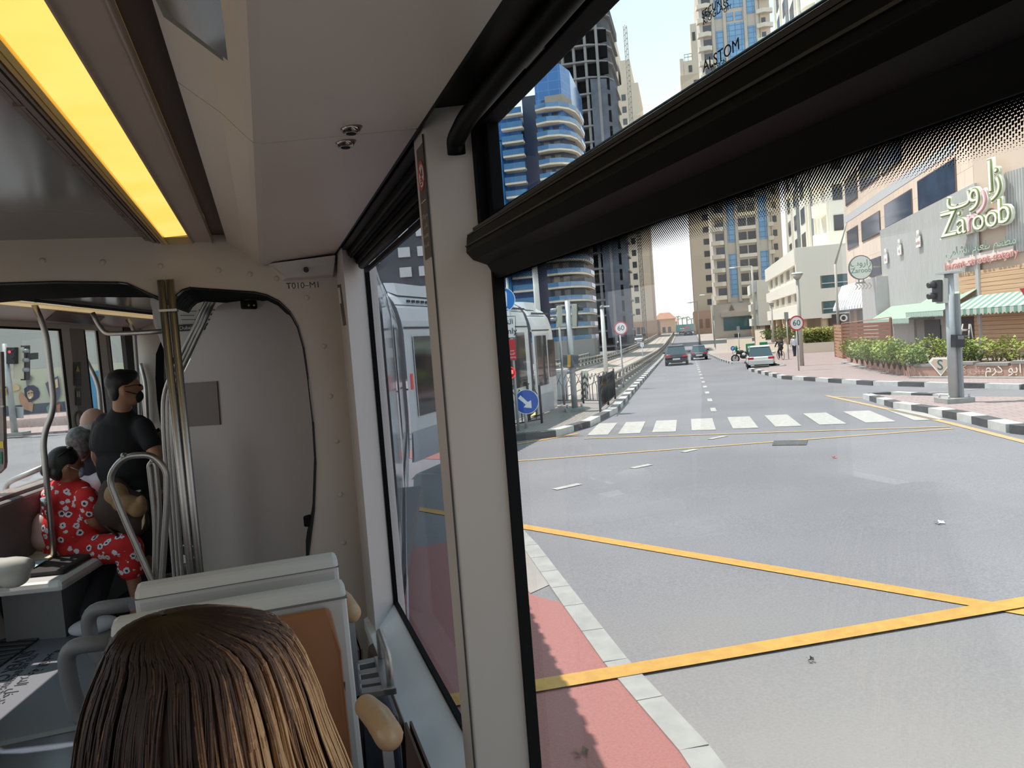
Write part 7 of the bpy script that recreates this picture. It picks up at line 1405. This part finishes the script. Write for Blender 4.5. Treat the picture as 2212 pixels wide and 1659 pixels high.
def hpt(phi, z, k=1.): 
    r = hr(z)*k; lean = .018*(1.29-z)/.2
    ry = r*(.98 if z > 1.16 else .98-.42*min(1, (1.16-z)/.2)) if math.sin(phi) > 0 else r*(1.0 if z > 1.16 else 1.0-.30*min(1, (1.16-z)/.3))
    return V((r*math.cos(phi)+.0*lean, ry*math.sin(phi)+.0, z))
hcols = [(40, 26, 22), (52, 34, 28), (68, 46, 36), (90, 62, 46), (118, 83, 60), (148, 106, 76), (176, 132, 96), (198, 156, 116)]
hm = []
for k, c in enumerate(hcols):
    m = mat('hair_tone_%s' % 'abcdefgh'[k], c, .45, spec=.35); hm.append(m)
sh = MB(); zz = [1.2945-(.555)*(i/26)**1.5 for i in range(27)]; nn_ = 48; vs = [hpt(2*PI*j/nn_, z, .955) for z in zz for j in range(nn_)]; fs = [(i*nn_+j, i*nn_+(j+1) % nn_, (i+1)*nn_+(j+1) % nn_, (i+1)*nn_+j) for i in range(26) for j in range(nn_)]; fs.append(tuple(range(nn_)))
keep = []
for i in range(26):
    for j in range(nn_):
        ph = 2*PI*(j+.5)/nn_
        if math.sin(ph) > .45 and zz[i] < 1.20: continue   # the face stays open
        keep.append(fs[i*nn_+j])
sh.add(vs, keep+[fs[-1]], 0, True); sh.v = [(x-.030*max(0, (z-1.25)/.041), y-.018*max(0, (z-1.25)/.041), z-.002) for x, y, z in sh.v]; hbo = sh.build('hair_base', mat('hair_base_brown', (56, 38, 30), .5), ps)
rr = random.Random(11); st_ = MB(); NS = 5400
cl = [(rr.random(), rr.gauss(0, .16), rr.gauss(0, .10), rr.uniform(0, 6.28)) for _ in range(170)]
for q in range(NS):
    ph = rr.uniform(0, 2*PI)
    if math.sin(ph) > .5 and rr.random() < .8: ph = -ph
    ci = int(ph % (2*PI)/(2*PI)*170) % 170; cdep, cbl, ctw, cwv = cl[ci]
    z1 = 1.27-(.38+.16*rr.random())
    if math.sin(ph) > .5: z1 = 1.16
    n = 17; t0 = 0 if rr.random() < .55 else .30*rr.random()**1.3; fly = .07*rr.random() if rr.random() < .05 else 0
    kk = .985+.035*cdep+.012*rr.random(); wv = cwv+rr.gauss(0, .25); wa_ = .022
    bl = 1/(1+math.exp(-(math.cos(ph)-.12)*4.0)); bl = max(.06, bl)+cbl*1.25+rr.gauss(0, .09); tb = .16+.30*rr.random()
    pts = []; cols = []
    for i in range(n):
        u = i/(n-1); t_ = t0+(1-t0)*u; z = 1.2956-(1.2956-z1)*t_**1.75
        k = kk*(.93+.07*min(1, u*6)) if t0 > 0 else kk
        p = hpt(ph+ctw*t_+wa_*math.sin(5*t_+wv)*min(1, 3*t_), z, k*(1+fly*u))
        if z > 1.25: w_ = (z-1.25)/.041; p += V((-.030*w_, -.018*w_, .0015))
        pts.append(p); f_ = bl*min(1, max(0, (t_-tb*.4)/.42)); cols.append(max(0, min(7, int(f_*6.6+rr.random()*1.0))))
    r0 = .0007+.0006*rr.random(); b = len(st_.v)
    for i in range(n):
        tg = (pts[min(i+1, n-1)]-pts[max(i-1, 0)]).normalized(); nrm = V((pts[i].x, pts[i].y, .10 if pts[i].z > 1.25 else .02)); nrm = (nrm-tg*nrm.dot(tg)); nrm = nrm.normalized() if nrm.length > 1e-6 else V((0, 0, 1)); sd_ = tg.cross(nrm); w = r0*(.5+min(1.1, i*.35) if i < n-2 else .6)
        st_.v += [tuple(pts[i]-sd_*w), tuple(pts[i]+nrm*w*.7), tuple(pts[i]+sd_*w)]
        if i:
            for j, j2 in ((0, 1), (1, 2), (2, 0)): st_.f.append([b+(i-1)*3+j, b+(i-1)*3+j2, b+i*3+j2, b+i*3+j]); st_.i.append(cols[i]); st_.sm.append(True)
ho = st_.build('hair', hm, ps); ho.location.z = hbo.location.z = -.014; ho['label'] = 'dark roots turning golden blonde'
# seat under her
s0 = Th('passenger_seat', 'brown leather seat occupied by the blonde passenger', 'seat', (hc.x, 1.05, 0)); s0.part('cushion', MB().box(-.36, .13, .86, 1.42, .36, .43), leather, .03); s0.part('back', MB().box(-.37, .14, .76, .84, .40, .86), leather, .03); s0.part('pedestal', MB().box(-.26, .02, .95, 1.3, 0, .36), seatg)
# -- standing man in black
mp_ = lambda x, y, dz=0.: at(x, y, 4.9+dz)
man = Th('person', 'standing man in black t-shirt, dark trousers and black face mask, turned towards the right', 'person', (-1.05, 5.42, 0))
skm = mat('skin_tan', (176, 128, 100), .55); hdC = mp_(268, 838); fr = (R0*.86+FH*.5).normalized(); up_ = Z
rotf = Matrix(( fr.cross(Z)*1.0, fr, Z)).transposed()
hd = [('e', hdC, (.078, .098, .118), rotf), ('e', hdC+fr*.035-Z*.06, (.056, .066, .06), rotf), ('e', hdC+fr*.104-Z*.008, (.012, .018, .022), rotf), ('e', hdC+fr.cross(Z)*.078-fr*.005-Z*.015, (.012, .02, .032), rotf), ('e', hdC-fr.cross(Z)*.078-fr*.005-Z*.015, (.012, .02, .032), rotf), ('c', mp_(264, 895, .02), hdC-Z*.05-fr*.02, .058, .055)]
tor = [('e', mp_(264, 950, .03), (.172, .115, .17)), ('e', mp_(268, 1005, .03), (.155, .115, .18)), ('e', mp_(274, 1060, .03), (.15, .115, .13)), ('c', mp_(228, 912, .03), mp_(300, 916, .03), .052, .052), ('c', mp_(262, 893, .03), mp_(264, 915, .03), .06, .10)]
shR, elR, haR = mp_(310, 922, -.03), mp_(338, 984, -.06), mp_(353, 945, .10); shL, elL, haL = mp_(219, 922, .05), mp_(211, 985, .06), mp_(228, 1028, .12)
arm = [('c', shR, elR, .056, .045), ('c', elR, haR, .043, .03), ('c', shL, elL, .054, .043), ('c', elL, haL, .042, .03)]
hp1, hp2 = mp_(252, 1085, .03), mp_(300, 1085, .03); k1, k2 = mp_(236, 1195, .10), mp_(314, 1200, .10); f1 = pl(196, 1330, 2, .10); f2 = V((-.93, 5.50, .10))
leg = [('c', hp1, k1, .092, .064), ('c', k1, f1, .062, .046), ('c', hp2, k2, .092, .064), ('c', k2, f2, .062, .046)]
ft = [('e', V((f1.x, f1.y, .045))+fr*.03-FH*.04, (.05, .13, .045), rotf), ('e', V((f2.x, f2.y, .045))+fr*.05, (.05, .13, .045), rotf)]
hn = hand(haR, (.25, .35, .9), (-.9, .2, .0), .95)+hand(haL, (.6, .6, -.5), (0, .3, .9), .95)
man.blob(hd+tor+arm+leg+ft+hn, .0095, skm, 'body')
man.blob([(a[0], a[1], tuple(r+.016 for r in a[2])) if a[0] == 'e' else (a[0], a[1], a[2], a[3]+.012, a[4]+.012) for a in tor]+[('c', shR, shR.lerp(elR, .55), .064, .066), ('c', shL, shL.lerp(elL, .62), .062, .064)], .011, fab_k, 'shirt'); jeans = mat('jeans_black', (42, 43, 52), .85, var=.08, scale=30)
man.blob([(a[0], a[1], a[2], a[3]+.014, a[4]+.018) for a in leg]+[('e', mp_(276, 1075, .03), (.172, .13, .10))], .011, jeans, 'trousers'); [man.blob([(a[0], a[1], tuple(r+.012 for r in a[2]), a[3])], .010, fab_w, 'shoe') for a in ft]
man.blob([('e', hdC-fr*.016+Z*.042, (.084, .100, .086), rotf), ('e', hdC-fr*.05-Z*.015, (.076, .05, .075), rotf), ('e', hdC+fr*.035+Z*.082, (.066, .06, .04), rotf)], .009, hairk, 'hair'); man.blob([('e', hdC+fr*.062-Z*.062, (.052, .052, .048), rotf)], .008, fab_k, 'face_mask')
mb = MB(); sid = fr.cross(Z)
for s in (-1, 1): mb.tube([hdC+fr*.075+sid*s*.055-Z*.05, hdC+sid*s*.086-Z*.02], .003, 6); mb.tube([hdC+fr*.105+sid*s*.03+Z*.012, hdC+fr*.07+sid*s*.075+Z*.014, hdC+sid*s*.09+Z*.01], .0025, 6)
man.part('mask_loops', mb, fab_k); mb = MB(); [mb.ell(hdC+fr*.093+sid*s*.03+Z*.01, (.012, .008, .008), 10, 6) for s in (-1, 1)]; man.part('eyes', mb, mat('eye_dark', (40, 32, 30), .2)); man.part('belt_label', MB().fb(mp_(288, 1065, -.11), mp_(303, 1062, -.11)-mp_(288, 1065, -.11), FH*.01, Z*.012), signw)
phn = Th('phone', 'black phone held up by the standing man', 'phone', mp_(337, 932, .05)); phn.part('body', MB().fb(mp_(326, 935, .06), mp_(342, 924, .06)-mp_(326, 935, .06), FH*.012, mp_(330, 945, .06)-mp_(326, 935, .06)+Z*.01), fab_k, .003)
bgk = Th('backpack', 'tan and dark brown bag hanging at the hip of the standing man', 'bag', mp_(262, 1110, -.1)); tanc = mat('bag_tan', (158, 122, 86), .7, var=.08, scale=12); brn = mat('bag_dark_brown', (66, 46, 38), .75, var=.1, scale=14)
bgk.blob([('e', mp_(262, 1100, -.16), (.165, .075, .135)), ('e', mp_(248, 1070, -.15), (.10, .06, .12)), ('e', mp_(288, 1130, -.15), (.10, .06, .09))], .012, brn, 'bag_body'); bgk.blob([('e', mp_(252, 1070, -.185), (.075, .06, .085)), ('e', mp_(272, 1088, -.19), (.085, .06, .06)), ('e', mp_(297, 1098, -.185), (.06, .05, .06)), ('e', mp_(306, 1086, -.18), (.03, .035, .05))], .010, tanc, 'tan_flap'); bgk.part('strap', MB().tube([mp_(214, 1085, -.12), mp_(222, 1060, -.1), mp_(236, 1020, -.05), mp_(240, 990, -.04)], .014, 8).tube([mp_(210, 1120, -.2), mp_(232, 1140, -.22), mp_(255, 1158, -.2)], .008, 6), brn); bgk.part('patch', MB().fb(mp_(306, 1145, -.25), mp_(312, 1130, -.25)-mp_(306, 1145, -.25), FH*.01, mp_(306, 1125, -.25)-mp_(306, 1145, -.25)), mat('bag_patch', (186, 160, 128), .7))
# -- seated woman in the red floral dress
wp_ = lambda x, y, dz=0.: at(x, y, 4.83+dz); wom = Th('person', 'seated woman in red floral dress with dark bun and blue face mask', 'person', m2(-.82, 1.0, 0))
skw = mat('skin_warm_brown', (150, 104, 80), .55); wh = wp_(142, 1004); wf = (R0*.80+FH*.6-Z*.12).normalized(); rw = Matrix((wf.cross(Z).normalized(), wf, wf.cross(Z).normalized().cross(wf))).transposed(); ws = wf.cross(Z).normalized()
whd = [('e', wh, (.074, .092, .11), rw), ('e', wh+wf*.04-Z*.05, (.052, .06, .055), rw), ('e', wh+wf*.098-Z*.005, (.012, .017, .02), rw), ('e', wh+ws*.074-Z*.012, (.012, .018, .03), rw), ('e', wh-ws*.074-Z*.012, (.012, .018, .03), rw), ('c', wp_(150, 1052, .02), wh-Z*.05, .052, .05)]
wt = [('e', wp_(148, 1085, .02), (.145, .105, .155)), ('e', wp_(156, 1142, .02), (.175, .13, .17)), ('e', wp_(168, 1180, .05), (.20, .16, .09)), ('c', wp_(126, 1056, .02), wp_(176, 1060, .02), .05, .05)]
wa1 = [('c', wp_(186, 1075, -.06), wp_(206, 1125, -.04), .056, .046), ('c', wp_(206, 1125, -.04), wp_(238, 1148, .1), .043, .03), ('c', wp_(112, 1070, .1), wp_(118, 1120, .2), .054, .045), ('c', wp_(118, 1120, .2), wp_(190, 1150, .35), .042, .03)]
kn = [m2(-.46, 1.22, .47), m2(-.46, 1.46, .47)]; fo = [m2(-.42, 1.2, .09), m2(-.42, 1.46, .09)]; hpw = [wp_(180, 1190, 0), wp_(185, 1190, .25)]
wl_ = [('c', hpw[0], kn[0], .085, .06), ('c', kn[0], fo[0], .055, .038), ('c', hpw[1], kn[1], .085, .06), ('c', kn[1], fo[1], .055, .038), ('e', fo[0]+U2*.05-Z*.045, (.11, .045, .04)), ('e', fo[1]+U2*.05-Z*.045, (.11, .045, .04))]
wom.blob(whd+wt+wa1+wl_+hand(wp_(240, 1150, .1), (1, .3, -.2), (0, .5, .8), .9)+hand(wp_(192, 1151, .35), (1, .1, -.2), (0, -.5, .8), .9), .0095, skw, 'body')
def floral():
    m = bpy.data.materials.new('red_floral_cloth'); m.use_nodes = True; n = m.node_tree; b = n.nodes['Principled BSDF']; b.inputs['Roughness'].default_value = .85
    t = n.nodes.new('ShaderNodeTexCoord'); v = n.nodes.new('ShaderNodeTexVoronoi'); v.inputs['Scale'].default_value = 19; nz = n.nodes.new('ShaderNodeTexNoise'); nz.inputs['Scale'].default_value = 85; ad = n.nodes.new('ShaderNodeMath'); ad.operation = 'MULTIPLY_ADD'; ad.inputs[1].default_value = .34
    r = n.nodes.new('ShaderNodeValToRGB'); r.color_ramp.interpolation = 'CONSTANT'; e = r.color_ramp.elements; e[0].position = 0; e[0].color = (*lin((38, 48, 84)), 1); e[1].position = .36; e[1].color = (*lin((226, 222, 226)), 1); q = r.color_ramp.elements.new(.555); q.color = (*lin((206, 40, 40)), 1)
    n.links.new(t.outputs['Object'], v.inputs['Vector']); n.links.new(t.outputs['Object'], nz.inputs['Vector']); n.links.new(nz.outputs[0], ad.inputs[0]); n.links.new(v.outputs['Distance'], ad.inputs[2]); n.links.new(ad.outputs[0], r.inputs[0]); n.links.new(r.outputs[0], b.inputs['Base Color']); MATS['red_floral_cloth'] = m; return m
flo = floral(); wom.blob([(a[0], a[1], tuple(r+.016 for r in a[2])) if a[0] == 'e' else (a[0], a[1], a[2], a[3]+.016, a[4]+.016) for a in wt]+[('c', wa1[0][1], V(wa1[0][1]).lerp(V(wa1[0][2]), .5), .074, .07), ('c', wa1[2][1], V(wa1[2][1]).lerp(V(wa1[2][2]), .5), .07, .066)]+[('c', hpw[0], V(hpw[0]).lerp(kn[0], .95), .105, .10), ('c', hpw[1], V(hpw[1]).lerp(kn[1], .95), .105, .10), ('c', V(kn[0])+U2*.02, V(kn[0]).lerp(fo[0], .35), .08, .085)], .011, flo, 'dress')
wom.blob([('e', wh-wf*.012+Z*.03, (.084, .098, .095), rw), ('e', wh-wf*.105-Z*.03, (.045, .045, .05), rw), ('e', wh-wf*.05-Z*.045, (.07, .05, .06), rw)], .009, hairk, 'hair'); wom.blob([('e', wh+wf*.064-Z*.05, (.048, .046, .045), rw)], .008, mat('mask_cloth_blue', (164, 190, 212), .8), 'face_mask'); mb = MB()
for s in (-1, 1): mb.tube([wh+wf*.075+ws*s*.05-Z*.04, wh+ws*s*.082-Z*.0], .0028, 6)
wom.part('mask_loops', mb, fab_w); mb = MB(); [mb.ell(wh+wf*.09+ws*s*.03+Z*.012, (.011, .008, .008), 10, 6) for s in (-1, 1)]; wom.part('eyes', mb, MATS['eye_dark']); wom.part('hair_band', MB().tube([wh-wf*.075-Z*.02+(ws*math.cos(a)+Z*math.sin(a))*.046 for a in [k*PI/8 for k in range(16)]], .007, 6, 0, True), mat('band_red', (150, 50, 50), .7))
sg = MB(); 
for s in (-1, 1): sg.ell(wh+wf*.03+ws*s*.035+Z*.112, (.03, .022, .012), 12, 6, 0, rw); sg.tube([wh+wf*.02+ws*s*.066+Z*.108, wh-wf*.05+ws*s*.082+Z*.06], .004, 6)
gsn = Th('sunglasses', 'dark sunglasses pushed up on the hair of the woman in red', 'glasses', wh+Z*.1); gsn.part('frame', sg, mat('sunglass_black', (24, 22, 24), .2))
hbg = Th('handbag', 'pale pink handbag with a chain beside the woman in red', 'bag', m2(-1.0, .98, .456)); hbg.blob([('e', wp_(95, 1145, -.02), (.07, .09, .12)), ('e', wp_(98, 1160, -.02), (.09, .10, .09))], .011, mat('bag_pink', (206, 172, 166), .55), 'bag_body'); hbg.part('chain', MB().tube([wp_(86, 1120, -.05), wp_(92, 1090, -.04), wp_(104, 1075, .02)], .007, 6), alu)
# -- grey haired passenger in a white shirt, and a bald man beyond
def dep(px, py, u): return onp(px, py, O2+U2*u, U2).dot(FH)
def sitter(label, hx, hy, tx, ty, d, shirt, haircol, bald, face, lean=0., seatv=2.0):
    q = lambda x, y, dz=0.: at(x, y, d+dz); h = q(hx, hy); t = Th('person', label, 'person', V((h.x, h.y, 0))); f = face.normalized(); sd_ = f.cross(Z).normalized(); rt = Matrix((sd_, f, Z)).transposed(); c = q(tx, ty)
    head = [('e', h, (.076, .095, .113), rt), ('e', h+f*.035-Z*.055, (.055, .062, .058), rt), ('e', h+f*.1-Z*.005, (.012, .018, .021), rt), ('e', h+sd_*.076-Z*.012, (.012, .02, .03), rt), ('e', h-sd_*.076-Z*.012, (.012, .02, .03), rt), ('c', V((c.x, c.y, h.z-.2)), h-Z*.06, .056, .054)]
    seat_z = .44; tr = [('e', V((c.x, c.y, h.z-.36)), (.19, .13, .17)), ('e', V((c.x, c.y, h.z-.55)), (.185, .14, .18)), ('c', c+sd_*.15+Z*(h.z-.27-c.z), c-sd_*.15+Z*(h.z-.27-c.z), .07, .07)]
    hz = max(.5, h.z-.70); am = []; lg = []; hn = []
    for s in (-1, 1):
        s0_ = V((c.x, c.y, h.z-.29))+sd_*s*.19; e0 = s0_+sd_*s*.04-Z*.24+f*.03; w0 = e0+f*.22-Z*.02-sd_*s*.06; am += [('c', s0_, e0, .055, .045), ('c', e0, w0, .042, .03)]; hn += hand(w0+f*.01, f-Z*.2, -sd_*s+Z*.3, .95)
        h0 = V((c.x, c.y, hz))+sd_*s*.09; k0 = h0+f*.42; a0 = V((k0.x, k0.y, .09))-f*.03; lg += [('c', h0, k0, .085, .062), ('c', k0, a0, .058, .042), ('e', a0+f*.06-Z*.045, (.05, .12, .04), rt)]
    t.blob(head+tr+am+lg+hn, .011, mat('skin_'+('pale' if bald else 'olive'), (206, 170, 152) if bald else (150, 108, 86), .5), 'body'); t.blob([(a[0], a[1], tuple(r+.016 for r in a[2])) if a[0] == 'e' else (a[0], a[1], a[2], a[3]+.016, a[4]+.016) for a in tr]+[(a[0], a[1], V(a[1]).lerp(V(a[2]), .7), a[3]+.016, a[4]+.022) for a in am[::2]], .012, shirt, 'shirt'); t.blob([(a[0], a[1], a[2], a[3]+.013, a[4]+.014) for a in lg if a[0] == 'c'], .012, fab_n, 'trousers')
    if not bald: t.blob([('e', h-f*.014+Z*.035, (.09, .106, .098), rt), ('e', h-f*.05-Z*.03, (.078, .06, .075), rt)]+[('e', h+(sd_*math.cos(k*2.4)*.06+f*math.sin(k*2.4)*.07)+Z*(.05+.012*(k % 5)), (.032, .032, .026)) for k in range(14)], .009, haircol, 'hair')
    else: t.blob([('e', h-f*.035-Z*.03, (.084, .07, .06), rt)], .010, haircol, 'hair')
    mb = MB(); [mb.ell(h+f*.09+sd_*s*.03+Z*.01, (.012, .008, .008), 10, 6) for s in (-1, 1)]; t.part('eyes', mb, MATS['eye_dark']); t.blob([('e', h+f*.062-Z*.055, (.05, .05, .046), rt)], .009, mat('mask_white', (206, 210, 216), .8), 'face_mask')
sitter('passenger with wavy grey hair and pale shirt seated beyond the woman in red', 180, 960, 194, 1035, dep(182, 962, -.90), mat('shirt_pale_blue', (206, 214, 226), .8), mat('hair_grey', (112, 112, 116), .5, var=.5, scale=40), False, (FH*.9+R0*.25))
sitter('bald passenger partly hidden behind the grey haired passenger', 203, 915, 212, 1000, dep(206, 922, -.84), fab_n, mat('hair_white', (176, 174, 172), .6), True, (FH*.9+R0*.5))
